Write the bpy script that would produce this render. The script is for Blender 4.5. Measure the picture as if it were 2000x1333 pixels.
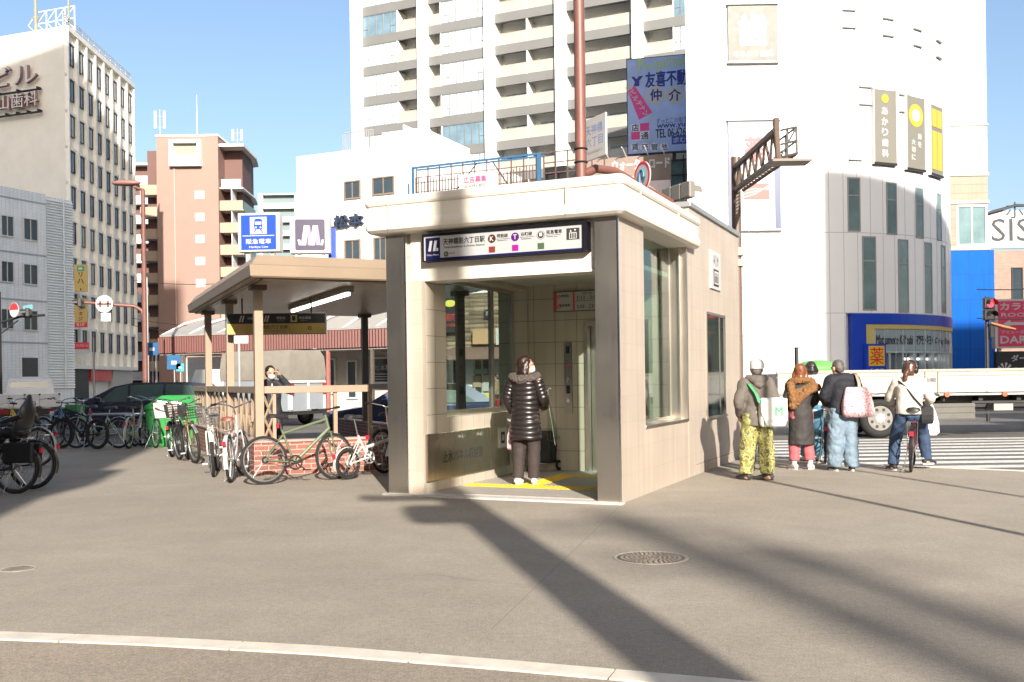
import bpy, math, random
from math import sin, cos, pi, radians, sqrt, atan2
from mathutils import Vector, Matrix, noise
random.seed(7)
S = bpy.context.scene
COL = S.collection
for o in list(bpy.data.objects): bpy.data.objects.remove(o)

# ---------------------------------------------------------------- camera
CAM_H, FPX, ROLL, SHIFT = 1.40, 1944.0, 0.0131, 75.0
cd = bpy.data.cameras.new('camera'); cam = bpy.data.objects.new('camera', cd); COL.objects.link(cam)
cam.location = (0, 0, CAM_H)
cam.rotation_euler = (Matrix.Rotation(pi/2, 3, 'X') @ Matrix.Rotation(-ROLL, 3, 'Z')).to_euler()
cd.sensor_width = 36; cd.lens = FPX*36/2000; cd.shift_y = SHIFT/2000; cd.clip_start = 0.1; cd.clip_end = 3000
S.camera = cam
# ---------------------------------------------------------------- light
SUN_AZ, SUN_EL = 12.2, 24.0            # degrees: azimuth behind the camera, towards the right
w = bpy.data.worlds.new('World'); S.world = w; w.use_nodes = True
nt = w.node_tree; bg = nt.nodes['Background']; sky = nt.nodes.new('ShaderNodeTexSky')
sky.sky_type = 'NISHITA'; sky.sun_disc = False; sky.sun_elevation = radians(SUN_EL); sky.sun_rotation = radians(180-SUN_AZ)
sky.air_density = 1.0; sky.dust_density = 3.0; sky.ozone_density = 1.8
nt.links.new(sky.outputs[0], bg.inputs[0]); bg.inputs[1].default_value = 0.095
sl = bpy.data.lights.new('sun', 'SUN'); sun = bpy.data.objects.new('sun', sl); COL.objects.link(sun)
sl.energy = 4.8; sl.angle = radians(0.5); sl.color = (1, 0.93, 0.83)
sd = Vector((sin(radians(SUN_AZ))*cos(radians(SUN_EL)), -cos(radians(SUN_AZ))*cos(radians(SUN_EL)), sin(radians(SUN_EL))))
sun.rotation_euler = sd.to_track_quat('Z', 'Y').to_euler(); sun.location = (10, -30, 40)
vs = S.view_settings; vs.view_transform = 'Standard'; vs.look = 'None'; vs.exposure = 1.25; vs.gamma = 1; vs.use_curve_mapping = False
S.cycles.max_bounces = 8; S.cycles.transparent_max_bounces = 12

# ---------------------------------------------------------------- helpers
def ray(x, y):
    u = x-1000; v = y-666.5-SHIFT
    return ((u-ROLL*v)/FPX, 1.0, -(v+ROLL*u)/FPX)
def at(x, y, Y):                        # where the line of sight of a photo pixel reaches distance Y
    d = ray(x, y); return Vector((d[0]*Y, Y, CAM_H+d[2]*Y))
def gnd(x, y, z=0.0):
    d = ray(x, y); t = (z-CAM_H)/d[2]; return Vector((d[0]*t, t, z))

def onface(o, rz, px, py, off=0.0):       # where a line of sight meets the upright plane through o (turned rz): along-plane x and height
    d = ray(px, py); c, s_ = cos(rz), sin(rz)
    oy = -(0-o[0])*s_ + (0-o[1])*c; ox = (0-o[0])*c + (0-o[1])*s_
    dx = d[0]*c + d[1]*s_; dy = -d[0]*s_ + d[1]*c; t = (off-oy)/dy
    return ox+t*dx, CAM_H+t*d[2]
def hexc(h):
    h = h.lstrip('#'); r = [int(h[i:i+2], 16)/255 for i in (0, 2, 4)]
    return tuple(((c+0.055)/1.055)**2.4 if c > 0.04045 else c/12.92 for c in r)
MATS = {}
def mat(name, col, rough=0.6, metal=0.0, var=0.12, scale=3.0, bump=0.0, bscale=60.0, spec=0.5, dirt=0.0, coat=0.0, emit=0.0):
    if name in MATS: return MATS[name]
    if isinstance(col, str): col = hexc(col)
    m = bpy.data.materials.new(name); m.use_nodes = True; n = m.node_tree.nodes; L = m.node_tree.links
    b = n['Principled BSDF']; b.inputs['Roughness'].default_value = rough; b.inputs['Metallic'].default_value = metal
    b.inputs['Specular IOR Level'].default_value = spec; b.inputs['Coat Weight'].default_value = coat
    b.inputs['Base Color'].default_value = (*col, 1)
    tc = n.new('ShaderNodeTexCoord')
    if var > 0:
        no = n.new('ShaderNodeTexNoise'); no.inputs['Scale'].default_value = scale; no.inputs['Detail'].default_value = 6; no.inputs['Roughness'].default_value = 0.65
        L.new(tc.outputs['Object'], no.inputs['Vector'])
        mr = n.new('ShaderNodeMapRange'); mr.inputs['From Min'].default_value = 0.3; mr.inputs['From Max'].default_value = 0.7
        mr.inputs['To Min'].default_value = 1-var; mr.inputs['To Max'].default_value = 1+var*0.6
        L.new(no.outputs['Fac'], mr.inputs['Value'])
        mx = n.new('ShaderNodeVectorMath'); mx.operation = 'SCALE'; mx.inputs[0].default_value = col
        L.new(mr.outputs[0], mx.inputs['Scale']); L.new(mx.outputs[0], b.inputs['Base Color'])
        mr2 = n.new('ShaderNodeMapRange'); mr2.inputs['To Min'].default_value = max(0, rough-0.08); mr2.inputs['To Max'].default_value = min(1, rough+0.08)
        L.new(no.outputs['Fac'], mr2.inputs['Value']); L.new(mr2.outputs[0], b.inputs['Roughness'])
    if bump > 0:
        nb = n.new('ShaderNodeTexNoise'); nb.inputs['Scale'].default_value = bscale; nb.inputs['Detail'].default_value = 4
        L.new(tc.outputs['Object'], nb.inputs['Vector'])
        bp = n.new('ShaderNodeBump'); bp.inputs['Strength'].default_value = bump; bp.inputs['Distance'].default_value = 0.02
        L.new(nb.outputs['Fac'], bp.inputs['Height']); L.new(bp.outputs[0], b.inputs['Normal'])
    if emit > 0:
        b.inputs['Emission Color'].default_value = (*col, 1); b.inputs['Emission Strength'].default_value = emit
    MATS[name] = m; return m
def brick_mat(name, col, mortar, bw, bh, axis='x', ms=0.004, offset=0.0, var=0.1, rough=0.5, bump=0.3, noise_amt=0.12):
    """surface set with tiles / bricks, laid out in the object's own coordinates"""
    if name in MATS: return MATS[name]
    if isinstance(col, str): col = hexc(col)
    if isinstance(mortar, str): mortar = hexc(mortar)
    m = bpy.data.materials.new(name); m.use_nodes = True; n = m.node_tree.nodes; L = m.node_tree.links; b = n['Principled BSDF']
    b.inputs['Roughness'].default_value = rough
    tc = n.new('ShaderNodeTexCoord'); sp = n.new('ShaderNodeSeparateXYZ'); L.new(tc.outputs['Object'], sp.inputs[0])
    cb = n.new('ShaderNodeCombineXYZ')
    if axis == 'xy':
        ad = n.new('ShaderNodeMath'); ad.operation = 'ADD'; L.new(sp.outputs['X'], ad.inputs[0]); L.new(sp.outputs['Y'], ad.inputs[1]); L.new(ad.outputs[0], cb.inputs['X'])
    else: L.new(sp.outputs[axis.upper()], cb.inputs['X'])
    L.new(sp.outputs['Z'], cb.inputs['Y'])
    br = n.new('ShaderNodeTexBrick'); br.offset = offset; br.inputs['Scale'].default_value = 1
    br.inputs['Brick Width'].default_value = bw; br.inputs['Row Height'].default_value = bh; br.inputs['Mortar Size'].default_value = ms
    br.inputs['Mortar Smooth'].default_value = 0.1; br.inputs['Bias'].default_value = 0
    br.inputs['Color1'].default_value = (*[c*(1-var) for c in col], 1); br.inputs['Color2'].default_value = (*[min(1, c*(1+var*0.7)) for c in col], 1)
    br.inputs['Mortar'].default_value = (*mortar, 1)
    L.new(cb.outputs[0], br.inputs['Vector'])
    no = n.new('ShaderNodeTexNoise'); no.inputs['Scale'].default_value = 1.3; no.inputs['Detail'].default_value = 7; L.new(tc.outputs['Object'], no.inputs['Vector'])
    mr = n.new('ShaderNodeMapRange'); mr.inputs['From Min'].default_value = 0.3; mr.inputs['From Max'].default_value = 0.7; mr.inputs['To Min'].default_value = 1-noise_amt; mr.inputs['To Max'].default_value = 1+noise_amt*0.5
    L.new(no.outputs['Fac'], mr.inputs['Value'])
    mp = n.new('ShaderNodeMapping'); mp.inputs['Scale'].default_value = (7,7,0.35); L.new(tc.outputs['Object'], mp.inputs[0]); ns = n.new('ShaderNodeTexNoise'); ns.inputs['Scale'].default_value = 1; ns.inputs['Detail'].default_value = 5; L.new(mp.outputs[0], ns.inputs['Vector'])
    ms_ = n.new('ShaderNodeMapRange'); ms_.inputs['From Min'].default_value = 0.35; ms_.inputs['From Max'].default_value = 0.7; ms_.inputs['To Min'].default_value = 1.03; ms_.inputs['To Max'].default_value = 0.88; L.new(ns.outputs['Fac'], ms_.inputs[0])
    mu = n.new('ShaderNodeMath'); mu.operation = 'MULTIPLY'; L.new(mr.outputs[0], mu.inputs[0]); L.new(ms_.outputs[0], mu.inputs[1])
    sc = n.new('ShaderNodeVectorMath'); sc.operation = 'SCALE'; L.new(br.outputs['Color'], sc.inputs[0]); L.new(mu.outputs[0], sc.inputs['Scale']); L.new(sc.outputs[0], b.inputs['Base Color'])
    bp = n.new('ShaderNodeBump'); bp.invert = True; bp.inputs['Strength'].default_value = bump; bp.inputs['Distance'].default_value = 0.01
    L.new(br.outputs['Fac'], bp.inputs['Height']); L.new(bp.outputs[0], b.inputs['Normal'])
    MATS[name] = m; return m
def glass_mat(name, tint=(0.85, 0.93, 0.9), refl=1.0, ior=1.5):
    if name in MATS: return MATS[name]
    m = bpy.data.materials.new(name); m.use_nodes = True; n = m.node_tree.nodes; L = m.node_tree.links
    n.remove(n['Principled BSDF']); out = n['Material Output']
    t = n.new('ShaderNodeBsdfTransparent'); t.inputs[0].default_value = (*tint, 1)
    g = n.new('ShaderNodeBsdfGlossy'); g.inputs['Roughness'].default_value = 0.02
    lw = n.new('ShaderNodeLayerWeight'); pw = n.new('ShaderNodeMath'); pw.operation = 'POWER'; pw.inputs[1].default_value = 4; L.new(lw.outputs['Facing'], pw.inputs[0])
    f = n.new('ShaderNodeMath'); f.operation = 'MULTIPLY_ADD'; f.inputs[1].default_value = 0.8*refl; f.inputs[2].default_value = 0.05*refl; L.new(pw.outputs[0], f.inputs[0])
    mx = n.new('ShaderNodeMixShader'); L.new(f.outputs[0], mx.inputs[0]); L.new(t.outputs[0], mx.inputs[1]); L.new(g.outputs[0], mx.inputs[2]); L.new(mx.outputs[0], out.inputs[0])
    MATS[name] = m; return m
def steel_mat(name, col=(0.52, 0.50, 0.47), rough=0.32):
    if name in MATS: return MATS[name]
    m = mat(name, col, rough, 1.0, 0, 1); n = m.node_tree.nodes; L = m.node_tree.links; b = n['Principled BSDF']
    tc = n.new('ShaderNodeTexCoord'); mp = n.new('ShaderNodeMapping'); mp.inputs['Scale'].default_value = (300, 300, 0.9)
    no = n.new('ShaderNodeTexNoise'); no.inputs['Scale'].default_value = 1; no.inputs['Detail'].default_value = 3
    L.new(tc.outputs['Object'], mp.inputs[0]); L.new(mp.outputs[0], no.inputs['Vector'])
    n2 = n.new('ShaderNodeTexNoise'); n2.inputs['Scale'].default_value = 1.4; n2.inputs['Detail'].default_value = 5; L.new(tc.outputs['Object'], n2.inputs['Vector'])
    ad = n.new('ShaderNodeMath'); ad.operation = 'ADD'; L.new(no.outputs['Fac'], ad.inputs[0]); L.new(n2.outputs['Fac'], ad.inputs[1])
    mr = n.new('ShaderNodeMapRange'); mr.inputs['From Min'].default_value = 0.6; mr.inputs['From Max'].default_value = 1.4; mr.inputs['To Min'].default_value = rough-0.05; mr.inputs['To Max'].default_value = rough+0.07
    L.new(ad.outputs[0], mr.inputs[0]); L.new(mr.outputs[0], b.inputs['Roughness'])
    b.inputs['Anisotropic'].default_value = 0.3
    return m

class MB:
    """collects shapes and links them as one mesh object"""
    def __init__(s): s.v = []; s.f = []; s.T = None; s.k = []
    def add(s, vs, fs):
        k = len(s.v); s.k.append((k, len(s.f)))
        if s.T is not None: vs = [tuple(s.T @ Vector(p)) for p in vs]
        s.v += [tuple(p) for p in vs]; s.f += [tuple(i+k for i in f) for f in fs]; return s
    def box(s, x0, x1, y0, y1, z0, z1):
        return s.add([(x0,y0,z0),(x1,y0,z0),(x1,y1,z0),(x0,y1,z0),(x0,y0,z1),(x1,y0,z1),(x1,y1,z1),(x0,y1,z1)],
                     [(3,2,1,0),(4,5,6,7),(0,1,5,4),(1,2,6,5),(2,3,7,6),(3,0,4,7)])
    def cbox(s, c, d, rz=0.0, rx=0.0, ry=0.0):
        R = Matrix.Rotation(rz,3,'Z') @ Matrix.Rotation(ry,3,'Y') @ Matrix.Rotation(rx,3,'X'); c = Vector(c)
        vs = [c + R @ Vector((d[0]*a/2, d[1]*b/2, d[2]*e/2)) for e in (-1,1) for a,b in ((-1,-1),(1,-1),(1,1),(-1,1))]
        return s.add(vs, [(3,2,1,0),(4,5,6,7),(0,1,5,4),(1,2,6,5),(2,3,7,6),(3,0,4,7)])
    def poly(s, pts): return s.add(pts, [tuple(range(len(pts)))])
    def prism(s, pts, z0, z1):
        n = len(pts); a = sum(pts[i][0]*pts[(i+1)%n][1]-pts[(i+1)%n][0]*pts[i][1] for i in range(n))
        if a < 0: pts = pts[::-1]
        return s.add([(p[0],p[1],z0) for p in pts]+[(p[0],p[1],z1) for p in pts],
                     [tuple(range(n))[::-1], tuple(range(n,2*n))]+[(i,(i+1)%n,n+(i+1)%n,n+i) for i in range(n)])
    def xprism(s, pts, y0, y1):           # outline in x, z pushed through y
        n = len(pts)
        a = sum(pts[i][0]*pts[(i+1)%n][1]-pts[(i+1)%n][0]*pts[i][1] for i in range(n))
        if a < 0: pts = pts[::-1]
        return s.add([(p[0],y0,p[1]) for p in pts]+[(p[0],y1,p[1]) for p in pts],
                     [tuple(range(n)), tuple(range(n,2*n))[::-1]]+[((i+1)%n,i,n+i,n+(i+1)%n) for i in range(n)])
    def loft(s, rings, cap=True, close=True):
        n = len(rings[0]); vs = [p for r in rings for p in r]; fs = []
        for k in range(len(rings)-1):
            for i in range(n if close else n-1):
                j = (i+1)%n; fs.append((k*n+i, k*n+j, (k+1)*n+j, (k+1)*n+i))
        if cap: fs += [tuple(range(n))[::-1], tuple(range((len(rings)-1)*n, len(rings)*n))]
        return s.add(vs, fs)
    def tube(s, pts, r, seg=8, cap=True, flat=1.0):
        pts = [Vector(p) for p in pts]; rs = r if isinstance(r, (list, tuple)) else [r]*len(pts); rings = []; up = None
        for i, p in enumerate(pts):
            t = (pts[min(i+1,len(pts)-1)]-pts[max(i-1,0)]).normalized()
            if up is None: up = Vector((0,0,1)) if abs(t.z) < 0.9 else Vector((1,0,0))
            a = (up - t*up.dot(t))
            if a.length < 1e-5: a = t.orthogonal()
            a.normalize(); b = t.cross(a); up = a
            rings.append([p + a*cos(2*pi*k/seg)*rs[i]*flat + b*sin(2*pi*k/seg)*rs[i] for k in range(seg)])
        return s.loft(rings, cap)
    def cyl(s, p0, p1, r0, r1=None, seg=16): return s.tube([p0, p1], [r0, r0 if r1 is None else r1], seg)
    def limb(s, pts, rs, seg=14, sub=4, flat=1.0):
        P = [Vector(p) for p in pts]; out = []; ro = []
        for i in range(len(P)-1):
            p0 = P[max(i-1,0)]; p1 = P[i]; p2 = P[i+1]; p3 = P[min(i+2,len(P)-1)]
            for k in range(sub):
                t = k/sub; out.append(0.5*((2*p1)+(p2-p0)*t+(2*p0-5*p1+4*p2-p3)*t*t+(3*p1-p0-3*p2+p3)*t**3)); q = t*t*(3-2*t); ro.append(rs[i]*(1-q)+rs[i+1]*q)
        out.append(P[-1]); ro.append(rs[-1])
        d0 = (out[0]-out[1]).normalized(); d1 = (out[-1]-out[-2]).normalized()
        pre = [out[0]+d0*ro[0]*sin(a) for a in (1.4, 1.0, 0.5)]; prr = [ro[0]*cos(a) for a in (1.4, 1.0, 0.5)]
        post = [out[-1]+d1*ro[-1]*sin(a) for a in (0.5, 1.0, 1.4)]; por = [ro[-1]*cos(a) for a in (0.5, 1.0, 1.4)]
        return s.tube(pre+out+post, prr+ro+por, seg, True, flat)
    def ell(s, c, r, seg=18, rings=12, R=None):
        c = Vector(c); L = []
        for i in range(1, rings):
            a = pi*i/rings
            L.append([c + (R @ Vector((r[0]*sin(a)*cos(2*pi*k/seg), r[1]*sin(a)*sin(2*pi*k/seg), -r[2]*cos(a))) if R else Vector((r[0]*sin(a)*cos(2*pi*k/seg), r[1]*sin(a)*sin(2*pi*k/seg), -r[2]*cos(a)))) for k in range(seg)])
        return s.loft(L)
    def torus(s, c, R, r, axis='y', seg=36, mseg=8, flat=1.0):
        c = Vector(c); rings = []
        for i in range(seg):
            a = 2*pi*i/seg; ring = []
            for k in range(mseg):
                b = 2*pi*k/mseg; q = R+r*cos(b); h = r*sin(b)*flat
                p = {'y': (q*cos(a), h, q*sin(a)), 'z': (q*cos(a), q*sin(a), h), 'x': (h, q*cos(a), q*sin(a))}[axis]
                ring.append(c+Vector(p))
            rings.append(ring)
        rings.append(rings[0]); return s.loft(rings, False)
    def disc(s, c, r, axis='y', t=0.002, seg=28):
        c = Vector(c); d = Vector({'y': (0,1,0), 'z': (0,0,1), 'x': (1,0,0)}[axis])*t
        return s.cyl(c-d, c+d, r, r, seg)
    def text(s, body, x, z, h, y=0.0, width=None, ext=0.0, bold=0.0, align='CENTER', vert=False, shear=0.0, plane='xz'):
        if vert: body = '\n'.join(body)
        cu = bpy.data.curves.new('lettering', 'FONT'); cu.body = body; cu.size = 1; cu.align_x = align; cu.extrude = ext; cu.shear = shear; cu.resolution_u = 2
        if vert: cu.space_line = 0.86
        o = bpy.data.objects.new('lettering', cu); COL.objects.link(o); dg = bpy.context.evaluated_depsgraph_get()
        me = bpy.data.meshes.new_from_object(o.evaluated_get(dg)); bpy.data.objects.remove(o); bpy.data.curves.remove(cu)
        V = [v.co.copy() for v in me.vertices]; F = [tuple(p.vertices) for p in me.polygons]; bpy.data.meshes.remove(me)
        if not V: return s
        x0 = min(v.x for v in V); x1 = max(v.x for v in V); y0 = min(v.y for v in V); y1 = max(v.y for v in V)
        ky = h/max(1e-6, y1-y0); kx = width/max(1e-6, x1-x0) if width else ky
        ax = {'CENTER': (x0+x1)/2, 'LEFT': x0, 'RIGHT': x1}[align]
        b_ = min(bold,0.035)*h*(1.0/max(1,len(body.split('\n')))); e_ = 0.0006+h*0.0006        # heavier strokes: the glyphs again, nudged sideways
        for i,(dx,dz) in enumerate(((0,0),(b_,0),(-b_,0),(0,b_),(0,-b_)) if bold else ((0,0),)):
            s.add([(x+dx+(v.x-ax)*kx, y-v.z+i*e_*0.25, z+dz+(v.y-y0)*ky) for v in V], F)
        return s
    def mesh(s, name, m, smooth=False):
        me = bpy.data.meshes.new(name); me.from_pydata(s.v, [], s.f); me.materials.append(m)
        if smooth:
            me.polygons.foreach_set('use_smooth', [True]*len(me.polygons))
            try: me.set_sharp_from_angle(angle=radians(42 if smooth is True else smooth))
            except Exception: pass
        me.update(); return me
    def each(s, name, m, parent=None, smooth=False, bevel=0):      # every piece an object of its own
        e = s.k+[(len(s.v),len(s.f))]; out = []
        for (a,fa),(b,fb) in zip(e,e[1:]):
            q = MB(); q.v = s.v[a:b]; q.f = [tuple(i-a for i in f) for f in s.f[fa:fb]]; out.append(q.build(name, m, parent, smooth, bevel=bevel))
        return out
    def build(s, name, m, parent=None, smooth=False, loc=None, bevel=0, rz=None, label=None):
        o = bpy.data.objects.new(name, s.mesh(name, m, smooth)); COL.objects.link(o)
        if parent is not None: o.parent = parent
        if loc: o.location = loc
        if rz is not None: o.rotation_euler = (0,0,rz)
        if label: o['label'] = label
        if bevel:
            b = o.modifiers.new('bevel', 'BEVEL'); b.width = bevel; b.segments = 2; b.limit_method = 'ANGLE'; b.angle_limit = radians(40)
        return o
def tag(o, label, cat, group=None):
    o['label'] = label; o['category'] = cat
    if group: o['group'] = group
    return o
def thing(name, label, cat, loc=(0,0,0), rz=0.0, group=None):
    o = bpy.data.objects.new(name, None); COL.objects.link(o); o.empty_display_size = 0.2
    o.location = loc; o.rotation_euler = (0,0,rz); return tag(o, label, cat, group)
def struct(o, kind='structure'): o['kind'] = kind; return o
def place(name, me, parent, loc=(0,0,0), rz=0.0):
    o = bpy.data.objects.new(name, me); COL.objects.link(o); o.parent = parent; o.location = loc; o.rotation_euler = (0,0,rz); return o
def copy_tree(o, parent=None):
    kids = [c for c in o.children]
    c = o.copy(); COL.objects.link(c)
    if parent is not None: c.parent = parent
    for k in kids: copy_tree(k, c)
    return c
def remesh(o, vox=0.01, smooth=6, disp=0.0, dscale=0.12):
    r = o.modifiers.new('remesh', 'REMESH'); r.mode = 'VOXEL'; r.voxel_size = vox; r.use_smooth_shade = True
    if disp:
        t = bpy.data.textures.new('folds', 'CLOUDS'); t.noise_scale = dscale; t.noise_depth = 2
        d = o.modifiers.new('folds', 'DISPLACE'); d.texture = t; d.strength = disp; d.mid_level = 0.5; d.texture_coords = 'LOCAL'
    if smooth:
        c = o.modifiers.new('smooth', 'SMOOTH'); c.iterations = smooth; c.factor = 0.5
    return o
WIN = {}; WRND = random.Random(11)
def window(parent, x, z, w_, h, y, frame, pane, mull=1, ft=0.06, bar=0, depth=0.08, inset=None):
    """a window part (frame) with its pane as sub-part, in the x-z plane of the parent facing -y; x, z = lower left"""
    k = (round(w_,3), round(h,3), mull, bar, frame.name, pane.name, depth)
    if k not in WIN:
        a = MB(); a.box(0,ft,-depth,0.02,0,h); a.box(w_-ft,w_,-depth,0.02,0,h); a.box(ft,w_-ft,-depth,0.02,0,ft); a.box(ft,w_-ft,-depth,0.02,h-ft,h)
        for i in range(mull): xm = w_*(i+1)/(mull+1); a.box(xm-ft*0.35,xm+ft*0.35,-depth*0.7,0.02,ft,h-ft)
        if bar: a.box(ft,w_-ft,-depth*0.6,0.02,h*bar-ft*0.35,h*bar+ft*0.35)
        p = MB(); p.box(ft*0.5,w_-ft*0.5,-0.02,0.01,ft*0.5,h-ft*0.5)
        WIN[k] = (a.mesh('window', frame), p.mesh('pane', pane))
    if pane is SKYGLASS and len(WIN[k]) == 2: q_ = WIN[k][1].copy(); q_.materials.clear(); q_.materials.append(mat('window_blind', (0.34,0.37,0.38), 0.15, 0, 0.2, 0.6)); WIN[k] += (q_,)
    alt = len(WIN[k]) == 3 and WRND.random() < 0.22
    o = place('window', WIN[k][0], parent, (x,y,z)); place('pane', WIN[k][2 if alt else 1], o)
    return o

asphalt_c = (0.268, 0.233, 0.188)
def asphalt(name, col, blotch=0.12):
    m = bpy.data.materials.new(name); m.use_nodes = True; n = m.node_tree.nodes; L = m.node_tree.links; b = n['Principled BSDF']; b.inputs['Roughness'].default_value = 0.88; b.inputs['Specular IOR Level'].default_value = 0.35
    tc = n.new('ShaderNodeTexCoord')
    def nz(scale, det, lo, hi, fl=0.35, fh=0.65, rough=0.6):
        no = n.new('ShaderNodeTexNoise'); no.inputs['Scale'].default_value = scale; no.inputs['Detail'].default_value = det; no.inputs['Roughness'].default_value = rough; L.new(tc.outputs['Object'], no.inputs['Vector'])
        mr = n.new('ShaderNodeMapRange'); mr.inputs['From Min'].default_value = fl; mr.inputs['From Max'].default_value = fh; mr.inputs['To Min'].default_value = lo; mr.inputs['To Max'].default_value = hi; L.new(no.outputs['Fac'], mr.inputs[0]); return mr.outputs[0], no
    a, _ = nz(0.45, 5, 1-blotch, 1+blotch*0.6); c, _ = nz(3.1, 6, 0.95, 1.04); g, gn = nz(95, 3, 0.55, 1.42, 0.3, 0.7, 0.85); g2, _ = nz(24, 4, 0.90, 1.09)
    vo = n.new('ShaderNodeTexVoronoi'); vo.inputs['Scale'].default_value = 1.1; L.new(tc.outputs['Object'], vo.inputs['Vector'])
    st = n.new('ShaderNodeMapRange'); st.inputs['From Min'].default_value = 0.0; st.inputs['From Max'].default_value = 0.035; st.inputs['To Min'].default_value = 0.72; st.inputs['To Max'].default_value = 1.0; L.new(vo.outputs['Distance'], st.inputs[0])
    def mul(p, q):
        k = n.new('ShaderNodeMath'); k.operation = 'MULTIPLY'; L.new(p, k.inputs[0]); L.new(q, k.inputs[1]); return k.outputs[0]
    f = mul(mul(mul(mul(a, c), g), g2), st.outputs[0])
    sc = n.new('ShaderNodeVectorMath'); sc.operation = 'SCALE'; sc.inputs[0].default_value = col; L.new(f, sc.inputs['Scale']); L.new(sc.outputs[0], b.inputs['Base Color'])
    bp = n.new('ShaderNodeBump'); bp.inputs['Strength'].default_value = 0.35; bp.inputs['Distance'].default_value = 0.006; L.new(gn.outputs['Fac'], bp.inputs['Height']); L.new(bp.outputs[0], b.inputs['Normal'])
    return m
M_PLAZA = asphalt('plaza_asphalt', asphalt_c); M_ROAD = asphalt('road_asphalt', (0.115, 0.108, 0.10), 0.2)
WHITE = mat('white_paint', (0.46,0.455,0.44), 0.45, var=0.05)
PALEW = mat('pale_wall', (0.72,0.71,0.68), 0.6, var=0.06, scale=0.4)
CHROME = mat('chrome', (0.75,0.75,0.75), 0.18, 1.0, 0)
STEEL = steel_mat('brushed_steel', (0.58,0.54,0.48), 0.3); ALU = mat('aluminium', (0.55,0.55,0.54), 0.4, 0.85, 0.05)
BLACK = mat('black_plastic', (0.009,0.009,0.010), 0.4, var=0.1); RUBBER = mat('rubber', (0.012,0.0115,0.011), 0.85, var=0.15)
DARK = mat('dark_metal', (0.022,0.021,0.022), 0.5, 0.3, 0.1); GREY = mat('grey_paint', (0.3,0.3,0.3), 0.5, 0.1, 0.1)
INK = mat('black_ink', (0.02,0.02,0.022), 0.6, var=0); NAVY = mat('navy_sign', (0.012,0.016,0.11), 0.4, var=0); RED = mat('red_paint', (0.62,0.03,0.04), 0.4, var=0.05)
BROWNPOLE = mat('brown_pole', (0.15,0.062,0.048), 0.5, 0.0, 0.18, 2.5, 0.1, 40); DGLASS = mat('dark_glass', (0.035,0.05,0.06), 0.06, 0, 0.25, 0.7, spec=0.8)
SKYGLASS = mat('window_glass', (0.075,0.13,0.20), 0.05, 0, 0.3, 0.5, spec=1.0); GLASS = glass_mat('clear_glass', (0.70,0.80,0.77)); FRAMEW = mat('window_frame', (0.62,0.62,0.6), 0.4, 0.2, 0.04)
# ================================================================ ground
gm = MB(); gm.poly([(-1500,-300,-0.1),(1500,-300,-0.1),(1500,2500,-0.1),(-1500,2500,-0.1)])
struct(gm.build('road', M_ROAD))
arc = [(-14,6.35),(-10,6.28),(-7.5,6.2),(-5.2,6.02),(-3.9,5.85),(-2.9,5.66),(-2.0,5.5),(-1.02,5.27),(-0.06,4.96),(0.89,4.63),(1.7,4.3),(2.6,3.85),(3.6,3.25),(4.8,2.4),(6.5,0.9)]
kr0 = gnd(1560,905); kr1 = gnd(2000,921)
far = [(6.5,0.9),(13,-4),(22,-4),(22,kr1.y-1.4),(kr1.x,kr1.y),(kr0.x+0.2,kr0.y),(3.7,17.6),(3.2,19.2),(1.6,21.4),(-1,22.6),(-4,23.1),(-8,23.0),(-14,23.1),(-26,23.4),(-40,12),(-40,6.5)]
pl = MB(); pl.prism(arc+far[1:], -0.3, 0.0); struct(pl.build('pavement', M_PLAZA))
near = [(-40,6.4)]+[(x,y-0.01) for x,y in arc]+[(13,-4.1),(13,-14),(-40,-14)]
nr = MB(); nr.prism(near, -0.3, -0.004); struct(nr.build('near_pavement', asphalt('near_asphalt', (0.255,0.212,0.165))))
# kerb stones laid flush along the arc, in lengths with joints
KERB = mat('kerb_stone', (0.56,0.50,0.42), 0.8, var=0.18, scale=6, bump=0.2, bscale=150)
import bisect
def along(pts, step, gap, wd, z0, z1, mb):
    P = [Vector((p[0],p[1],0)) for p in pts]; d = [0]
    for a,b in zip(P,P[1:]): d.append(d[-1]+(b-a).length)
    def q(s):
        i = min(max(bisect.bisect(d,s)-1,0),len(P)-2); t = (s-d[i])/(d[i+1]-d[i]); return P[i].lerp(P[i+1],t), (P[i+1]-P[i]).normalized()
    s0 = 0.35
    while s0+step < d[-1]:
        n = 4; ins = []; outs = []
        for k in range(n+1):
            p,t = q(s0+gap+(step-gap)*k/n); nn = Vector((-t.y,t.x,0)); ins.append(p+nn*0.0); outs.append(p-nn*wd)
        mb.prism([(p.x,p.y) for p in ins]+[(p.x,p.y) for p in reversed(outs)], z0, z1); s0 += step
kb = MB(); along([Vector((p[0],p[1]+0.0)) for p in arc], 1.02, 0.012, 0.15, -0.2, 0.005, kb); struct(kb.build('kerb_stones', KERB))
kf = MB(); along([(kr1.x+4,kr1.y-0.55),(kr1.x,kr1.y),(kr0.x+0.2,kr0.y),(3.7,17.6),(3.2,19.2),(1.6,21.4),(-1,22.6),(-4,23.1),(-8,23.0),(-14,23.1),(-26,23.4)], 1.0, 0.012, 0.16, -0.2, 0.006, kf); struct(kf.build('far_kerb', KERB))
# zebra crossing
zb = MB(); zw = mat('road_paint', (0.55,0.54,0.51), 0.75, var=0.4, scale=14)
for i in range(9):
    ya = 15.75+i*0.86; xl = 4.4+0.12*i; xr = 9.3+0.36*i - (0.25 if i%2 else 0)
    zb.box(xl, xr, ya, ya+0.43, -0.0955, -0.0945)
zb.box(6.2,14.5,14.95,15.3,-0.0955,-0.0945)
struct(zb.build('road_markings', zw))
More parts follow.
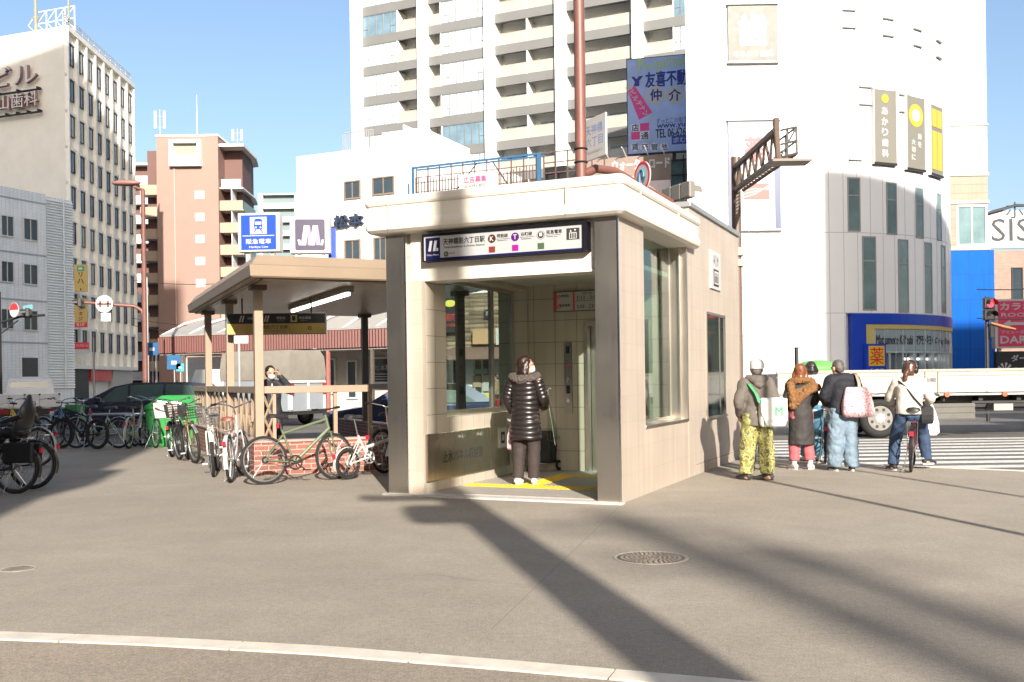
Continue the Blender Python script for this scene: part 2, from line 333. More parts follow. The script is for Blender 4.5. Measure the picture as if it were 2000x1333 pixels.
# seam across the plaza
sm = MB(); a = gnd(960,1230); b = gnd(1210,990); t = (b-a).normalized(); n_ = Vector((-t.y,t.x,0))*0.0035
sm.poly([a-n_+Vector((0,0,.002)), a+n_+Vector((0,0,.002)), b+n_+Vector((0,0,.002)), b-n_+Vector((0,0,.002))]); struct(sm.build('pavement_seam', mat('seam', (0.19,0.16,0.125), 0.9)))
# manhole covers
def manhole(px, py, r, label):
    c = gnd(px,py); t = thing('manhole_cover', label, 'manhole cover', c)
    fr = MB(); fr.torus((0,0,0.002), r-0.012, 0.014, 'z', 48, 8, 0.35); fr.build('rim', mat('manhole_rim', (0.34,0.30,0.25), 0.7, 0.2, 0.25, 20), t, True)
    pl_ = MB(); pl_.cyl((0,0,-0.02),(0,0,0.002), r-0.02, r-0.02, 48); pl_.build('plate', mat('manhole_iron', (0.10,0.09,0.08), 0.6, 0.4, 0.25, 20), t)
    st = MB()
    for k in range(1,7):
        rr = (r-0.03)*k/7
        for j in range(int(6*k)):
            a0 = 2*pi*j/(6*k)+(k%2)*0.3; a1 = a0+2*pi/(6*k)*0.62
            st.prism([((rr+q)*cos(a),(rr+q)*sin(a)) for a,q in ((a0,-0.011),(a0,0.011),((a0+a1)/2,0.012),(a1,0.011),(a1,-0.011),((a0+a1)/2,-0.0105))], 0.0015, 0.007)
    st.build('studs', mat('manhole_stud', (0.24,0.21,0.17), 0.55, 0.4, 0.2, 20), t)
manhole(1271,1090,0.29,'large round iron manhole cover with raised studs, in the pole shadow before the entrance')
manhole(35,1112,0.135,'small dark round manhole cover in the sunlit asphalt near the parked bicycles')
# hairline cracks and a few flattened scraps on the asphalt
ck = MB(); rnd = random.Random(9)
for (x,y,a,L) in ((-3.1,9.6,0.5,1.6),(2.9,8.9,2.2,1.9),(-5.0,12.0,1.1,1.3),(0.2,6.6,2.7,1.1)):
    p = Vector((x,y,0.0015)); ang = a
    for i in range(int(L/0.09)):
        ang += rnd.uniform(-0.5,0.5); ang += (a-ang)*0.3; q = p+Vector((cos(ang),sin(ang),0))*0.09; n_ = Vector((-sin(ang),cos(ang),0))*0.0022; ck.poly([p-n_,q-n_,q+n_,p+n_]); p = q
struct(ck.build('pavement_crack', MATS['seam']))
# ================================================================ lift entrance (station exit)
EC = Vector((1.19, 11.05, 0)); ERZ = -radians(24.2)
ent = thing('station_entrance', 'beige tiled station lift entrance with steel posts under a white rounded canopy', 'station entrance', EC, ERZ)
TILE_C = (0.41,0.345,0.285)
T_OUTY = brick_mat('outer_tile_side', TILE_C, (0.36,0.30,0.245), 0.60, 0.298, 'y', 0.003, 0.5, 0.03, 0.42, 0.25, 0.07)
T_OUTX = brick_mat('outer_tile_front', TILE_C, (0.36,0.30,0.245), 0.60, 0.298, 'x', 0.003, 0.5, 0.03, 0.42, 0.25, 0.07)
T_INX = brick_mat('inner_tile_back', (0.44,0.38,0.30), (0.12,0.13,0.10), 0.345, 0.325, 'x', 0.004, 0.0, 0.03, 0.35, 0.25, 0.06)
T_INY = brick_mat('inner_tile_side', (0.44,0.39,0.32), (0.12,0.13,0.10), 0.345, 0.325, 'y', 0.004, 0.0, 0.03, 0.35, 0.25, 0.06)
CANOPY = mat('canopy_panel', (0.62,0.58,0.51), 0.4, var=0.05, scale=1.2)
# right wall: pier, dado under the window, end pier
m = MB(); m.box(-0.258,0,0.022,1.0,0,3.25); m.box(-0.258,0,1.0,3.05,0,0.785); m.box(-0.258,-0.002,3.10,3.51,0,3.25)
m.build('wall', T_OUTY, ent)
m = MB(); m.box(-0.27,0.004,-0.006,0.02,0,3.19); m.box(-0.275,-0.26,0.02,0.30,0,3.19)
m.box(-2.985,-2.715,-0.006,0.02,0,3.19); m.each('post_cladding', STEEL, ent, bevel=0.004)
m = MB(); m.box(-0.006,0.012,-0.012,0.012,0,3.19); m.box(-2.718,-2.70,-0.012,0.012,0,3.19); m.box(-2.62,-2.595,0.095,0.118,0.03,2.61); m.each('post_trim', mat('steel_trim', (0.72,0.71,0.69), 0.22, 1.0, 0), ent)
# steel jamb, sill and head of the side window
m = MB(); m.box(-0.27,0.002,3.05,3.098,0.80,3.25); m.box(-0.10,-0.085,2.985,3.048,0.83,3.2); m.build('window_jamb', STEEL, ent)
m = MB(); m.box(-0.275,0.016,0.985,3.06,0.787,0.825); m.build('window_sill', STEEL, ent, bevel=0.004)
wn = MB(); wn.box(-0.262,-0.24,1.0,3.05,0.826,0.86); wn.box(-0.262,-0.24,1.0,1.03,0.86,3.2); wn.box(-0.262,-0.24,3.02,3.05,0.86,3.2)
wf = wn.build('window', STEEL, ent); g = MB(); g.box(-0.254,-0.247,1.03,3.02,0.86,3.2); g.build('pane', GLASS, wf)
# left wall
m = MB(); m.box(-2.98,-2.50,0.12,0.63,0.0,3.25); m.box(-2.98,-2.50,0.63,3.25,0.0,0.93); m.box(-2.98,-2.50,0.63,3.25,2.74,3.25)
m.box(-2.98,-2.50,3.25,3.51,0,3.25); m.build('wall', T_INY, ent)
m = MB(); m.box(-2.98,-2.503,0.02,0.1195,0.0,2.62); m.build('wall_end', T_OUTX, ent)
wn = MB(); wn.box(-2.79,-2.72,0.63,3.25,0.932,1.0); wn.box(-2.79,-2.72,0.63,3.25,2.69,2.74); wn.box(-2.79,-2.72,0.63,0.67,1.0,2.69); wn.box(-2.79,-2.72,3.21,3.25,1.0,2.69); wn.box(-2.79,-2.72,2.48,2.53,1.0,2.69)
wf = wn.build('window', STEEL, ent); g = MB(); g.box(-2.76,-2.75,0.67,2.48,1.0,2.69); g.box(-2.76,-2.75,2.53,3.21,1.0,2.69); g.build('pane', GLASS, wf)
pn = MB(); pn.box(-2.499,-2.47,0.06,2.49,0.165,0.745); sp = pn.build('flood_panel_locker', steel_mat('locker_steel', (0.50,0.45,0.37), 0.27), ent, bevel=0.004)
t = MB(); t.T = Matrix.Translation((-2.468,1.02,0.36)) @ Matrix.Rotation(pi/2,4,'Z'); t.text('止水パネル収納庫', 0, 0, 0.15, 0, 1.15, 0.001, 0.006); t.build('lettering', INK, sp)
for yy in (0.98,1.52):
    h = MB(); h.box(-2.47,-2.45,yy-0.06,yy+0.06,0.655,0.69); h.box(-2.452,-2.445,yy-0.02,yy+0.02,0.64,0.70); h.build('latch', CHROME, sp)
pl_ = MB(); pl_.box(-2.47,-2.455,2.10,2.36,0.44,0.72); pb = pl_.build('notice_plate', mat('plate', (0.6,0.6,0.58),0.4), ent)
t = MB(); t.box(-2.455,-2.452,2.16,2.28,0.50,0.66); t.build('plate_symbol', INK, pb); t = MB(); t.box(-2.452,-2.449,2.185,2.255,0.54,0.62); t.build('plate_mark', WHITE, pb)
# back wall with lift door
XD0, XD1 = -1.60, -0.62
m = MB(); m.box(-2.50,XD0,3.30,3.36,0,3.25); m.box(XD0,XD1,3.30,3.36,2.24,3.25); m.box(XD1,-0.258,3.30,3.36,0,3.25); m.build('back_wall', T_INX, ent)
m = MB(); m.box(XD0,XD0+0.05,3.27,3.40,0.03,2.24); m.box(XD1-0.05,XD1,3.27,3.40,0.03,2.24); m.box(XD0+0.05,XD1-0.05,3.27,3.40,2.18,2.24)
dr = MB(); xm = (XD0+XD1)/2
for a,b in ((XD0+0.05,xm-0.002),(xm+0.002,XD1-0.05)): dr.box(a,a+0.11,3.42,3.45,0.03,2.18); dr.box(b-0.11,b,3.42,3.45,0.03,2.18); dr.box(a+0.11,b-0.11,3.42,3.45,0.03,0.5); dr.box(a+0.11,b-0.11,3.42,3.45,2.0,2.18)
df = m.build('lift_door_frame', STEEL, ent); dd = dr.build('lift_door', STEEL, ent)
g = MB(); g.box(XD0+0.16,xm-0.11,3.43,3.44,0.5,2.0); g.box(xm+0.11,XD1-0.16,3.43,3.44,0.5,2.0); g.build('pane', mat('lift_glass', (0.10,0.13,0.09), 0.08, 0, 0.3), dd)
cp = MB(); cp.box(-1.925,-1.805,3.285,3.30,0.88,1.94); cpo = cp.build('call_panel', steel_mat('panel_steel', (0.36,0.34,0.32), 0.35), ent)
d = MB(); d.box(-1.895,-1.835,3.28,3.286,1.78,1.88); d.box(-1.895,-1.835,3.28,3.286,1.18,1.30); d.each('display', BLACK, cpo)
for i,(zz,c) in enumerate(((1.60,'red_paint'),(1.40,'white_paint'),(1.07,'chrome'),(1.36,'chrome'))):
    b = MB(); b.cyl((-1.865,3.274,zz),(-1.865,3.286,zz),0.022,0.022,14); b.build('button', MATS[c], cpo)
# timetable board
tb = MB(); tb.box(-2.07,-0.86,3.262,3.298,2.395,2.70); tbo = tb.build('timetable_board', mat('board_edge', (0.10,0.10,0.10), 0.4), ent)
t = MB(); t.box(-2.055,-0.875,3.257,3.262,2.41,2.685); t.build('board_face', mat('board_white', (0.40,0.385,0.35), 0.5, var=0), tbo)
t = MB(); t.box(-2.055,-2.02,3.254,3.257,2.41,2.685); t.box(-1.76,-1.735,3.254,3.257,2.41,2.685); t.box(-1.33,-1.305,3.254,3.257,2.41,2.685); t.build('board_stripe', RED, tbo)
t = MB(); t.text('堺筋線',-1.89,2.61,0.04,3.254,bold=0.01); t.text('阪急電車',-1.89,2.47,0.04,3.254,bold=0.01); t.text('5:12 - 0:08',-1.53,2.565,0.055,3.254,0.34); t.text('5:09 - 23:59',-1.53,2.435,0.055,3.254,0.34)
t.text('5:12 - 23:46',-1.09,2.565,0.055,3.254,0.36); t.text('5:09 - 0:11',-1.09,2.435,0.055,3.254,0.36); t.text('始発 - 最終',-1.53,2.64,0.03,3.254); t.text('始発 - 最終',-1.09,2.64,0.03,3.254); t.box(-1.72,-0.88,3.253,3.256,2.545,2.55); t.build('lettering', INK, tbo)
t = MB()
for zz in (2.625,2.475): t.torus((-1.985,3.254,zz),0.022,0.006,'y',20,6,0.2)
t.build('line_ring', RED, tbo)
# lintel, ceiling, floor
m = MB(); m.box(-2.698,-0.276,0.10,0.40,2.61,3.238); m.box(-2.698,-0.276,0.085,0.10,2.61,2.64); m.build('lintel', CANOPY, ent, bevel=0.004)
m = MB(); m.box(-2.498,-0.262,0.40,3.30,2.80,2.86); m.build('ceiling', mat('entry_ceiling', (0.42,0.42,0.37), 0.4), ent)
m = MB(); m.box(-3.03,0.04,-0.10,0.02,0.0,0.022); m.box(-2.70,-0.275,0.02,0.12,0,0.022); m.build('threshold', mat('granite_step', (0.46,0.43,0.39), 0.7, var=0.15, scale=30), ent)
m = MB(); m.box(-2.50,-0.26,0.12,3.42,0.0,0.03); m.build('entry_floor', mat('entry_floor', (0.33,0.30,0.27), 0.6, var=0.2, scale=20), ent)
YEL = mat('tactile_yellow', (0.66,0.42,0.035), 0.6, var=0.12, scale=10)
m = MB()
def tact(x0,x1,y0,y1):
    m.box(x0,x1,y0,y1,0.03,0.035); nx = max(1,int((x1-x0)/0.06)); ny = max(1,int((y1-y0)/0.06))
    for i in range(nx):
        for j in range(ny): xx = x0+(i+.5)*(x1-x0)/nx; yy = y0+(j+.5)*(y1-y0)/ny; m.cyl((xx,yy,0.034),(xx,yy,0.041),0.018,0.012,8)
tact(-2.44,-0.30,0.92,1.22); tact(-1.78,-1.48,1.22,2.7); tact(-1.48,-0.45,2.4,2.7); m.build('tactile_paving', YEL, ent)
# canopy: ring of profile steps round a rounded rectangle
def rrect(x0,x1,y0,y1,r,z,n=6):
    P = []
    for cx,cy,a0 in ((x1-r,y0+r,-pi/2),(x1-r,y1-r,0),(x0+r,y1-r,pi/2),(x0+r,y0+r,pi)):
        for k in range(n+1): a = a0+pi/2*k/n; P.append((cx+r*cos(a),cy+r*sin(a),z))
    return P
CX0,CX1,CY0,CY1 = -3.19,0.10,-0.13,3.40
prof = [(-0.10,3.205),(-0.02,3.21),(0.02,3.24),(0.035,3.285),(0.03,3.33),(0.01,3.36),(0.005,3.375),(0.005,3.53),(0.02,3.535),(0.035,3.56),(0.035,3.60),(0.02,3.635),(-0.02,3.65),(-0.12,3.645)]
m = MB(); m.loft([rrect(CX0-o,CX1+o,CY0-o,CY1+o,0.07+max(o,-0.05),z) for o,z in prof]); m.build('canopy', CANOPY, ent, 30)
m = MB()
for xx in (-2.86,-0.55): m.box(xx-0.004,xx+0.004,CY0-0.037,CY0+0.05,3.24,3.64)
for yy in (0.5,2.2): m.box(CX1-0.02,CX1+0.037,yy-0.004,yy+0.004,3.24,3.64)
m.build('canopy_joint', mat('joint', (0.35,0.33,0.29), 0.7), ent)
# annexe behind
m = MB(); m.box(-2.96,-0.006,3.52,6.67,0.145,3.80); m.box(-2.97,0.0,3.512,6.68,0,0.139); m.box(-2.96,-0.006,3.264,3.52,3.26,3.80); m.build('lift_shaft', T_OUTY, ent)
m = MB(); m.box(-3.02,0.03,3.22,6.73,3.80,3.875); m.build('shaft_coping', mat('coping', (0.30,0.31,0.32), 0.45, 0.4), ent, bevel=0.008)
wn = MB(); wn.box(-0.02,0.012,4.20,4.24,0.80,2.38); wn.box(-0.02,0.012,5.46,5.50,0.80,2.38); wn.box(-0.02,0.012,4.24,5.46,2.34,2.38); wn.box(-0.03,0.03,4.18,5.52,0.765,0.80); wn.box(-0.01,0.006,5.10,5.13,0.8,2.34)
wf = wn.build('window', STEEL, ent); g = MB(); g.box(-0.008,-0.002,4.24,5.46,0.80,2.34); g.build('pane', mat('shaft_glass', (0.022,0.036,0.032), 0.05, 0, 0.5, 1.5, spec=0.35), wf)
ls = MB(); ls.box(-0.006,0.02,4.49,5.17,2.75,3.34); lso = ls.build('lift_sign', mat('sign_white', (0.42,0.42,0.41), 0.4, var=0), ent, bevel=0.004)
t = MB(); t.T = Matrix.Translation((0.022,4.83,0)) @ Matrix.Rotation(pi/2,4,'Z')
t.box(-0.17,0.17,-0.002,0,2.80,3.06); t.add([(-0.17,0,3.2),(-0.09,0,3.2),(-0.13,0,3.12)],[(0,2,1)]); t.box(-0.14,-0.12,-0.001,0.001,3.19,3.27); t.add([(0.09,0,3.2),(0.17,0,3.2),(0.13,0,3.28)],[(0,1,2)]); t.box(0.12,0.14,-0.001,0.001,3.12,3.21); t.box(-0.01,0.01,-0.001,0.001,3.1,3.28); t.build('lift_symbol', INK, lso)
t = MB(); t.T = Matrix.Translation((0.026,4.83,0)) @ Matrix.Rotation(pi/2,4,'Z'); t.box(-0.14,-0.005,-0.001,0,2.83,3.03); t.box(0.005,0.14,-0.001,0,2.83,3.03); t.build('lift_symbol_doors', WHITE, lso)
t = MB(); t.T = Matrix.Translation((0.0275,4.83,0)) @ Matrix.Rotation(pi/2,4,'Z')
for xx in (-0.085,0.0,0.085): t.disc((xx,0,2.985),0.02,'y',0.0008); t.box(xx-0.025,xx+0.025,-0.0008,0.0008,2.85,2.96)
t.build('lift_symbol_figures', INK, lso)

# route sign over the doorway
SX0,SX1,SZ0,SZ1 = -2.46,-0.345,2.835,3.165
rs = thing('route_sign', 'long white route sign with navy logo square and coloured line badges on the entrance lintel', 'sign', ent.matrix_basis @ Vector((0,0.098,0)), ERZ)
m = MB(); m.box(SX0,SX1,-0.13,0,SZ1-0.028,SZ1); m.box(SX0,SX1,-0.13,0,SZ0,SZ0+0.01); m.box(SX0,SX0+0.02,-0.13,0,SZ0+0.01,SZ1-0.028); m.box(SX1-0.06,SX1,-0.13,0,SZ0+0.01,SZ1-0.028); m.box(SX0+0.02,SX1-0.06,-0.02,0,SZ0+0.01,SZ1-0.028)
m.build('sign_frame', mat('sign_frame', (0.004,0.004,0.008), 0.5, var=0, spec=0.25), rs)
fx0,fx1,fz0,fz1 = SX0+0.02,SX1-0.06,SZ0+0.01,SZ1-0.028; FY = -0.115
m = MB(); m.box(fx0,fx1,FY,-0.02,fz0,fz1); m.build('sign_face', mat('sign_face', (0.33,0.33,0.335), 0.35, var=0), rs)
def X(f): return fx0+(fx1-fx0)*(f-65)/1760
m = MB(); m.box(X(85),X(255),FY-0.003,FY,fz0+0.002,fz1-0.02); m.box(X(255),fx1,FY-0.003,FY,fz0+0.002,fz0+0.026); m.build('sign_band', mat('route_navy', (0.006,0.007,0.05), 0.5, var=0, spec=0.25), rs)
m = MB()
for a in (125,180): m.xprism([(X(a-8),fz0+0.11),(X(a+22),fz0+0.11),(X(a+42),fz0+0.235),(X(a+12),fz0+0.235)],FY-0.006,FY-0.003)
m.xprism([(X(212),fz0+0.11),(X(232),fz0+0.11),(X(235),fz0+0.145),(X(215),fz0+0.145)],FY-0.006,FY-0.003); m.text('Osaka Metro',X(170),fz0+0.055,0.022,FY-0.0045,0.165); m.build('logo', WHITE, rs)
m = MB(); m.text('天神橋筋六丁目駅',X(292),fz1-0.115,0.075,FY-0.002,X(770)-X(292),0.001,0.02,'LEFT'); m.text('Tenjimbashisuji 6-chome Station',X(294),fz1-0.163,0.03,FY-0.002,X(768)-X(294),0.001,0.01,'LEFT')
for a,s in ((905,'堺筋線'),(1170,'谷町線'),(1450,'阪急電車')): m.text(s,X(a),fz1-0.082,0.045,FY-0.002,None,0.001,0.02,'LEFT'); m.box(X(a-12),X(a+150),FY-0.002,FY,fz1-0.098,fz1-0.094)
for a,s in ((912,'Sakaisuji Line'),(1172,'Tanimachi Line'),(1452,'Hankyu Line')): m.text(s,X(a),fz1-0.122,0.016,FY-0.002,0.13,0.001,0,'LEFT')
m.disc((X(325),FY-0.001,fz0+0.065),0.031); m.text('出入口',X(367),fz0+0.062,0.022,FY-0.002,None,0.001,0,'LEFT'); m.box(X(1660),X(1795),FY-0.003,FY,fz1-0.165,fz1-0.035); m.build('lettering', INK, rs)
m = MB(); m.text('11',X(325),fz0+0.05,0.03,FY-0.004,0.026,0.001,0.02); m.box(X(1690),X(1765),FY-0.0045,FY-0.003,fz1-0.155,fz1-0.085); m.add([(X(1695),FY-0.004,fz1-0.075),(X(1715),FY-0.004,fz1-0.075),(X(1705),FY-0.004,fz1-0.05)],[(0,1,2)]); m.add([(X(1740),FY-0.004,fz1-0.05),(X(1760),FY-0.004,fz1-0.05),(X(1750),FY-0.004,fz1-0.075)],[(0,2,1)]); m.build('white_marks', WHITE, rs)
m = MB(); [m.box(X(a),X(a+16),FY-0.006,FY-0.0045,fz1-0.15,fz1-0.092) for a in (1697,1720,1743)]; m.build('lift_figures', INK, rs)
for a,c,s,c2 in ((850,(0.045,0.012,0.008),'K',(0.16,0.025,0.02)),(1108,(0.06,0.004,0.11),'T',(0.24,0.008,0.2)),(1387,(0.025,0.03,0.027),'',(0.05,0.085,0.045))):
    k = MB(); k.disc((X(a),FY-0.001,fz1-0.085),0.05); b = k.build('line_badge', mat('badge_%d'%a, c, 0.4, var=0), rs)
    k = MB()
    if s: k.text(s,X(a),fz1-0.112,0.054,FY-0.004,None,0.0005,0.01)
    else: k.torus((X(a),FY-0.004,fz1-0.085),0.043,0.003,'y',24,6,0.2); k.box(X(a)-0.018,X(a)+0.018,FY-0.005,FY-0.003,fz1-0.10,fz1-0.06)
    k.build('badge_letter', WHITE, b)
    k = MB(); k.box(X(a-35),X(a+35),FY-0.003,FY,fz0+0.045,fz0+0.115); k.build('line_square', mat('square_%d'%a, c2, 0.4, var=0), rs)
# ================================================================ covered stairway beside it
SC = Vector((-3.89,14.96,0)); SRZ = radians(24.2)
she = thing('stair_shelter', 'covered stairway shelter with brown metal roof on beige columns over low brick walls', 'shelter', SC, SRZ)
BRICK = brick_mat('red_brick', (0.25,0.085,0.06), (0.36,0.26,0.21), 0.215, 0.075, 'xy', 0.008, 0.5, 0.22, 0.75, 0.6, 0.2)
BEIGE = mat('beige_paint', (0.27,0.197,0.138), 0.45, var=0.08); FASC = mat('brown_fascia', (0.25,0.188,0.132), 0.4, 0.15, 0.08, 1.5); CAPC = mat('wall_cap', (0.36,0.24,0.20), 0.7, var=0.15)
m = MB(); m.box(0,3.6,0,0.2,0,0.49); m.box(0,0.2,0.2,8.2,0,0.49); m.box(3.4,3.6,0.2,8.2,0,0.49); m.each('brick_wall', BRICK, she)
m = MB(); m.box(-0.02,3.62,-0.02,0.22,0.49,0.525); m.box(-0.02,0.22,0.22,8.22,0.49,0.525); m.box(3.38,3.62,0.22,8.22,0.49,0.525); m.each('wall_cap', CAPC, she, bevel=0.006)
for i,(xx,yy) in enumerate(((0.1,0.1),(0.1,2.95),(0.1,5.85),(3.46,0.3),(3.46,6.1))):
    m = MB(); m.cbox((0,0,1.69),(0.13,0.13,2.36)); c = m.build('column', BEIGE if i < 3 else mat('dark_column', (0.10,0.085,0.07), 0.5), she, loc=(xx,yy,0), bevel=0.006)
    m = MB(); m.cbox((0,0,2.84),(0.24,0.24,0.07)); m.build('column_head', mat('dark_brown', (0.09,0.06,0.045), 0.5), c)
m = MB(); m.box(0.17,1.86,0.04,0.16,1.235,1.345); m.box(0.04,0.16,0.17,2.88,1.235,1.345); m.box(0.04,0.16,3.02,5.78,1.235,1.345); m.box(0.04,0.16,5.92,8.1,1.235,1.345); m.box(3.40,3.52,0.38,6.0,1.235,1.345); m.each('rail_beam', BEIGE, she, bevel=0.006)
m = MB(); m.box(1.24,1.30,0.07,0.13,0.525,1.235); m.box(1.80,1.86,0.07,0.13,0.525,1.235); m.box(3.43,3.49,1.8,1.86,0.525,1.235); m.box(0.30,0.35,0.07,0.13,0.525,1.235); m.each('rail_post', BEIGE, she)
m = MB()                                                   # lattice under the side rail
for y0,y1 in ((0.17,2.88),(3.02,5.78),(5.92,8.1)):
    n = 5; st = (y1-y0)/n
    for k in range(n):
        a = y0+k*st; b = a+st
        m.tube([(0.1,a,0.53),(0.1,(a+b)/2,0.88),(0.1,a,1.23)],0.022,4); m.tube([(0.1,b,0.53),(0.1,(a+b)/2,0.88),(0.1,b,1.23)],0.022,4); m.box(0.08,0.12,b-0.02,b+0.02,0.525,1.235)
m.tube([(0.17,0.1,0.53),(0.30,0.1,0.85),(0.17,0.1,1.2)],0.02,4); m.tube([(0.32,0.1,0.53),(0.18,0.1,0.85),(0.32,0.1,1.2)],0.02,4)
m.build('lattice', BEIGE, she)
# roof
RX0,RX1,RY0,RY1 = -0.17,3.85,-0.89,6.85
m = MB(); m.loft([[(RX0+o,RY0+o,z),(RX1-o,RY0+o,z),(RX1-o,RY1-o,z),(RX0+o,RY1-o,z)] for o,z in ((0.10,2.895),(0.02,2.90),(0.0,2.92),(-0.015,3.07),(0.02,3.09),(0.12,3.23),(0.2,3.24))]); m.build('roof', FASC, she)
CEIL = brick_mat('slat_ceiling', (0.62,0.47,0.32), (0.06,0.04,0.03), 40, 0.17, 'x', 0.03, 0, 0.06, 0.35, 0.4)
cn = CEIL.node_tree; 
for l in list(cn.links):
    if l.to_socket.name == 'Y' and l.to_node.bl_idname == 'ShaderNodeCombineXYZ': cn.links.remove(l)
spx = [n for n in cn.nodes if n.bl_idname == 'ShaderNodeSeparateXYZ'][0]; cbx = [n for n in cn.nodes if n.bl_idname == 'ShaderNodeCombineXYZ'][0]; cn.links.new(spx.outputs['Y'], cbx.inputs['Y'])
m = MB(); m.box(RX0+0.12,RX1-0.12,RY0+0.12,RY1-0.12,2.875,2.89); m.build('slat_ceiling', CEIL, she)
m = MB(); m.box(0.3,3.3,0.3,8.0,0.001,0.012); m.build('stair_floor', mat('stair_floor', (0.16,0.15,0.14), 0.7), she)
def sloc(x,y,z): return she.matrix_basis @ Vector((x,y,z))
bpy.context.view_layer.update()
# ceiling lamp (a lit tube)
la_a, la_b = gnd(570,607,2.78), gnd(683,572,2.78)
la = thing('ceiling_lamp', 'long lit fluorescent lamp under the shelter ceiling', 'lamp', ((la_a+la_b)/2).to_2d().to_3d(), atan2((la_b-la_a).y,(la_b-la_a).x))
m = MB(); LL = (la_b-la_a).length/2; m.box(-LL,LL,-0.07,0.07,2.79,2.872); m.build('lamp_housing', mat('lamp_housing', (0.30,0.27,0.22), 0.5), la, bevel=0.01)
m = MB(); m.cyl((-LL*0.97,0,2.765),(LL*0.97,0,2.765),0.03,0.03,12); m.build('lamp_tube', mat('lit_tube', (1,0.97,0.9), 0.5, var=0, emit=3.0), la)
# hanging sign below the ceiling
hs = thing('hanging_sign', 'black and gold hanging station sign with three line symbols under the shelter roof', 'sign', sloc(0.82,2.35,0), SRZ-radians(22))
m = MB(); m.box(-0.86,0.86,-0.06,0.06,2.24,2.61); m.build('sign_box', mat('sign_edge', (0.25,0.25,0.24), 0.4, 0.5), hs, bevel=0.005)
m = MB(); m.box(-0.845,0.845,-0.064,-0.06,2.43,2.60); m.build('black_panel', INK, hs)
m = MB(); m.box(-0.845,0.845,-0.064,-0.06,2.25,2.43); m.build('gold_panel', mat('gold_panel', (0.46,0.33,0.10), 0.4, var=0.25, scale=2.2), hs)
m = MB(); m.text('天神橋筋六丁目駅',-0.10,2.335,0.065,-0.066,0.62,0,0.012); m.text('Tenjimbashisuji 6-chome Station',-0.10,2.29,0.026,-0.066,0.5); m.torus((0.58,-0.066,2.345),0.026,0.007,'y',24,6,0.2); m.build('dark_lettering', INK, hs)
m = MB(); m.text('谷町線',-0.42,2.50,0.05,-0.066); m.text('堺筋線',0.08,2.50,0.05,-0.066); m.text('阪急電車',0.50,2.50,0.05,-0.066); m.text('Hankyu Line',0.48,2.465,0.02,-0.066); m.text('Sakaisuji Line',0.08,2.465,0.02,-0.066)
for a in (-0.60,-0.17): m.xprism([(a-0.045,2.46),(a-0.02,2.46),(a+0.01,2.57),(a-0.015,2.57)],-0.067,-0.0645); m.xprism([(a,2.46),(a+0.025,2.46),(a+0.055,2.57),(a+0.03,2.57)],-0.067,-0.0645)
m.build('white_lettering', WHITE, hs)
m = MB(); m.box(0.25,0.36,-0.067,-0.0642,2.455,2.575); m.build('train_square', mat('gold_square', (0.55,0.44,0.16), 0.4), hs)
m = MB(); m.box(0.275,0.335,-0.069,-0.067,2.475,2.56); m.build('train_mark', INK, hs)
for xx in (-0.6,0.6):
    m = MB(); m.cyl((xx,0,2.61),(xx,0,2.875),0.015,0.015,8); m.build('hanger', DARK, hs)
# two light boxes on the roof
BLUE = mat('sign_blue', (0.012,0.055,0.50), 0.35, var=0)
def lightbox(name, px, py_top, py_bot, wpx, Y, rz, label):
    p = at(px,py_bot,Y); q = at(px,py_top,Y); h = q.z-p.z; wd = wpx/FPX*Y
    b = thing(name, label, 'sign', p, rz); k = MB(); k.box(-wd/2,wd/2,0,0.2,0,h); k.build('sign_box', mat('sign_white', (0.42,0.42,0.41), 0.4), b, bevel=0.01)
    for xx in (-wd*0.3,wd*0.3): k = MB(); k.box(xx-0.03,xx+0.03,0.06,0.14,-0.34,0.0); k.build('sign_leg', ALU, b)
    return b,wd,h
b,wd,h = lightbox('railway_sign',505.5,416,492,83,15.9,radians(-4),'blue and white box sign with a train symbol on the shelter roof')
k = MB(); k.box(-wd*0.42,wd*0.42,-0.004,0,h*0.05,h*0.94); k.build('blue_panel', BLUE, b)
k = MB(); k.box(-wd*0.2,wd*0.2,-0.008,-0.004,h*0.45,h*0.89); k.box(-wd*0.38,wd*0.38,-0.008,-0.004,h*0.40,h*0.418); k.text('阪急電車',0,h*0.2,h*0.13,-0.006,wd*0.6,0.001,0.02); k.text('Hankyu Line',0,h*0.08,h*0.07,-0.006,wd*0.45,0.001,0.02); k.build('white_marks', WHITE, b)
k = MB(); u = h*0.44; z0 = h*0.45; k.xprism([(-wd*.09,z0+u*.28),(wd*.09,z0+u*.28),(wd*.105,z0+u*.5),(wd*.09,z0+u*.84),(wd*.05,z0+u*.9),(-wd*.05,z0+u*.9),(-wd*.09,z0+u*.84),(-wd*.105,z0+u*.5)],-0.011,-0.008); k.tube([(-wd*.05,-0.009,z0+u*.28),(-wd*.11,-0.009,z0+u*.08)],0.008,5); k.tube([(wd*.05,-0.009,z0+u*.28),(wd*.11,-0.009,z0+u*.08)],0.008,5); k.box(-wd*.08,wd*.08,-0.01,-0.008,z0+u*.16,z0+u*.19); k.build('train_symbol', BLUE, b)
k = MB(); k.box(-wd*.075,wd*.075,-0.014,-0.011,z0+u*.55,z0+u*.72); k.disc((-wd*.055,-0.012,z0+u*.39),0.014); k.disc((wd*.055,-0.012,z0+u*.39),0.014); k.build('train_windows', WHITE, b)
b,wd,h = lightbox('metro_sign',606,423,495,78,16.3,radians(4),'white box sign with a purple ribbon letter M on the shelter roof')
PUR = mat('sign_purple', (0.026,0.014,0.05), 0.4, var=0)
k = MB(); k.xprism([(x,z) for x,y,z in [(p[0],0,p[1]) for p in rrect(-wd*0.37,wd*0.37,h*0.08,h*0.92,0.03,0)]],-0.004,0); k.build('purple_panel', PUR, b)
k = MB(); s = wd*0.74; xx = lambda f: -s/2+f*s; zz = lambda f: h*0.08+f*h*0.84
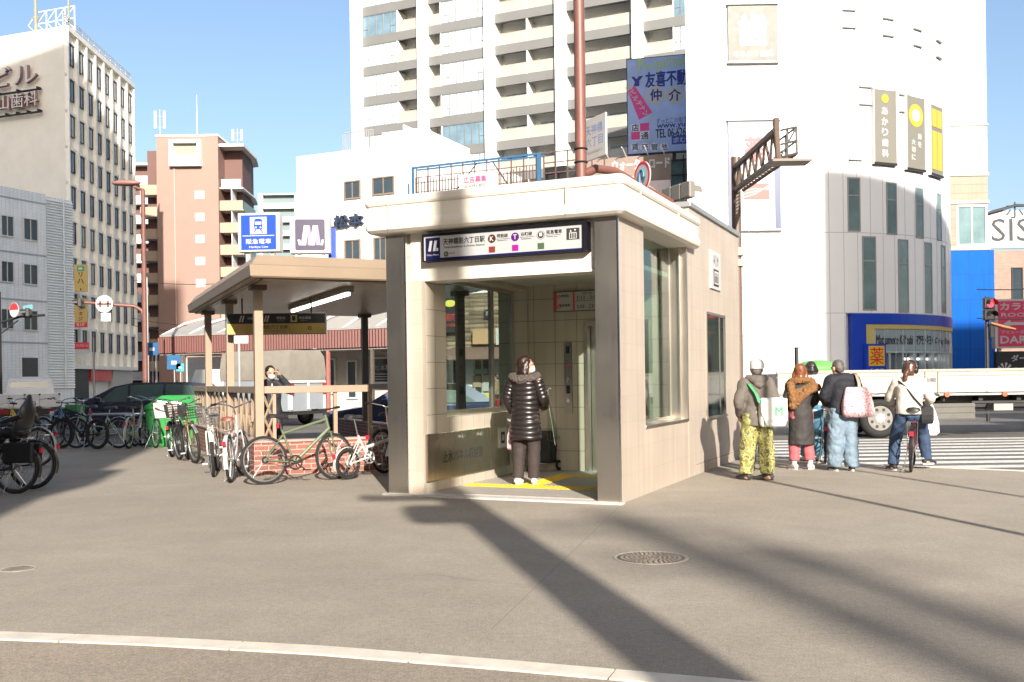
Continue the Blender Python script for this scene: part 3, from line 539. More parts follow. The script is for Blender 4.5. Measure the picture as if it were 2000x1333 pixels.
F_ = lambda P: [(xx(a),zz(b_)) for a,b_ in P]
for P in ([(.20,.16),(.30,.80),(.47,.80),(.36,.16)],[(.48,.16),(.60,.80),(.76,.80),(.66,.16)],[(.08,.34),(.13,.16),(.20,.16),(.17,.34)],[(.86,.16),(.93,.16),(.96,.34),(.89,.34)]): k.xprism(F_(P),-0.008,-0.004)
k.build('letter', WHITE, b); k = MB()
for P in ([(.43,.80),(.50,.80),(.58,.16),(.42,.16)],[(.71,.80),(.77,.80),(.86,.16),(.70,.16)]): k.xprism(F_(P),-0.0065,-0.004)
k.build('letter_shade', mat('letter_lilac', (0.2,0.175,0.27), 0.4, var=0), b)
pp = at(648,495,16.6); b = thing('blue_post','short blue post on the shelter roof beside the purple M sign','post',pp,0); k = MB(); k.box(-0.06,0.06,0,0.14,-0.34,0.42); k.build('post_body', BLUE, b); k = MB(); k.box(-0.065,0.065,-0.005,0.145,0.42,0.45); k.build('post_cap', DARK, b)
# ================================================================ buildings round the square
GRID = -radians(24.2)
# ---- tall apartment block
o = at(691,250,97); o.z = -0.1
apt = thing('apartment_tower', 'tall white apartment tower with grey floor bands and rows of balconies', 'apartment block', o, GRID)
APW = mat('apartment_white', (0.80,0.79,0.76), 0.6, var=0.05, scale=0.3); APG = mat('apartment_grey', (0.145,0.145,0.142), 0.6, var=0.06, scale=0.5)
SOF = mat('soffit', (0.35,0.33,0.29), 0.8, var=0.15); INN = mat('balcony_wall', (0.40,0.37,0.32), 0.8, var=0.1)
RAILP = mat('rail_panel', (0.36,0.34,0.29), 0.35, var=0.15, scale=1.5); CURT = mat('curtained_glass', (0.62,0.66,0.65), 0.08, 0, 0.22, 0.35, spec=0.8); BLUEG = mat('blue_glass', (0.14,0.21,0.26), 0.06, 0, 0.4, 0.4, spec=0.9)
F0, ST = 33.965, 2.9
piers = [(0.02,1.15),(7.39,8.38),(14.35,15.28),(21.29,22.26),(28.36,29.26),(35.3,36.3)]
levels = [F0+ST*k for k in range(-8,5)]; zt = levels[-1]+0.9
m = MB()
for a,b in piers: m.box(a,b,-0.45,1.6,0,zt)
m.box(0.02,36.3,1.61,14,0,zt); m.build('wall', APW, apt)
m = MB(); m.box(1.151,35.29,0.0,1.6,0,levels[0]-0.01); m.build('lower_wall', PALEW, apt)
segs = {'win': [(1.15,5.0),(9.69,14.35),(31.9,35.3)], 'bal': [(5.0,7.39),(8.38,9.69),(15.28,21.29),(22.26,28.36),(29.26,31.9)]}
bays = [(1.152,7.388),(8.382,14.348),(15.282,21.288),(22.262,28.358),(29.262,35.298)]
gb = MB(); sf = MB(); rp = {}; iw = MB()
for z in levels:
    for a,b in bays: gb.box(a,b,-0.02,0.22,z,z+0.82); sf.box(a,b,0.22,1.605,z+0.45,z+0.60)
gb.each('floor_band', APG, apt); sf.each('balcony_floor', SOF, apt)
dv = MB()
for z in levels[:-1]:
    for a,b in ((18.38,18.50),(4.94,5.06),(9.63,9.75),(31.84,31.96)): dv.box(a,b,0.02,1.605,z+0.82,z+2.9)
dv.each('divider', APW, apt)
RM = {}
for z in levels[:-1]:
    for a,b in ((5.06,7.386),(8.384,9.63),(15.284,18.38),(18.50,21.286),(22.264,28.356),(29.264,31.84)):
        k = round(b-a,2)
        if k not in RM:
            q = MB(); n = max(2,int(k/0.55))
            q.box(0,k,-0.035,-0.01,0.05,1.0); q.box(0,k,-0.05,0.0,1.0,1.05); q.box(0,k,-0.05,0.0,0,0.05)
            for i in range(n+1): x = (k-0.04)*i/n; q.box(x,x+0.04,-0.06,-0.036,0,1.0)
            RM[k] = q.mesh('balcony_rail', RAILP)
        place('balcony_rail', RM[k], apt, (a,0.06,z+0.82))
WP = {}
def wide_window(par, a, b, z, h, panes, mats, i, y=0.05):
    k = (round(b-a,2),panes)
    if k not in WP:
        w_ = b-a; fr = MB(); fr.box(0,w_,-0.05,0.1,0,0.07); fr.box(0,w_,-0.05,0.1,h-0.07,h); xs = [0]
        ws = [0.17]+[0.66/(panes-2)]*(panes-2)+[0.17]; acc = 0
        for f in ws: acc += f*w_; xs.append(acc)
        for j,x in enumerate(xs): x0 = min(max(x-0.035,0),w_-0.07); fr.box(x0,x0+0.07,-0.05,0.1,0.07,h-0.07)
        fr.box(0.07,xs[1]-0.035,-0.04,0.08,0.72,0.78); fr.box(xs[-2]+0.035,w_-0.07,-0.04,0.08,0.72,0.78)
        pn = MB(); pn.box(0.05,w_-0.05,0.0,0.03,0.05,h-0.05)
        WP[k] = (fr.mesh('window', mat('window_frame_grey', (0.16,0.19,0.19), 0.4, 0.2, 0.04)), pn.mesh('pane', mats[0]), pn.mesh('pane', mats[1]))
    o_ = place('window', WP[k][0], par, (a,y,z)); place('pane', WP[k][1+i], o_)
for j,z in enumerate(levels[:-1]):
    for q,(a,b) in enumerate(((1.152,4.94),(9.75,14.348),(31.96,35.298))): wide_window(apt, a+0.001, b-0.001, z+0.82, 2.08, 5 if q==0 else 6, (CURT,BLUEG), 1 if (j*3+q*5)%7 == 3 else 0)
ac = MB(); rnd = random.Random(3)
for z in levels[:-1]:
    for a,b in ((15.4,18.2),(18.6,21.1),(22.4,28.2),(29.4,31.5)):
        x = a+rnd.random()*(b-a-1.0); ac.box(x,x+0.8,0.95,1.25,z+0.62,z+1.25)
        ac.box(a+0.5,a+1.4,1.595,1.602,z+0.62,z+2.6) if rnd.random()<0.0 else None
ac.each('air_conditioner', PALEW, apt)
for (a,b) in ((15.6,17.9),(19.0,20.8),(22.8,25.0),(25.6,27.8),(29.6,31.5),(5.3,7.1)):
    for z in levels[:-1]: window(apt, a, z+0.62, b-a, 1.9, 1.60, FRAMEW, BLUEG, 1)

# ---- office block with roof letters
oc = at(139,720,90); oc.z = -0.1; ofz = atan2(18,-0.81)        # street front runs away from the camera
off = thing('office_block', 'cream office block with roof letters on its blank side and tall dark windows', 'office block', oc, ofz)
CREAM = mat('cream_wall', (0.80,0.75,0.65), 0.6, var=0.08, scale=0.4); CREAM2 = mat('cream_panel', (0.80,0.76,0.68), 0.6, var=0.1, scale=0.8)
# local frame: x along the street front (away), y towards the left behind the front
def rot2(v, a): return (v[0]*cos(a)-v[1]*sin(a), v[0]*sin(a)+v[1]*cos(a))
sdir = rot2((-0.94,0.34), -ofz); sx, sy = sdir[0]*42, sdir[1]*42
m = MB(); m.prism([(0,0.25),(18,0.25),(18+sx,sy),(sx,sy)], 3.3, 34.0); m.prism([(0.6,0.8),(17.6,0.8),(17+sx,sy),(1+sx,sy)], 0, 3.3); m.build('wall', CREAM, off)
m = MB()
for i in range(9): m.box(max(0,i*2.25-0.2), min(18,i*2.25+0.2), -0.12, 0.249, 3.2, 33.6)
m.each('pilaster', CREAM2, off)
m = MB()
for k in range(9): m.box(0.0,18,0.04,0.248,3.9+3.26*k+2.75,3.9+3.26*k+3.0)
m.box(-0.02,18.02,-0.16,0.24,33.6,34.05); m.box(0,18,-0.1,0.6,3.0,3.35); m.build('band', CREAM2, off)
for i in range(8):
    for k in range(9): window(off, i*2.25+0.45, 4.65+3.26*k, 1.35, 1.95, 0.16, DARK, SKYGLASS, 1, 0.07)
m = MB()
for i in range(13): m.box(i*1.5,i*1.5+0.06,0.3,0.36,34.0,35.1)
for z in (34.3,34.6,34.9,35.1): m.box(0,18.06,0.29,0.37,z,z+0.05)
m.build('roof_railing', WHITE, off)
for i,(a,b,mt) in enumerate(((0.3,5,'dark_metal'),(5.6,11,'red_paint'),(11.6,17.4,'board_white'))): m = MB(); m.box(a,b,0.3,0.79,0.1 if i!=1 else 1.9,3.0); m.build('shop_front', MATS[mt], off)
# letters on the side wall
srz = atan2(-0.34,0.94); lc = oc + Vector((-0.06,-0.16,0))
LETR = mat('letter_red', (0.26,0.15,0.14), 0.5, var=0.1); LETF = mat('letter_face', (0.62,0.58,0.55), 0.5, var=0.05)
def wall_letters(name, body, x_r, y_top, y_bot, label, wpx):
    t = thing(name, label, 'sign letters', lc, srz); xr, zb = onface(lc, srz, x_r, y_bot, -0.35); _, zt_ = onface(lc, srz, x_r, y_top, -0.35); xl, _ = onface(lc, srz, x_r-wpx, y_bot, -0.35)
    k = MB(); k.text(body, xr, zb+0.1, zt_-zb, -0.38, xr-xl, 0.16, 0.015, 'RIGHT'); k.build('letter_body', LETR, t)
    k = MB(); k.text(body, xr, zb+0.1, zt_-zb, -0.56, xr-xl, 0.01, 0.0, 'RIGHT'); k.build('letter_face', LETF, t)
    k = MB(); k.box(xl,xr+0.3,-0.45,-0.2,zb-0.5,zb-0.38); n = 6
    for i in range(n): x = xl+(xr-xl)*i/(n-1); k.box(x-0.05,x+0.05,-0.5,0.0,zb-0.37,zb-0.2)
    k.build('letter_frame', DARK, t)
wall_letters('roof_letters','大山ビル',74,122,163,'large red sided building letters high on the cream office wall',190)
wall_letters('roof_letters','大山歯科',76,178,207,'smaller row of dental clinic letters on the cream office wall, below the big letters',104)
# roof truss and mast
t = thing('roof_truss', 'white steel truss and antenna masts on the cream office roof', 'roof structure', oc+Vector((0,0,34.1)), srz)
k = MB()
for i in range(5): x = -0.5-i*1.1; k.tube([(x,1.5,0),(x,1.5,2.3)],0.05,5); k.tube([(x,1.5,0.2),(x-1.1,1.5,1.2),(x,1.5,2.3)],0.035,5)
for z in (0.2,1.2,2.3): k.tube([(-0.5,1.5,z),(-5.0,1.5,z)],0.05,5)
k.build('truss', PALEW, t)
k = MB(); k.tube([(-0.9,1.2,0),(-0.9,1.2,5.6)],0.09,6); k.tube([(-4.6,1.0,-0.3),(-4.6,1.0,6)],0.12,6); k.tube([(-5.2,1.0,1.6),(-4.1,1.0,1.6)],0.07,5); k.build('mast', mat('olive_mast', (0.25,0.24,0.16), 0.6), t)

# ---- grey tiled building at the left edge
o = at(145,700,72); BRZ = atan2(0.912,0.41); o = at(146,720,70); o.z = -0.1
TW = brick_mat('pale_tile', (0.70,0.745,0.775), (0.50,0.54,0.57), 0.30, 0.10, 'x', 0.012, 0.0, 0.05, 0.4, 0.2, 0.06)
til = thing('tiled_building', 'pale grey tiled building with sliding windows and a ribbed metal corner', 'building', o, BRZ)
def tf(px,py): return onface(o, BRZ, px, py)
x92 = tf(92,560)[0]; ztop = tf(92,378)[1]; zto2 = tf(10,357)[1]
m = MB(); m.box(-26,x92,0,12,0,ztop); m.box(x92+0.001,0,0.05,12,0,ztop-0.1); m.build('wall', TW, til)
m = MB(); n = 70
for i in range(n): z = 1.3+(ztop-1.5)*i/n; m.add([(x92,0.048,z),(0,0.048,z),(0,-0.06,z+0.02),(x92,-0.06,z+0.02),(x92,0.048,z+0.16),(0,0.048,z+0.16)],[(0,1,2,3),(3,2,5,4)])
xm = (x92*0.38); m.box(xm-0.05,xm+0.05,-0.1,-0.06,1.2,ztop); m.build('ribbed_panel', mat('ribbed_metal', (0.72,0.76,0.78), 0.4, 0.3, 0.06), til)
for a,b,rows in ((-0,26,((418,458),(507,548),(600,640))),(44,73,((424,466),(513,553),(603,643)))):
    for t_,b_ in rows:
        xl,zb = tf(a,b_); xr,zt_ = tf(b,t_); window(til, xl, zb, xr-xl, tf((a+b)/2,t_)[1]-zb, -0.025, FRAMEW, DGLASS, 1, 0.07)
window(til, tf(0,0)[0]-3.4, tf(10,460)[1], 1.8, 2.2, -0.025, FRAMEW, DGLASS, 1, 0.07)
m = MB(); 
for y_ in (387,491,582,665): z = tf(46,y_)[1]; m.box(-26,x92-0.01,-0.02,0.0,z-0.12,z)
m.each('string_course', mat('course_grey', (0.30,0.33,0.36), 0.5), til)
xl,zt_ = tf(43,696); xr,_ = tf(74,696); m = MB(); m.box(xl,xr,-0.01,0.01,0.1,zt_); m.build('doorway', mat('doorway_dark', (0.06,0.06,0.06), 0.7), til)
t = thing('roof_cage', 'thin metal ladder cage on the grey tiled building', 'roof ladder', o+Vector((-9.0,-10.5,0)), BRZ)
k = MB()
for z in (ztop+0.4,ztop+1.1,ztop+1.8):
    k.tube([(-1.5,1,z),(1.2,1,z)],0.03,5); k.tube([(-1.5,2,z),(1.2,2,z)],0.03,5)
for x in (-1.5,-0.6,0.3,1.2): k.tube([(x,1,ztop-0.6),(x,1,ztop+1.9)],0.03,5); k.tube([(x,2,ztop-0.6),(x,2,ztop+1.9)],0.03,5)
k.build('cage', GREY, t)

# ---- red-brown apartment house
o = at(305,268,130); zt_ = o.z; o = Vector((o.x,130,-0.1))
rb = thing('brown_apartments', 'red brown apartment house with beige balconies and a white framed top window', 'apartment block', o, 0)
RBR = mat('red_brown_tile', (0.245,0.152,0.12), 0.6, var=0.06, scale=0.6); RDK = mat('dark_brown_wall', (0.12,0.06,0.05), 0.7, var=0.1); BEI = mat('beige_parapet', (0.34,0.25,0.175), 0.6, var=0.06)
m = MB(); m.box(0,8.05,0,12,0,zt_+0.1); m.build('wall', RBR, rb); m = MB(); m.box(-0.1,8.15,-0.1,12.1,zt_+0.101,zt_+0.35); m.build('roof_edge', PALEW, rb)
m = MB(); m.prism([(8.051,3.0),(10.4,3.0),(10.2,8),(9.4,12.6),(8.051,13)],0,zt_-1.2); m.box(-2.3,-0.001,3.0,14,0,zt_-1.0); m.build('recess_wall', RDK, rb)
for k in range(6):
    cx = at(385,0,130).x-o.x; z = at(385,388+43*k,130).z; window(rb, cx-0.6, z, 1.2, 1.05, -0.0, FRAMEW, CURT, 1, 0.08)
x0 = at(329,0,130).x-o.x; x1 = at(391,0,130).x-o.x; z0 = at(360,325,130).z; z1 = at(360,274,130).z
m = MB(); m.box(x0,x0+0.5,-0.7,-0.002,z0,z1); m.box(x1-0.5,x1,-0.7,-0.002,z0,z1); m.box(x0+0.5,x1-0.5,-0.7,-0.002,z1-0.4,z1); m.box(x0+0.5,x1-0.5,-0.7,-0.002,z0,z0+1.3); m.build('framed_balcony', PALEW, rb)
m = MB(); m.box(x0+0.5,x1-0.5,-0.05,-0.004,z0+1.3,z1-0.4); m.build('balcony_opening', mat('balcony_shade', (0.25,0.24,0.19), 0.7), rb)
m = MB(); m.tube([(x0+0.5,-0.1,2),(x0+0.5,-0.1,z0)],0.08,6); m.build('drain_pipe', mat('pipe_pink', (0.45,0.30,0.26), 0.6), rb)
zf = at(450,366,131).z
fl = MB(); pf = MB(); ps = MB()
for k in range(11):
    z = zf-2.9*k+0.0
    if z < 1: break
    P = [(8.06,0.6),(11.1,0.6),(10.8,8),(9.9,13),(8.06,14)]
    fl.prism(P, z-0.18, z)
    if k == 0: continue
    pf.box(8.06,11.05,0.5,0.62,z-0.15,z+1.15); ps.add([(11.12,0.55,z-0.15),(10.82,8,z-0.15),(10.82,8,z+1.1),(11.12,0.55,z+1.1),(11.02,0.6,z-0.15),(10.72,8,z-0.15),(10.72,8,z+1.1),(11.02,0.6,z+1.1)],[(0,1,2,3),(7,6,5,4),(3,2,6,7),(0,4,5,1)])
    fl.box(9.5,9.6,0.7,3,z,z+2.7)
fl.prism([(8.06,0.4),(11.3,0.4),(11.0,8),(10.0,13.2),(8.06,14)], zt_-1.15, zt_-0.8)
fl.each('balcony_floor', PALEW, rb); pf.each('balcony_parapet', BEI, rb); ps.each('balcony_side', mat('grey_rail', (0.2,0.29,0.26), 0.5), rb)
lf = MB(); lp = MB()
for k in range(11):
    z = zf-2.9*k-0.6
    if z < 1: break
    lf.box(-2.6,-0.002,1.2,3.0,z-0.18,z); lp.box(-2.6,-0.002,1.05,1.19,z-0.15,z+1.15)
lf.each('side_floor', PALEW, rb); lp.each('side_parapet', BEI, rb)
m = MB(); m.box(8.2,10.8,0.7,0.74,zf+0.05,zf+1.1); m.build('glass_rail', mat('green_glass', (0.30,0.40,0.36), 0.1, 0, 0.1), rb)
def antenna(px,py,Y,h,label):
    p = at(px,py,Y); t = thing('roof_antenna', label, 'antenna', p); k = MB(); k.tube([(0,0,0),(0,0,h)],0.07,6); k.tube([(-0.6,0,h*0.35),(0.6,0,h*0.35)],0.05,5); k.tube([(-0.6,0,h*0.75),(0.6,0,h*0.75)],0.05,5); k.build('mast',GREY,t)
    k = MB(); [k.box(x-0.16,x+0.16,-0.14,0.1,h*0.3,h*0.95) for x in (-0.6,0.6)]; k.build('antenna_panel',WHITE,t,bevel=0.04)
antenna(313,268,131,3.6,'grey mast with white panel antennas at the roof corner of the red brown apartments')
antenna(464,286,136,2.4,'white panel antennas on the lower roof of the red brown apartments')
p = at(385,268,133); t = tag(MB().tube([(0,0,0),(0,0,5.6)],[0.07,0.03],6).build('lightning_rod', PALEW, None, loc=p), 'thin white rod standing on the red brown apartment roof', 'rod')
# ---- slab of balconies between office and brown block, and far teal block
def slab_block(name, label, px0, px1, ytop, Y, col, band, floors, pitch, rz=0.0, depth=10):
    a = at(px0,ytop,Y); b = at(px1,ytop,Y); wd = b.x-a.x; t = thing(name, label, 'apartment block', (a.x,Y,-0.1), rz)
    k = MB(); k.box(0,wd,1.4,depth,0,a.z); k.build('wall', col, t)
    k = MB(); q = MB()
    for i in range(floors):
        z = a.z-pitch*i-0.3
        if z < 1.5: break
        k.box(-0.2,wd+0.2,0,1.395,z,z+0.3); q.box(-0.2,wd+0.2,-0.06,0.0,z-pitch+0.32,z-pitch+1.3) if z-pitch > 1 else None
    k.each('floor_slab', PALEW, t); q.each('balcony_parapet', band, t)
    return t,wd,a.z
slab_block('balcony_block','narrow pale balcony block between the cream office and the red brown apartments',236,312,318,150,RDK,mat('pale_parapet', (0.60,0.58,0.53), 0.6, var=0.1),12,2.95)
tt,wd,z_ = slab_block('teal_block','distant pale green apartment block with dark windows behind the shelter signs',505,600,378,240,mat('teal_dark', (0.12,0.17,0.18), 0.5),mat('teal_parapet', (0.27,0.36,0.33), 0.5),8,3.3)
k = MB(); [k.box(wd*f,wd*f+0.9,-0.3,1.4,0,z_) for f in (0.0,0.74,0.95)]; k.each('column', PALEW, tt)

# ---- white building with a two-character name
o = at(788,277,55); zt_ = o.z; o.z = -0.1
mb = thing('white_building', 'plain white building with brown framed windows and two dark name characters', 'building', o, GRID)
m = MB(); m.box(-7.2,0,0,17,0,zt_); m.build('wall', mat('bright_wall', (0.80,0.79,0.77), 0.6, var=0.05, scale=0.4), mb)
def of(px,py): return onface(o, GRID, px, py)
BFR = mat('brown_frame', (0.20,0.15,0.11), 0.5)
for x0_,x1_,t_,b_ in ((673,705,350,388),(728,771,342,380),(674,705,465,520),(731,756,460,520)):
    xl,zb = of(x0_,b_); xr,zz_ = of(x1_,t_); window(mb, xl, zb, xr-xl, of((x0_+x1_)/2,t_)[1]-zb, -0.01, BFR, DGLASS, 1, 0.08)
nl = thing('name_letters', 'two dark blue raised characters on the plain white building wall', 'sign letters', o, GRID)
xl,zb = of(657,444); xr,zz_ = of(712,415); k = MB(); k.text('松本', (xl+xr)/2, zb, zz_-zb, -0.15, xr-xl, 0.09, 0.03); k.build('letter_body', mat('letter_navy', (0.012,0.02,0.045), 0.5), nl)
k = MB(); k.text('松本', (xl+xr)/2-0.05, zb+0.06, zz_-zb, -0.245, xr-xl, 0.004, 0.0); k.build('letter_face', mat('letter_slate', (0.03,0.04,0.07), 0.5), nl)
def railing(name, label, frm, x0, x1, y, z, h, along='x', sp=0.14, m_=GREY):
    t = thing(name, label, 'railing', frm.location, frm.rotation_euler.z); k = MB(); n = int((x1-x0)/sp)
    B = (lambda a,b,c,d,e,f: k.box(a,b,c,d,e,f)) if along == 'x' else (lambda a,b,c,d,e,f: k.box(c,d,a,b,e,f))
    for i in range(n+1): xx = x0+(x1-x0)*i/n; B(xx-0.02,xx+0.02,y-0.02,y+0.02,z,z+h)
    B(x0,x1,y-0.03,y+0.03,z+h,z+h+0.05); k.build('rail_bars', m_, t)
xl,_ = of(668,270); xr,_ = of(727,270); railing('roof_railing','grey bar railing over the left half of the white building roof',mb,xl,xr,0.1,zt_+0.0,1.0)
railing('roof_railing','white bar railing along the receding roof edge of the white building',mb,0.2,16.5,-0.1,zt_+0.0,1.05,'y',0.2,PALEW)
m = MB(); m.box(-3.2,-0.4,3,9,zt_,zt_+1.6); m.build('roof_hut', PALEW, mb)

# ---- shop building behind the entrance: rooftop frame above, boarded shop front below
o = at(800,700,41); o.z = -0.1
sh = thing('shop_building', 'shop building seen through the entrance window with weathered timber boards above its awning', 'shop', o, GRID)
def sf_(px,py,off_=0.0): return onface(o, GRID, px, py, off_)
z9 = sf_(806,378)[1]; zw = sf_(950,566)[1]; zb2 = sf_(950,640)[1]
m = MB(); m.box(0,9.6,0.2,7,zw,z9-0.05); m.box(0,9.6,0.6,7,0,zw); m.build('wall', PALEW, sh)
m = MB(); rnd = random.Random(5); nb = 14
for i in range(nb): z = zb2-0.9+(zw-zb2+0.9)*i/nb; m.box(0.2,9.5,0.12+0.02*rnd.random(),0.199,z+0.01,z+(zw-zb2+0.9)/nb-0.005)
WOOD = brick_mat('weathered_boards', (0.27,0.19,0.13), (0.08,0.06,0.05), 1.7, 0.17, 'x', 0.012, 0.4, 0.5, 0.8, 0.5, 0.35); m.build('timber_boards', WOOD, sh)
def board(name, x0,y0,x1,y1, col, off_, th=0.1, parent=sh):
    xl,zb = sf_(x0,y1,off_); xr,_ = sf_(x1,y1,off_); zt2 = sf_((x0+x1)/2,y0,off_)[1]; k = MB(); k.box(xl,xr,off_,off_+th,zb,zt2); return k.build(name, col, parent), xl, xr, zb, zt2
board('window_frame_boards',978,597,1060,632,mat('rust_frame', (0.30,0.13,0.07), 0.7, var=0.3),0.02); board('upper_window',983,599,1005,629,SKYGLASS,-0.02,0.03); board('upper_window',1012,599,1050,629,SKYGLASS,-0.02,0.03)
b,xl,xr,zb,zz_ = board('black_sign',946,600,961,617,INK,0.0); k = MB(); k.text('串',(xl+xr)/2,zb+0.08,(zz_-zb)*0.6,-0.005,(xr-xl)*0.6); k.build('lettering', WHITE, b)
board('brown_sign',923,639,966,668,mat('tan_sign', (0.42,0.26,0.15), 0.5, var=0.06),-0.12)
ys = thing('restaurant_sign', 'white restaurant sign with pink brush lettering seen through the entrance window', 'sign', o, GRID)
b,xl,xr,zb,zz_ = board('sign_board',968,634,1052,669,WHITE,-0.14,0.12,ys); k = MB(); k.text('やよい軒',xl+0.25,zb+(zz_-zb)*0.22,(zz_-zb)*0.6,-0.145,(xr-xl)*0.86,0,0.02,'LEFT'); k.build('lettering', mat('brush_pink', (0.62,0.04,0.16), 0.5), b)
b,xl,xr,zb,zz_ = board('black_poster',866,574,893,646,INK,-0.1); k = MB(); k.text('焼肉',(xl+xr)/2,zb+(zz_-zb)*0.32,(zz_-zb)*0.22,-0.105,(xr-xl)*0.8); k.text('食べ放題',(xl+xr)/2,zb+(zz_-zb)*0.16,(zz_-zb)*0.1,-0.105,(xr-xl)*0.8); k.build('lettering', mat('poster_red', (0.5,0.05,0.05), 0.5), b)
k = MB(); k.ell(((xl+xr)/2,-0.1,zz_-(zz_-zb)*0.2),((xr-xl)*0.4,0.01,0.14)); k.build('poster_mark', mat('poster_yellow', (0.62,0.55,0.10), 0.5), b)
xl,za = sf_(880,674,-0.1); xr,_ = sf_(1060,674,-0.1); zc = sf_(960,696,-1.2)[1]; m = MB(); m.loft([[(xl,0.1,za),(xr,0.1,za)],[(xl,-1.2,zc+0.12),(xr,-1.2,zc+0.12)],[(xl,-1.2,zc),(xr,-1.2,zc)],[(xl,0.1,zc)],] if False else [[(xl,0.1,zc-0.02),(xr,0.1,zc-0.02),(xr,0.1,za),(xl,0.1,za)],[(xl,-1.2,zc),(xr,-1.2,zc),(xr,-1.2,zc+0.14),(xl,-1.2,zc+0.14)]]); m.build('awning', mat('awning_brown', (0.20,0.12,0.095), 0.7, var=0.1), sh)
for i,(x0_,x1_) in enumerate(((872,897),(925,960),(978,1060))): xl,zb = sf_(x0_,800,0.5); xr,_ = sf_(x1_,800,0.5); window(sh, xl, 0.9, xr-xl, 2.0, 0.56, FRAMEW, DGLASS, 1, 0.08)
for x0_,y0_,x1_,y1_,c in ((925,716,952,726,'teal_parapet'),(924,730,939,752,'beige_parapet'),(943,728,959,760,'board_white'),(947,764,960,776,'poster_yellow')): board('poster',x0_,y0_,x1_,y1_,MATS[c],0.44,0.02)
# rooftop frame
xl,_ = sf_(806,375); xr,_ = sf_(1057,352); fr = thing('billboard_scaffold', 'blue steel billboard frame with rusty lattice on the shop roof, holding a small paper notice', 'billboard frame', o, GRID)
BLF = mat('frame_blue', (0.03,0.11,0.22), 0.5, var=0.1); RUST = mat('rusty_steel', (0.10,0.06,0.05), 0.7, var=0.4, scale=6)
m = MB(); h = 1.16; m.box(xl,xr,-0.08,0.02,z9+h-0.07,z9+h); m.box(xl,xl+0.07,-0.08,0.02,z9-0.05,z9+h-0.07); m.box(xr-0.14,xr,-0.08,0.02,z9-0.05,z9+h-0.07); m.box(xl,xr,0.4,0.46,z9+h-0.06,z9+h); m.box(xl-0.18,xl-0.14,-0.08,0.0,z9-0.05,z9+0.5); m.build('outer_frame', BLF, fr)
m = MB(); rnd = random.Random(2)
for i in range(40):
    x = xl+0.12+(xr-xl-0.35)*i/39; m.box(x-0.014,x+0.014,0.03,0.06,z9-0.05,z9+0.55+0.2*rnd.random())
for i in range(11): x = xl+0.2+(xr-xl-0.4)*i/10; m.box(x-0.02,x+0.02,-0.02,0.02,z9-0.05,z9+h-0.08)
for z in (0.12,0.5,0.72): m.box(xl+0.1,xr-0.15,0.06,0.09,z9+z,z9+z+0.03)
m.tube([(xl+1.9,0.1,z9),(xl+2.9,0.1,z9+h-0.1)],0.03,4); m.tube([(xl+3.6,0.1,z9+h-0.1),(xl+4.3,0.1,z9)],0.03,4); m.build('lattice', RUST, fr)
b,x0_,x1_,zb,zz_ = board('notice_board',897,334,973,368,WHITE,-0.14,0.02,fr); k = MB(); k.text('広告募集',(x0_+x1_)/2-0.15,zb+(zz_-zb)*0.42,(zz_-zb)*0.42,-0.145,(x1_-x0_)*0.58,0,0.02); k.build('lettering', MATS['brush_pink'], b)
k = MB(); k.text('06-4395-8055',(x0_+x1_)/2-0.15,zb+0.08,(zz_-zb)*0.2,-0.145,(x1_-x0_)*0.6); k.build('small_lettering', INK, b)
m = MB()
xe,_ = sf_(1180,345); 
for z in (0.35,0.75,1.15): m.box(xr+0.05,xe,0.1,0.14,z9+z,z9+z+0.04)
for i in range(6): x = xr+0.05+(xe-xr)*i/5.2; m.box(x,x+0.04,0.1,0.14,z9-0.05,z9+1.15)
t = thing('rooftop_railing', 'thin dark pipe railing beside the blue frame on the shop roof', 'railing', o, GRID); m.build('rail_bars', RUST, t)
bx,_ = sf_(1064,340,1.2); m = MB(); m.box(bx,bx+0.9,1.2,2.2,z9-0.05,z9+0.85); m.build('roof_tank', DARK, sh)

# ---- billboard above, walk sign below
p0 = at(1223,115,56); o = Vector((p0.x,56,0)); brz = -radians(14)
def bf(px,py): return onface(o, brz, px, py)
bb = thing('billboard', 'tall blue estate agent billboard with a pink banner and round white characters', 'billboard', o, brz)
x0_,zb = bf(1224,304); _,zt_ = bf(1224,116); bw = 6.0
m = MB(); m.box(0,bw,0,0.35,zb,zt_); m.build('panel_box', DARK, bb)
bm_ = mat('billboard_blue', (0.36,0.47,0.76), 0.5, var=0.25, scale=0.35); m = MB(); m.box(0.05,bw-0.05,-0.01,0,zb+0.06,zt_-0.05); m.build('panel_face', bm_, bb)
def bt(mb_, s_, px0, py0, px1, py1, y=-0.015, bold=0.02, **k):
    xa,zc_ = bf(px0,py1); xb,_ = bf(px1,py1); _,zd = bf((px0+px1)/2,py0); zc_ = bf((px0+px1)/2,py1)[1]; mb_.text(s_, xa, zc_, zd-zc_, y, xb-xa, 0.002, bold, 'LEFT', **k)
k = MB(); bt(k,'R',1246,114,1261,136,bold=0.01); bt(k,'eal',1261,122,1279,134,bold=0.01); bt(k,'p',1283,120,1293,142,bold=0.01); bt(k,'artner',1293,112,1339,131,bold=0.01); k.build('green_lettering', mat('bill_green', (0.42,0.55,0.18), 0.5), bb)
k = MB(); bt(k,'友喜不動産',1261,138,1362,168,bold=0.03); bt(k,'ずっとこの街で',1282,230,1342,241,bold=0.0); bt(k,'www.yu-ki',1283,238,1356,252); k.build('navy_lettering', mat('bill_navy', (0.015,0.03,0.22), 0.5), bb)
xa,za = bf(1247,160); k = MB(); k.xprism([(xa-0.28,za-0.25),(xa+0.05,za-0.25),(xa+0.05,za+0.05),(xa+0.28,za+0.3),(xa+0.02,za+0.3),(xa-0.1,za+0.15),(xa-0.25,za+0.3),(xa-0.4,za+0.3),(xa-0.2,za)],-0.02,-0.01); k.build('house_mark', MATS['bill_navy'], bb)
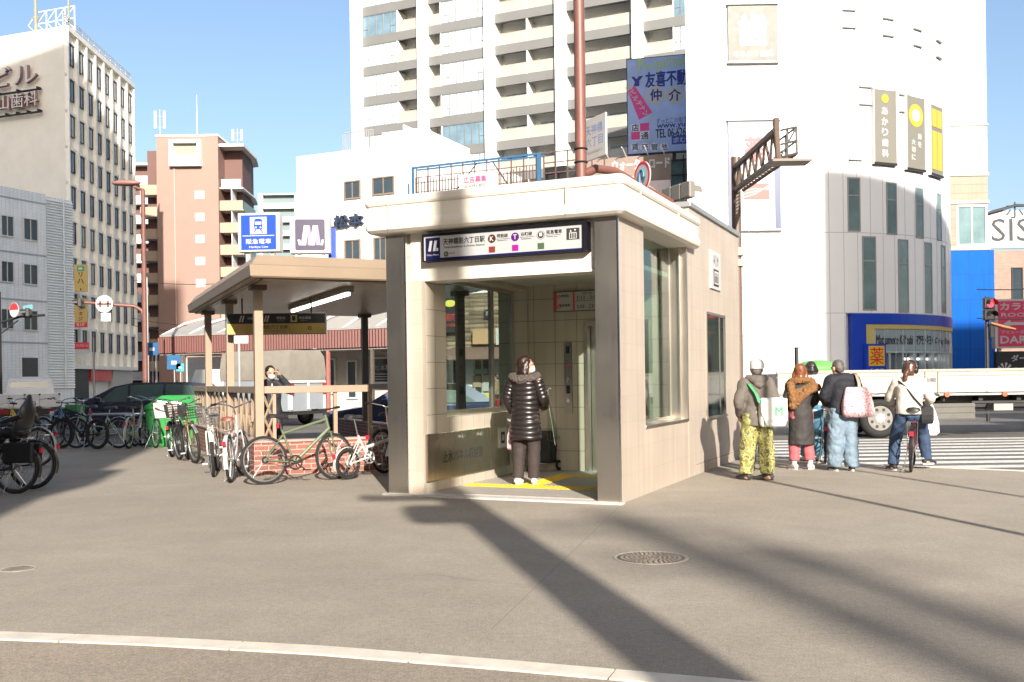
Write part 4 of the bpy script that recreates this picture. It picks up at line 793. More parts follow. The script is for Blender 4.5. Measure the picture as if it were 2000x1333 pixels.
k = MB(); bt(k,'TEL 06-6263',1281,251,1345,268); bt(k,'店',1234,243,1248,257); bt(k,'通',1252,259,1267,273)
for i,s_ in enumerate(('賃','売','管','他')): bt(k,s_,1234+19*i,281,1247+19*i,294,-0.022,0.01)
k.build('black_lettering', INK, bb)
for px,s_ in ((1281,'仲'),(1318,'介')):
    xc,zc_ = bf(px,186); k = MB(); k.disc((xc,-0.014,zc_),0.50,'y',0.004); d = k.build('white_disc', WHITE, bb); k = MB(); k.text(s_,xc,zc_-0.32,0.64,-0.022,None,0.002,0.03); k.build('disc_letter', MATS['bill_navy'], d)
PNK = mat('bill_pink', (0.62,0.05,0.26), 0.5); xa,za = bf(1233,173); xb,zb3 = bf(1262,230); k = MB(); k.xprism([(xa-0.22,za-0.1),(xa+0.2,za+0.12),(xb+0.35,zb3+0.25),(xb-0.4,zb3-0.1)],-0.02,-0.01); pk = k.build('pink_banner', PNK, bb)
k = MB(); k.T = Matrix.Translation(((xa+xb)/2,-0.024,(za+zb3)/2)) @ Matrix.Rotation(radians(58),4,'Y'); k.text('貸ビルテナント',0,-0.16,0.34,0,2.4,0.001,0.02); k.build('banner_letter', WHITE, pk)
for a,c_,d,e in ((1250,241,1268,257),(1233,258,1250,274)): xa,zc_ = bf(a,e); xb,_ = bf(d,e); _,zd = bf((a+d)/2,c_); k = MB(); k.box(xa,xb,-0.02,-0.01,zc_,zd); k.build('pink_square', PNK, bb)
k = MB()
for i in range(4): xc,zc_ = bf(1240+19*i,288); k.disc((xc,-0.014,zc_),0.25,'y',0.003)
xa,zc_ = bf(1233,276); xb,zd = bf(1268,241); k.box(xa,xb,-0.0125,-0.01,zc_,zd); k.build('white_patch', mat('bill_white', (0.62,0.66,0.78), 0.5), bb)
xa,zc_ = bf(1312,283); xb,zd = bf(1345,264); k = MB(); k.box(xa,xb,-0.02,-0.01,zc_,zd); q = k.build('blue_square', mat('bill_blue', (0.04,0.08,0.42), 0.5), bb); k = MB(); k.text('求む!',(xa+xb)/2,zc_+0.08,0.3,-0.024,(xb-xa)*0.85,0.001,0.02); k.build('square_letter', WHITE, q)
m = MB()
for x in (0.8,2.6,4.6): m.box(x-0.1,x+0.1,0.06,0.3,6,zb); 
m.box(0.2,bw-0.2,0.31,0.45,zb-1.8,zb-1.65); m.build('support', DARK, bb)
o2 = Vector((at(1180,305,50).x,50,0)); b2 = thing('walk_sign', 'pale brown shopping street sign with white katakana below the blue billboard', 'sign', o2, brz)
def b2f(px,py): return onface(o2, brz, px, py)
xb,zb = b2f(1310,350); zt_ = b2f(1245,305)[1]; m = MB(); m.box(-1.2,xb,0,0.25,zb-0.02,zt_); m.build('sign_box', mat('sign_taupe', (0.20,0.145,0.12), 0.5, var=0.12), b2)
k = MB(); xa,_ = b2f(1196,332); xc,_ = b2f(1308,332); za = b2f(1250,331)[1]; zc_ = b2f(1250,311)[1]; k.text('ウォーターロード',xa,za,zc_-za,-0.006,xc-xa,0.002,0.05,'LEFT'); k.build('white_lettering', WHITE, b2)
m = MB(); m.box(-1.2,xb-0.02,0.0,0.2,zb-1.1,zb-0.03); m.build('lower_panel', mat('panel_pink', (0.72,0.58,0.56), 0.5), b2)
k = MB(); [k.tube([(x,0,zt_),(x-0.1,-0.7,zt_+0.3),(x-0.1,-0.9,zt_+0.28)],0.025,5) for x in (0.2,1.1,2.2,3.0)]; k.each('lamp_arm', PALEW, b2)
o3 = at(1308,400,53); o3.z = -0.1; gh = thing('glass_building', 'dark green glazed shop floor beside the billboard, behind a roof railing', 'building', o3, brz)
zt_ = at(1320,305,53).z; m = MB(); m.box(-6.5,6,0.3,9,0,zt_-2.2); m.build('wall', GREY, gh); m = MB(); m.box(-0.2,6,0.5,8,zt_-2.2,zt_); m.each('glazing', mat('greenish_glass', (0.10,0.15,0.14), 0.1, 0, 0.3, 0.8), gh)
m = MB(); [m.box(x,x+0.07,0.3,0.4,zt_-2.2,zt_+0.2) for x in (-0.1,0.7,1.5,2.3)]; [m.box(-0.1,6,0.28,0.38,zt_-z,zt_-z+0.06) for z in (0.1,0.9,1.5)]; m.build('steel_frame', DARK, gh)
# ================================================================ curved drugstore building and its neighbours
DX0, DY, DXC, DR, DH = 7.87, 44.0, 13.35, 9.4, 32.0
dc = Vector((DXC, DY+DR, 0)); dr_ = thing('curved_store', 'large white building with a rounded corner of pale panels above a glazed drugstore', 'store building', (DXC,DY,-0.1))
def arc_hit(px, py, extra=0.0):          # angle along the rounded corner (0 = facing the square) and height above its foot
    d = ray(px,py); R = DR+extra; a = d[0]**2+1; b = -2*(d[0]*dc.x+dc.y); c = dc.x**2+dc.y**2-R*R
    D = max(0,b*b-4*a*c); t = (-b-sqrt(D))/(2*a); x,y = d[0]*t,t; return atan2(x-dc.x, dc.y-y), CAM_H+d[2]*t+0.1
def arc_pt(a, R=DR): return (R*sin(a), DR-R*cos(a))
DWH = mat('store_white', (0.80,0.80,0.80), 0.35, var=0.03, scale=0.5)
N = 30; full = [(DX0-DXC+4.3,22),(DX0-DXC,0)]+[arc_pt(pi/2*i/N) for i in range(N+1)]+[(DR,22)]
m = MB(); m.prism(full, 4.25, DH)
inner = [(DX0-DXC+4.3,21.9),(DX0-DXC,0.0)]+[arc_pt(pi/2*i/N) for i in range(4)]+[arc_pt(pi/2*i/N, DR-0.5) for i in range(4,N+1)]+[(DR-0.5,21.9)]
m.prism(inner, 0, 4.249); m.build('wall', DWH, dr_, 25)
JN = mat('panel_joint', (0.42,0.42,0.43), 0.6, var=0)
m = MB(); zl = [4.25,7.82,11.4,15.0,18.6,22.2]
for z in zl:
    for i in range(N): a0 = pi/2*i/N; a1 = pi/2*(i+1)/N; p = arc_pt(a0,DR+0.004); q = arc_pt(a1,DR+0.004); p2 = arc_pt(a0,DR-0.05); q2 = arc_pt(a1,DR-0.05); m.prism([p,q,q2,p2], z-0.012, z+0.012)
for k in range(22):
    a = k*pi/2/22+0.01; p = arc_pt(a-0.0011,DR+0.004); q = arc_pt(a+0.0011,DR+0.004); p2 = arc_pt(a-0.0011,DR-0.05); q2 = arc_pt(a+0.0011,DR-0.05)
    for z0,z1 in zip([0]+zl, zl): m.prism([p,q,q2,p2], z0+0.02 if z0 else 0.0, z1-0.02)
m.build('panel_joint', JN, dr_)
TG = mat('teal_glass', (0.16,0.24,0.25), 0.06, 0, 0.35, 0.5, spec=0.9)
def arc_box(mb, a0, a1, R0, R1, z0, z1, n=2):
    for i in range(n):
        b0 = a0+(a1-a0)*i/n; b1 = a0+(a1-a0)*(i+1)/n; mb.prism([arc_pt(b0,R1),arc_pt(b1,R1),arc_pt(b1,R0),arc_pt(b0,R0)], z0, z1)
for x0_,x1_,t_,b_ in ((1655,1680,347,453),(1731,1751,357,459),(1788,1803,367,466),(1829,1838,378,470),(1684,1711,462,607),(1754,1774,468,611),(1806,1820,474,612),(1838,1846,480,612)):
    a0,_ = arc_hit(x0_,(t_+b_)/2); a1,_ = arc_hit(x1_,(t_+b_)/2); _,z1 = arc_hit((x0_+x1_)/2,t_); _,z0 = arc_hit((x0_+x1_)/2,b_)
    k = MB(); arc_box(k,a0,a0+0.006,DR-0.05,DR+0.03,z0,z1,1); arc_box(k,a1-0.006,a1,DR-0.05,DR+0.03,z0,z1,1); arc_box(k,a0+0.006,a1-0.006,DR-0.05,DR+0.03,z1-0.06,z1,1); arc_box(k,a0+0.006,a1-0.006,DR-0.05,DR+0.03,z0,z0+0.06,1); arc_box(k,a0+0.006,a1-0.006,DR-0.05,DR+0.028,z0+(z1-z0)*0.66,z0+(z1-z0)*0.68,1)
    wn = k.build('window', GREY, dr_); k = MB(); arc_box(k,a0+0.003,a1-0.003,DR-0.04,DR+0.008,z0+0.02,z1-0.02,2); k.build('pane', TG, wn)
# shop front: blue and yellow portal, glass, text band
aS,_ = arc_hit(1663,660); aE = pi/2*0.97
SBL = mat('store_blue', (0.010,0.05,0.42), 0.35, var=0.05); SYE = mat('store_yellow', (0.50,0.40,0.13), 0.4, var=0.05)
k = MB(); arc_box(k,aS,aE,DR-0.49,DR+0.05,3.75,4.23,24); arc_box(k,aS,aS+0.075,DR-0.49,DR+0.05,0,3.749,2); k.build('blue_portal', SBL, dr_)
k = MB(); arc_box(k,aS+0.0751,aE,DR-0.49,DR+0.03,3.55,3.748,24); arc_box(k,aS+0.0751,aS+0.12,DR-0.49,DR+0.03,0,3.549,2); k.build('yellow_portal', SYE, dr_)
k = MB(); arc_box(k,aS+0.121,aE,DR-0.49,DR-0.02,2.55,3.548,24); tb_ = k.build('text_band', mat('band_grey', (0.26,0.33,0.36), 0.25, 0, 0.06), dr_)
k = MB(); arc_box(k,aS+0.121,aE,DR-0.45,DR-0.3,0.05,2.548,24); k.build('shop_glass', mat('shop_glass', (0.13,0.19,0.22), 0.06, 0, 0.5, 1.5, spec=0.8), dr_)
k = MB()
for i in range(15): a = aS+0.12+(aE-aS-0.12)*i/14; arc_box(k,a,a+0.012,DR-0.3,DR-0.01,0,3.548 if i%2==0 else 2.55,1)
arc_box(k,aS+0.121,aE,DR-0.3,DR-0.0,2.47,2.549,20); k.build('mullion', mat('mullion_grey', (0.45,0.50,0.53), 0.4, 0.3), dr_)
k = MB(); rnd = random.Random(4)
for i in range(9):
    a = aS+0.33+i*0.085; arc_box(k,a,a+0.05,DR-0.29,DR-0.27,0.1,0.7+1.4*rnd.random(),1)
k.build('shop_display', mat('display_orange', (0.45,0.25,0.08), 0.6, var=0.6, scale=3), dr_)
k = MB(); arc_box(k,aS+0.30,aS+0.85,DR-0.29,DR-0.28,2.15,2.25,6); k.build('shop_light', mat('shop_light', (1,0.97,0.9), 0.5, var=0, emit=1.2), dr_)
def arc_text(mb, s_, px0, px1, z, h, R, bold=0.02, shear=0.0):
    t = MB(); a0,_ = arc_hit(px0,650,R-DR); a1,_ = arc_hit(px1,650,R-DR); Lg = (a1-a0)*R; t.text(s_, 0, z, h, 0, Lg, 0.003, bold, 'LEFT', False, shear)
    mb.add([((R-v[1])*sin(a0+v[0]/R) , DR-(R-v[1])*cos(a0+v[0]/R), v[2]) for v in t.v], t.f)
k = MB(); arc_text(k,'Matsumoto KiYoshi',1710,1783,2.85,0.42,DR-0.012,0.02,0.25); arc_text(k,'マツモト キヨシ',1789,1822,2.85,0.45,DR-0.012,0.03); arc_text(k,'Drug Store',1826,1855,2.85,0.35,DR-0.012,0.02,0.25); k.build('lettering', INK, tb_)
# free-standing medicine sign in front of the glazing
a,z0 = arc_hit(1712,722,0.3); p = arc_pt(arc_hit(1712,700,0.3)[0],DR+0.3); ms = thing('medicine_sign', 'square yellow and red medicine sign in a blue frame before the drugstore glazing', 'sign', (DXC+p[0],DY+p[1],-0.1), a)
z1 = arc_hit(1712,672,0.3)[1]; k = MB(); k.box(-0.5,0.5,0,0.2,0.6,z1); k.build('sign_box', SBL, ms); k = MB(); k.box(-0.41,0.41,-0.02,0,z1-0.98,z1-0.09); k.build('yellow_panel', mat('med_yellow', (0.66,0.42,0.04), 0.4, var=0), ms)
k = MB(); k.text('薬',0,z1-0.92,0.76,-0.03,0.7,0.004,0.0); k.build('red_letter', mat('med_red', (0.50,0.012,0.02), 0.4, var=0), ms); k = MB(); k.text('くすり',0,z1-1.3,0.2,-0.01,0.75,0.004,0.03); k.build('white_letter', WHITE, ms); k = MB(); [k.box(x-0.05,x+0.05,0.05,0.15,0,0.6) for x in (-0.35,0.35)]; k.build('sign_leg', ALU, ms)
# signs on the upper walls
def flat_sign(name, label, x0_, y0_, x1_, y1_, col):
    a_ = at(x0_,y1_,DY-0.05); b_ = at(x1_,y1_,DY-0.05); c_ = at((x0_+x1_)/2,y0_,DY-0.05); t = thing(name,label,'sign',((a_.x+b_.x)/2,DY-0.004,a_.z)); k = MB(); w_ = b_.x-a_.x; h_ = c_.z-a_.z
    k.box(-w_/2,w_/2,-0.12,0,0,h_); k.build('sign_panel', col, t); k = MB(); k.box(-w_/2-0.05,w_/2+0.05,-0.2,0,-0.1,-0.02); k.box(-w_/2-0.05,w_/2+0.05,-0.2,0,h_+0.02,h_+0.1); k.each('sign_rail', GREY, t); return t,w_,h_
t,w_,h_ = flat_sign('dental_sign','large faded olive dental sign with one big white character on the white wall',1422,12,1519,121,mat('faded_olive', (0.082,0.081,0.064), 0.5, var=0.04))
k = MB(); k.text('歯',0,h_*0.27,h_*0.58,-0.125,w_*0.58,0.003,0.06); k.text('●あかり歯科',0,h_*0.08,h_*0.1,-0.125,w_*0.8,0.003,0.02); k.build('lettering', mat('sign_pale', (0.6,0.6,0.58), 0.5, var=0), t)
t,w_,h_ = flat_sign('drug_sign','tall white drugstore sign in a blue border with a faded pink character',1424,238,1525,448,mat('sign_white', 1))
k = MB(); bw_ = 0.26; k.box(-w_/2,-w_/2+bw_,-0.13,-0.12,0.0,h_); k.box(w_/2-bw_,w_/2,-0.13,-0.12,0,h_); k.box(-w_/2+bw_,w_/2-bw_,-0.13,-0.12,h_-bw_,h_); k.build('blue_border', mat('border_blue', (0.017,0.034,0.10), 0.4, var=0), t)
k = MB(); k.box(-w_*0.27,w_*0.30,-0.128,-0.12,h_*0.58,h_*0.90); k.build('inner_border', mat('inner_blue', (0.09,0.12,0.25), 0.4, var=0), t); k = MB(); k.box(-w_*0.23,w_*0.26,-0.134,-0.128,h_*0.6,h_*0.88); k.build('inner_panel', WHITE, t)
k = MB(); k.text('薬',0.02,h_*0.63,h_*0.22,-0.138,w_*0.4,0.003,0.05); k.build('pink_letter', mat('faded_red', (0.26,0.06,0.075), 0.5, var=0), t)
k = MB(); k.box(-w_*0.22,w_*0.28,-0.128,-0.12,h_*0.27,h_*0.42); q = k.build('red_emblem', mat('emblem_red', (0.25,0.065,0.05), 0.5, var=0), t); k = MB(); [k.tube([(-w_*0.22,-0.13,h_*(0.29+0.03*i)),(0,-0.13,h_*(0.32+0.025*i)),(w_*0.28,-0.13,h_*(0.40-0.02*i))],0.035,4) for i in range(3)]; k.build('emblem_lines', WHITE, q)
k = MB(); k.text('マツモトキヨシ',0,h_*0.1,h_*0.06,-0.125,w_*0.5,0.002,0.0); k.build('lettering', INK, t)
GS = mat('sign_taupe_grey', (0.155,0.148,0.125), 0.5, var=0.03); YS = mat('sign_amber', (0.42,0.31,0.04), 0.4, var=0)
def curved_sign(name, label, x0_, y0_, x1_, y1_, col):
    a,_ = arc_hit((x0_+x1_)/2,(y0_+y1_)/2,0.15); p = arc_pt(a,DR+0.15); _,zb = arc_hit((x0_+x1_)/2,y1_,0.15); _,zt = arc_hit((x0_+x1_)/2,y0_,0.15); aa,_ = arc_hit(x0_,260,0.15); ab,_ = arc_hit(x1_,260,0.15)
    w_ = (ab-aa)*(DR+0.15); t = thing(name,label,'sign',(DXC+p[0],DY+p[1],zb-0.1),a); k = MB(); k.box(-w_/2,w_/2,0,0.2,0,zt-zb); k.build('sign_panel', col, t); k = MB(); k.box(-w_/2-0.04,w_/2+0.04,-0.03,0.2,-0.1,-0.001); k.build('sign_foot', DARK, t)
    k = MB(); k.box(-w_/2-0.05,-w_/2-0.002,-0.02,0.2,-0.1,zt-zb+0.05); k.box(w_/2+0.002,w_/2+0.05,-0.02,0.2,-0.1,zt-zb+0.05); k.each('sign_edge', WHITE, t); return t,w_,zt-zb
t,w_,h_ = curved_sign('clinic_sign','tall grey dental sign with one yellow disc above a column of white kana',1708,176,1750,318,GS)
k = MB(); k.disc((0,-0.008,h_*0.88),w_*0.16); k.build('disc', YS, t); k = MB(); [k.text(c,-0.02,h_*(0.66-0.145*i),h_*0.1,-0.006,w_*0.28,0.003,0.03) for i,c in enumerate('あかり歯科')]; k.build('lettering', WHITE, t)
t,w_,h_ = curved_sign('clinic_sign','tall grey dental sign with a big yellow ring and two columns of white kana',1772,190,1806,330,GS)
k = MB(); k.disc((0,-0.008,h_*0.74),w_*0.40); q = k.build('disc', YS, t); k = MB(); k.disc((0,-0.014,h_*0.74),w_*0.22); k.build('disc_centre', WHITE, q); k = MB(); [k.text(c,w_*0.2,h_*(0.42-0.11*i),h_*0.075,-0.006,w_*0.2,0.003,0.03) for i,c in enumerate('歯を')]; [k.text(c,-w_*0.15,h_*(0.33-0.105*i),h_*0.075,-0.006,w_*0.2,0.003,0.03) for i,c in enumerate('大切に')]; k.build('lettering', WHITE, t)
t,w_,h_ = curved_sign('clinic_sign','narrow grey sign filled with yellow panels at the far end of the curved wall',1819,208,1841,341,GS)
k = MB(); [k.box(w_*(-0.42+0.44*i),w_*(-0.04+0.44*i),-0.02,-0.0,h_*a,h_*b) for i in (0,1) for a,b in ((0.06,0.62),(0.68,0.94))]; k.build('yellow_panel', YS, t)
m = MB()
for x0_,y0_ in ((1648,22),(1648,56),(1724,39),(1724,72),(1781,60),(1781,92),(1822,83),(1822,115),(1680,172),(1680,206),(1755,188),(1755,221),(1660,314),(1730,323),(1790,334)):
    a,z = arc_hit(x0_+10,y0_); arc_box(m,a-0.035,a+0.035,DR-0.03,DR+0.12,z,z+0.06,1)
m.each('vent_slot', GREY, dr_)

# ---- tower with the blue foot
p = at(1848,200,58); tw = thing('blue_foot_tower', 'slim beige tower with a bright blue panelled lower half', 'building', (p.x,58,-0.1), radians(-2))
x1 = at(1922,300,58).x-p.x+0.15; Z = lambda y: at(1890,y,58).z+0.1
m = MB(); m.box(0,x1,0,9,Z(243),30); m.build('ribbed_wall', brick_mat('ribbed_beige', (0.38,0.36,0.30), (0.32,0.30,0.25), 6, 0.09, 'x', 0.02, 0, 0.03), tw)
m = MB(); m.box(0,x1,0.02,9,Z(338),Z(244)); m.build('white_wall', DWH, tw); m = MB(); m.box(-0.02,x1+0.06,-0.06,9,Z(338)-0.2,Z(338)-0.001); m.box(-0.02,x1+0.06,-0.06,9,Z(243)-0.12,Z(243)-0.001); m.box(-0.02,x1+0.06,-0.06,9,Z(392)-0.2,Z(392)-0.001); m.box(-0.02,x1+0.1,-0.06,9,Z(482)-0.22,Z(482)-0.001); m.each('ledge', mat('pink_ledge', (0.38,0.28,0.24), 0.6), tw)
m = MB(); m.box(0,x1,0,9,Z(392),Z(338)-0.2); m.box(0,0.5,0,9,Z(482),Z(392)-0.2); m.box(0.5,x1,0.4,9,Z(482),Z(392)-0.2); m.build('tan_panel', brick_mat('tan_panels', (0.22,0.17,0.115), (0.13,0.1,0.07), 3, 0.5, 'x', 0.015, 0, 0.05), tw)
window(tw, 0.5, Z(482), x1-0.52, Z(400)-Z(482), 0.1, WHITE, TG, 1, 0.14)
BLP = brick_mat('blue_panels', (0.010,0.095,0.42), (0.02,0.06,0.2), 1.15, 1.45, 'x', 0.012, 0.0, 0.04, 0.15, 0.1, 0.05); m = MB(); m.box(0.1,x1+0.3,-0.02,9,0,Z(482)-0.23); m.build('blue_cladding', BLP, tw)
# ---- brick building and roof board at the right edge
p = at(1922,480,66); br_ = thing('brick_building', 'red brick building with a small window at the right edge, under a white roof board', 'building', (p.x,66,-0.1))
z1 = at(1950,487,66).z; m = MB(); m.box(0,14,0,10,0,z1); m.build('wall', brick_mat('salmon_brick', (0.24,0.14,0.10), (0.28,0.19,0.15), 0.25, 0.1, 'x', 0.01, 0.5, 0.15), br_)
window(br_, at(1968,0,66).x-p.x, at(1968,585,66).z, 0.75, 2.2, 0, DARK, DGLASS, 0, 0.06, 0.5)
rb_ = thing('roof_board', 'white board with bold black strokes on the brick building roof', 'sign', (p.x,65.9,z1)); z2 = at(1960,412,66).z-z1
m = MB(); m.box(0,9,0,0.3,0.05,z2); m.build('board', WHITE, rb_); k = MB(); k.text('SIS',1.75,0.5,1.5,-0.01,2.6,0.004,0.0); k.text('ホ',2.0,2.0,1.1,-0.01,1.2,0.004,0.0); k.build('strokes', INK, rb_); m = MB(); m.tube([(-0.3,-0.2,z2-0.3),(2,-0.2,z2+0.3),(5,-0.2,z2+0.2)],0.09,6); m.build('cable', DARK, rb_)
p = at(1943,585,50); ks = thing('karaoke_sign', 'pink and red karaoke sign with a white arrow at the right edge', 'sign', (p.x,50,-0.1)); z0 = at(1943,681,50).z+.1; z1 = at(1943,585,50).z+.1
m = MB(); m.box(0,3.2,0,0.4,z0,z1); m.box(0.2,0.35,0.1,0.3,0,z0); m.build('sign_box', WHITE, ks); m = MB(); m.box(0.14,3.06,-0.02,0,z0+0.1,z1-0.1); m.build('red_panel', mat('karaoke_pink', (0.60,0.05,0.13), 0.4, var=0.06), ks)
k = MB(); H_ = z1-z0; k.text('カラオケ',0.25,z0+H_*0.78,H_*0.14,-0.03,2.2,0.003,0.04,'LEFT'); k.text('ROOM',0.3,z0+H_*0.64,H_*0.08,-0.03,1.6,0.003,0.02,'LEFT'); k.text('DARTS',0.25,z0+H_*0.1,H_*0.15,-0.03,2.0,0.003,0.05,'LEFT'); k.xprism([(0.4,z0+H_*0.5),(0.75,z0+H_*0.42),(0.75,z0+H_*0.47),(2.6,z0+H_*0.47),(2.6,z0+H_*0.53),(0.75,z0+H_*0.53),(0.75,z0+H_*0.58)],-0.03,-0.02); k.text('アミューズメント',0.3,z0+H_*0.3,H_*0.06,-0.03,1.8,0.003,0.02,'LEFT'); k.build('lettering', WHITE, ks)
p2 = at(1946,687,49.6); dsn = thing('darts_sign', 'black darts sign with a white dartboard below the pink karaoke sign', 'sign', (p2.x,49.6,-0.1)); z1 = p2.z+.1
m = MB(); m.box(0,3.1,0,0.3,z1-1.3,z1); m.box(0.2,0.35,0.1,0.25,0,z1-1.3); m.build('sign_box', INK, dsn); k = MB(); k.text('ダーツ',0.75,z1-0.5,0.32,-0.01,1.1,0.003,0.03,'LEFT'); [k.add([(0.42,-0.012,z1-0.95),(0.42+0.4*cos(2*pi*i/20),-0.012,z1-0.95+0.4*sin(2*pi*i/20)),(0.42+0.4*cos(2*pi*(i+1)/20),-0.012,z1-0.95+0.4*sin(2*pi*(i+1)/20))],[(0,1,2)]) for i in range(0,20,2)]; k.build('white_marks', WHITE, dsn)
k = MB(); k.text('B-G',0.9,z1-1.1,0.28,-0.01,0.55,0.003,0.03,'LEFT'); k.build('green_lettering', mat('lime', (0.45,0.52,0.08), 0.5), dsn)

# ---- covered arcade across the street on the left
p = at(310,690,52); q = at(757,678,46); arz = atan2(q.y-p.y, q.x-p.x); Lg = (q-p).length+4
ar = thing('street_arcade', 'covered pavement arcade with a red brown corrugated fascia and pale sloping roof', 'arcade', (p.x,p.y,-0.1), arz)
m = MB(); n = 220
pts = [];
for i in range(n+1): x = Lg*i/n; pts.append((x, 0.0 if i%2 else -0.05))
m.loft([[(x,y,3.1) for x,y in pts],[(x,y,3.92) for x,y in pts]], False, False); m.box(0,Lg,0.01,0.08,3.1,3.95); m.build('fascia', mat('corrugated_brown', (0.11,0.030,0.023), 0.5, var=0.1), ar)
m = MB(); m.loft([[(0,0.1,3.96),(Lg,0.1,3.96),(Lg,0.1,4.05),(0,0.1,4.05)],[(0,3.6,5.0),(Lg,3.6,5.0),(Lg,3.6,5.1),(0,3.6,5.1)]]); m.build('roof', mat('pale_roof', (0.27,0.26,0.24), 0.5, var=0.12), ar)
m = MB(); [m.tube([(x,0.12,4.0),(x,1.9,4.75),(x,3.6,5.15)],0.05,5) for x in [i*1.9 for i in range(int(Lg/1.9)+1)]]; m.each('roof_rib', PALEW, ar)
for i,x in enumerate((1.6,4.2,9.6,10.6,13.1)): m = MB(); m.box(x-0.07,x+0.07,0.1,0.24,0,3.1); m.build('post', mat('arcade_post', (0.33,0.13,0.11), 0.5) if i in (1,3) else mat('dark_column',0), ar)
m = MB(); m.box(0,Lg,0.09,3.5,3.0,3.09); m.build('ceiling', mat('arcade_ceiling', (0.25,0.22,0.2), 0.7), ar)
# shops below it
asx = thing('arcade_shops', 'cream shop fronts with dark windows under the brown arcade', 'shops', (p.x,p.y,-0.1), arz)
m = MB(); m.box(7.5,Lg,3.61,8,0,6.4); m.box(-2,7.5,4.2,8,0,3.0); m.build('wall', mat('cream_shop', (0.56,0.50,0.42), 0.6, var=0.1), asx)
def asf(px,py,off_): return onface(Vector((p.x,p.y,0)), arz, px, py, off_)
for x0_,y0_,x1_,y1_,mt in ((726,697,790,750,DGLASS),(679,703,700,780,DGLASS),(640,700,658,770,DGLASS)):
    xl,zb = asf(x0_,y1_,3.6); xr,_ = asf(x1_,y1_,3.6); zt_ = asf((x0_+x1_)/2,y0_,3.6)[1]; window(asx, xl, zb+.1, xr-xl, zt_-zb, 3.58, FRAMEW, mt, 0, 0.1)
xl,zb = asf(732,742,3.5); xr,_ = asf(775,742,3.5); k = MB(); k.text('松本屋',xl,asf(745,720,3.5)[1],0.28,3.53,0.9,0.002,0.02,'LEFT'); [k.box(xl,xl+1.1,3.525,3.53,zb+0.1+0.13*i,zb+0.14+0.13*i) for i in range(3)]; k.build('lettering', WHITE, asx)
k = MB(); xl,zb = asf(500,690,3.0); xr,zz_ = asf(600,690,3.0); k.box(xl,xr,3.0,3.4,zb,zb+0.5); k.build('red_band', RED, asx)
# ================================================================ across the street behind the camera: what throws the shade
def block(name, label, x0, x1, y0, y1, h, col, skew=0.0):
    t = thing(name, label, 'building', (x0,y0,-0.1)); k = MB(); k.prism([(skew,0),(x1-x0,0),(x1-x0,y1-y0),(0,y1-y0)],0,h); k.build('wall', col, t); q = MB()
    for i in range(1,int(h/3.2)): q.box(0.4,x1-x0-0.4,y1-y0,y1-y0+0.02,i*3.2,i*3.2+1.7)
    q.each('window_band', DGLASS, t); return t
e = gnd(2,1010); ta = math.tan(radians(SUN_AZ)); te = math.tan(radians(SUN_EL)); ca = cos(radians(SUN_AZ))
xa = e.x+ta*(e.y+14)
t = block('street_building','mid height tan building whose shade lies over the parked bicycles', xa-34, xa, -26, -14, 27, PALEW)
k = MB(); [k.box(33.99,34.0+0.35,9.5,11.9,z,z+1.1) for z in (6.5,9.7,12.9)]; k.build('balcony', PALEW, t)
xb = -43.0+ta*(130+40); block('tall_building','tall office tower whose shade covers the cream office and the grey tiled building', xb-50, xb, -56, -40, 31.8+132/ca*te, PALEW)
xc = 13.75+ta*(44+16); block('corner_building','broad building whose shade falls on the curved store', xc, xc+40, -30, -16, 10.7+60/ca*te, PALEW, 14*ta+0.4)
DWALL = mat('sky_block_wall', (0.22,0.20,0.18), 0.8, var=0.1, scale=0.5)  # dark, so the added blocks below bounce little light
block('rear_sky_block','plain low block behind the camera, added to hold back sky light', xa+1, xc+8, -74, -62, 22, DWALL)  # unseen block, added to cut low sky light from behind the camera
block('left_sky_block','plain brown block beyond the left plaza edge, added to hold back sky light', -44, -16.5, -12, 15, 24, DWALL)  # unseen, put here to darken the fill on the left side
block('right_sky_block','tall brown block out of view at the right, added to hold back sky light', 50, 74, -12, 30, 30, DWALL)  # out of view, added to close off the sky on the right
# traffic pole with a signal box just behind the camera
pc = Vector((0.86+ta*(4.55+8.0), -8.0, 0)); t = thing('signal_pole', 'stout lamp pole with signal boxes that throws the broad shadow across the plaza', 'pole', pc)
k = MB(); k.tube([(0,0,0),(0,0,6.0),(0,0,9.0),(0,0,14.5)],[0.27,0.25,0.22,0.18],14); k.build('pole', BROWNPOLE, t)
k = MB(); k.box(-0.72,-0.16,-0.2,0.2,8.1,8.7); k.build('signal_box', DARK, t, bevel=0.12); k = MB(); k.box(-1.1,-0.1,-0.05,0.05,8.95,9.2); k.build('name_plate', WHITE, t);
k = MB(); k.tube([(0,0,14.3),(-0.6,0.5,14.7),(-1.6,1.4,14.8)],0.06,8); k.each('lamp_arm', BROWNPOLE, t)
for i,(g_,yb) in enumerate(((gnd(1480,1130),-48.0),(gnd(1650,1125),-50.0))):  # unseen poles, placed to cast two soft shadow bands on the plaza
    t = thing('shadow_pole', ('unseen concrete utility pole with grey transformers and crossarms, added for a soft shadow band','unseen concrete utility pole with only crossarms, added for the second soft shadow band')[i], 'utility pole', (g_.x+ta*(g_.y-yb), yb, 0)); h = (10.3-yb)/ca*te-(0.0 if i==0 else 0.9)
    k = MB(); k.tube([(0,0,0),(0,0,h)],[0.26,0.2],12); k.build('pole', GREY, t); k = MB(); [k.box(-0.9,0.9,-0.06,0.06,h-z,h-z+0.1) for z in (0.5,1.3)]; k.each('crossarm', GREY, t)
    if i == 0: k = MB(); [k.cyl((x,0.1,h-4.2),(x,0.1,h-3.1),0.28,0.28,14) for x in (-0.35,0.35)]; k.each('transformer', GREY, t)
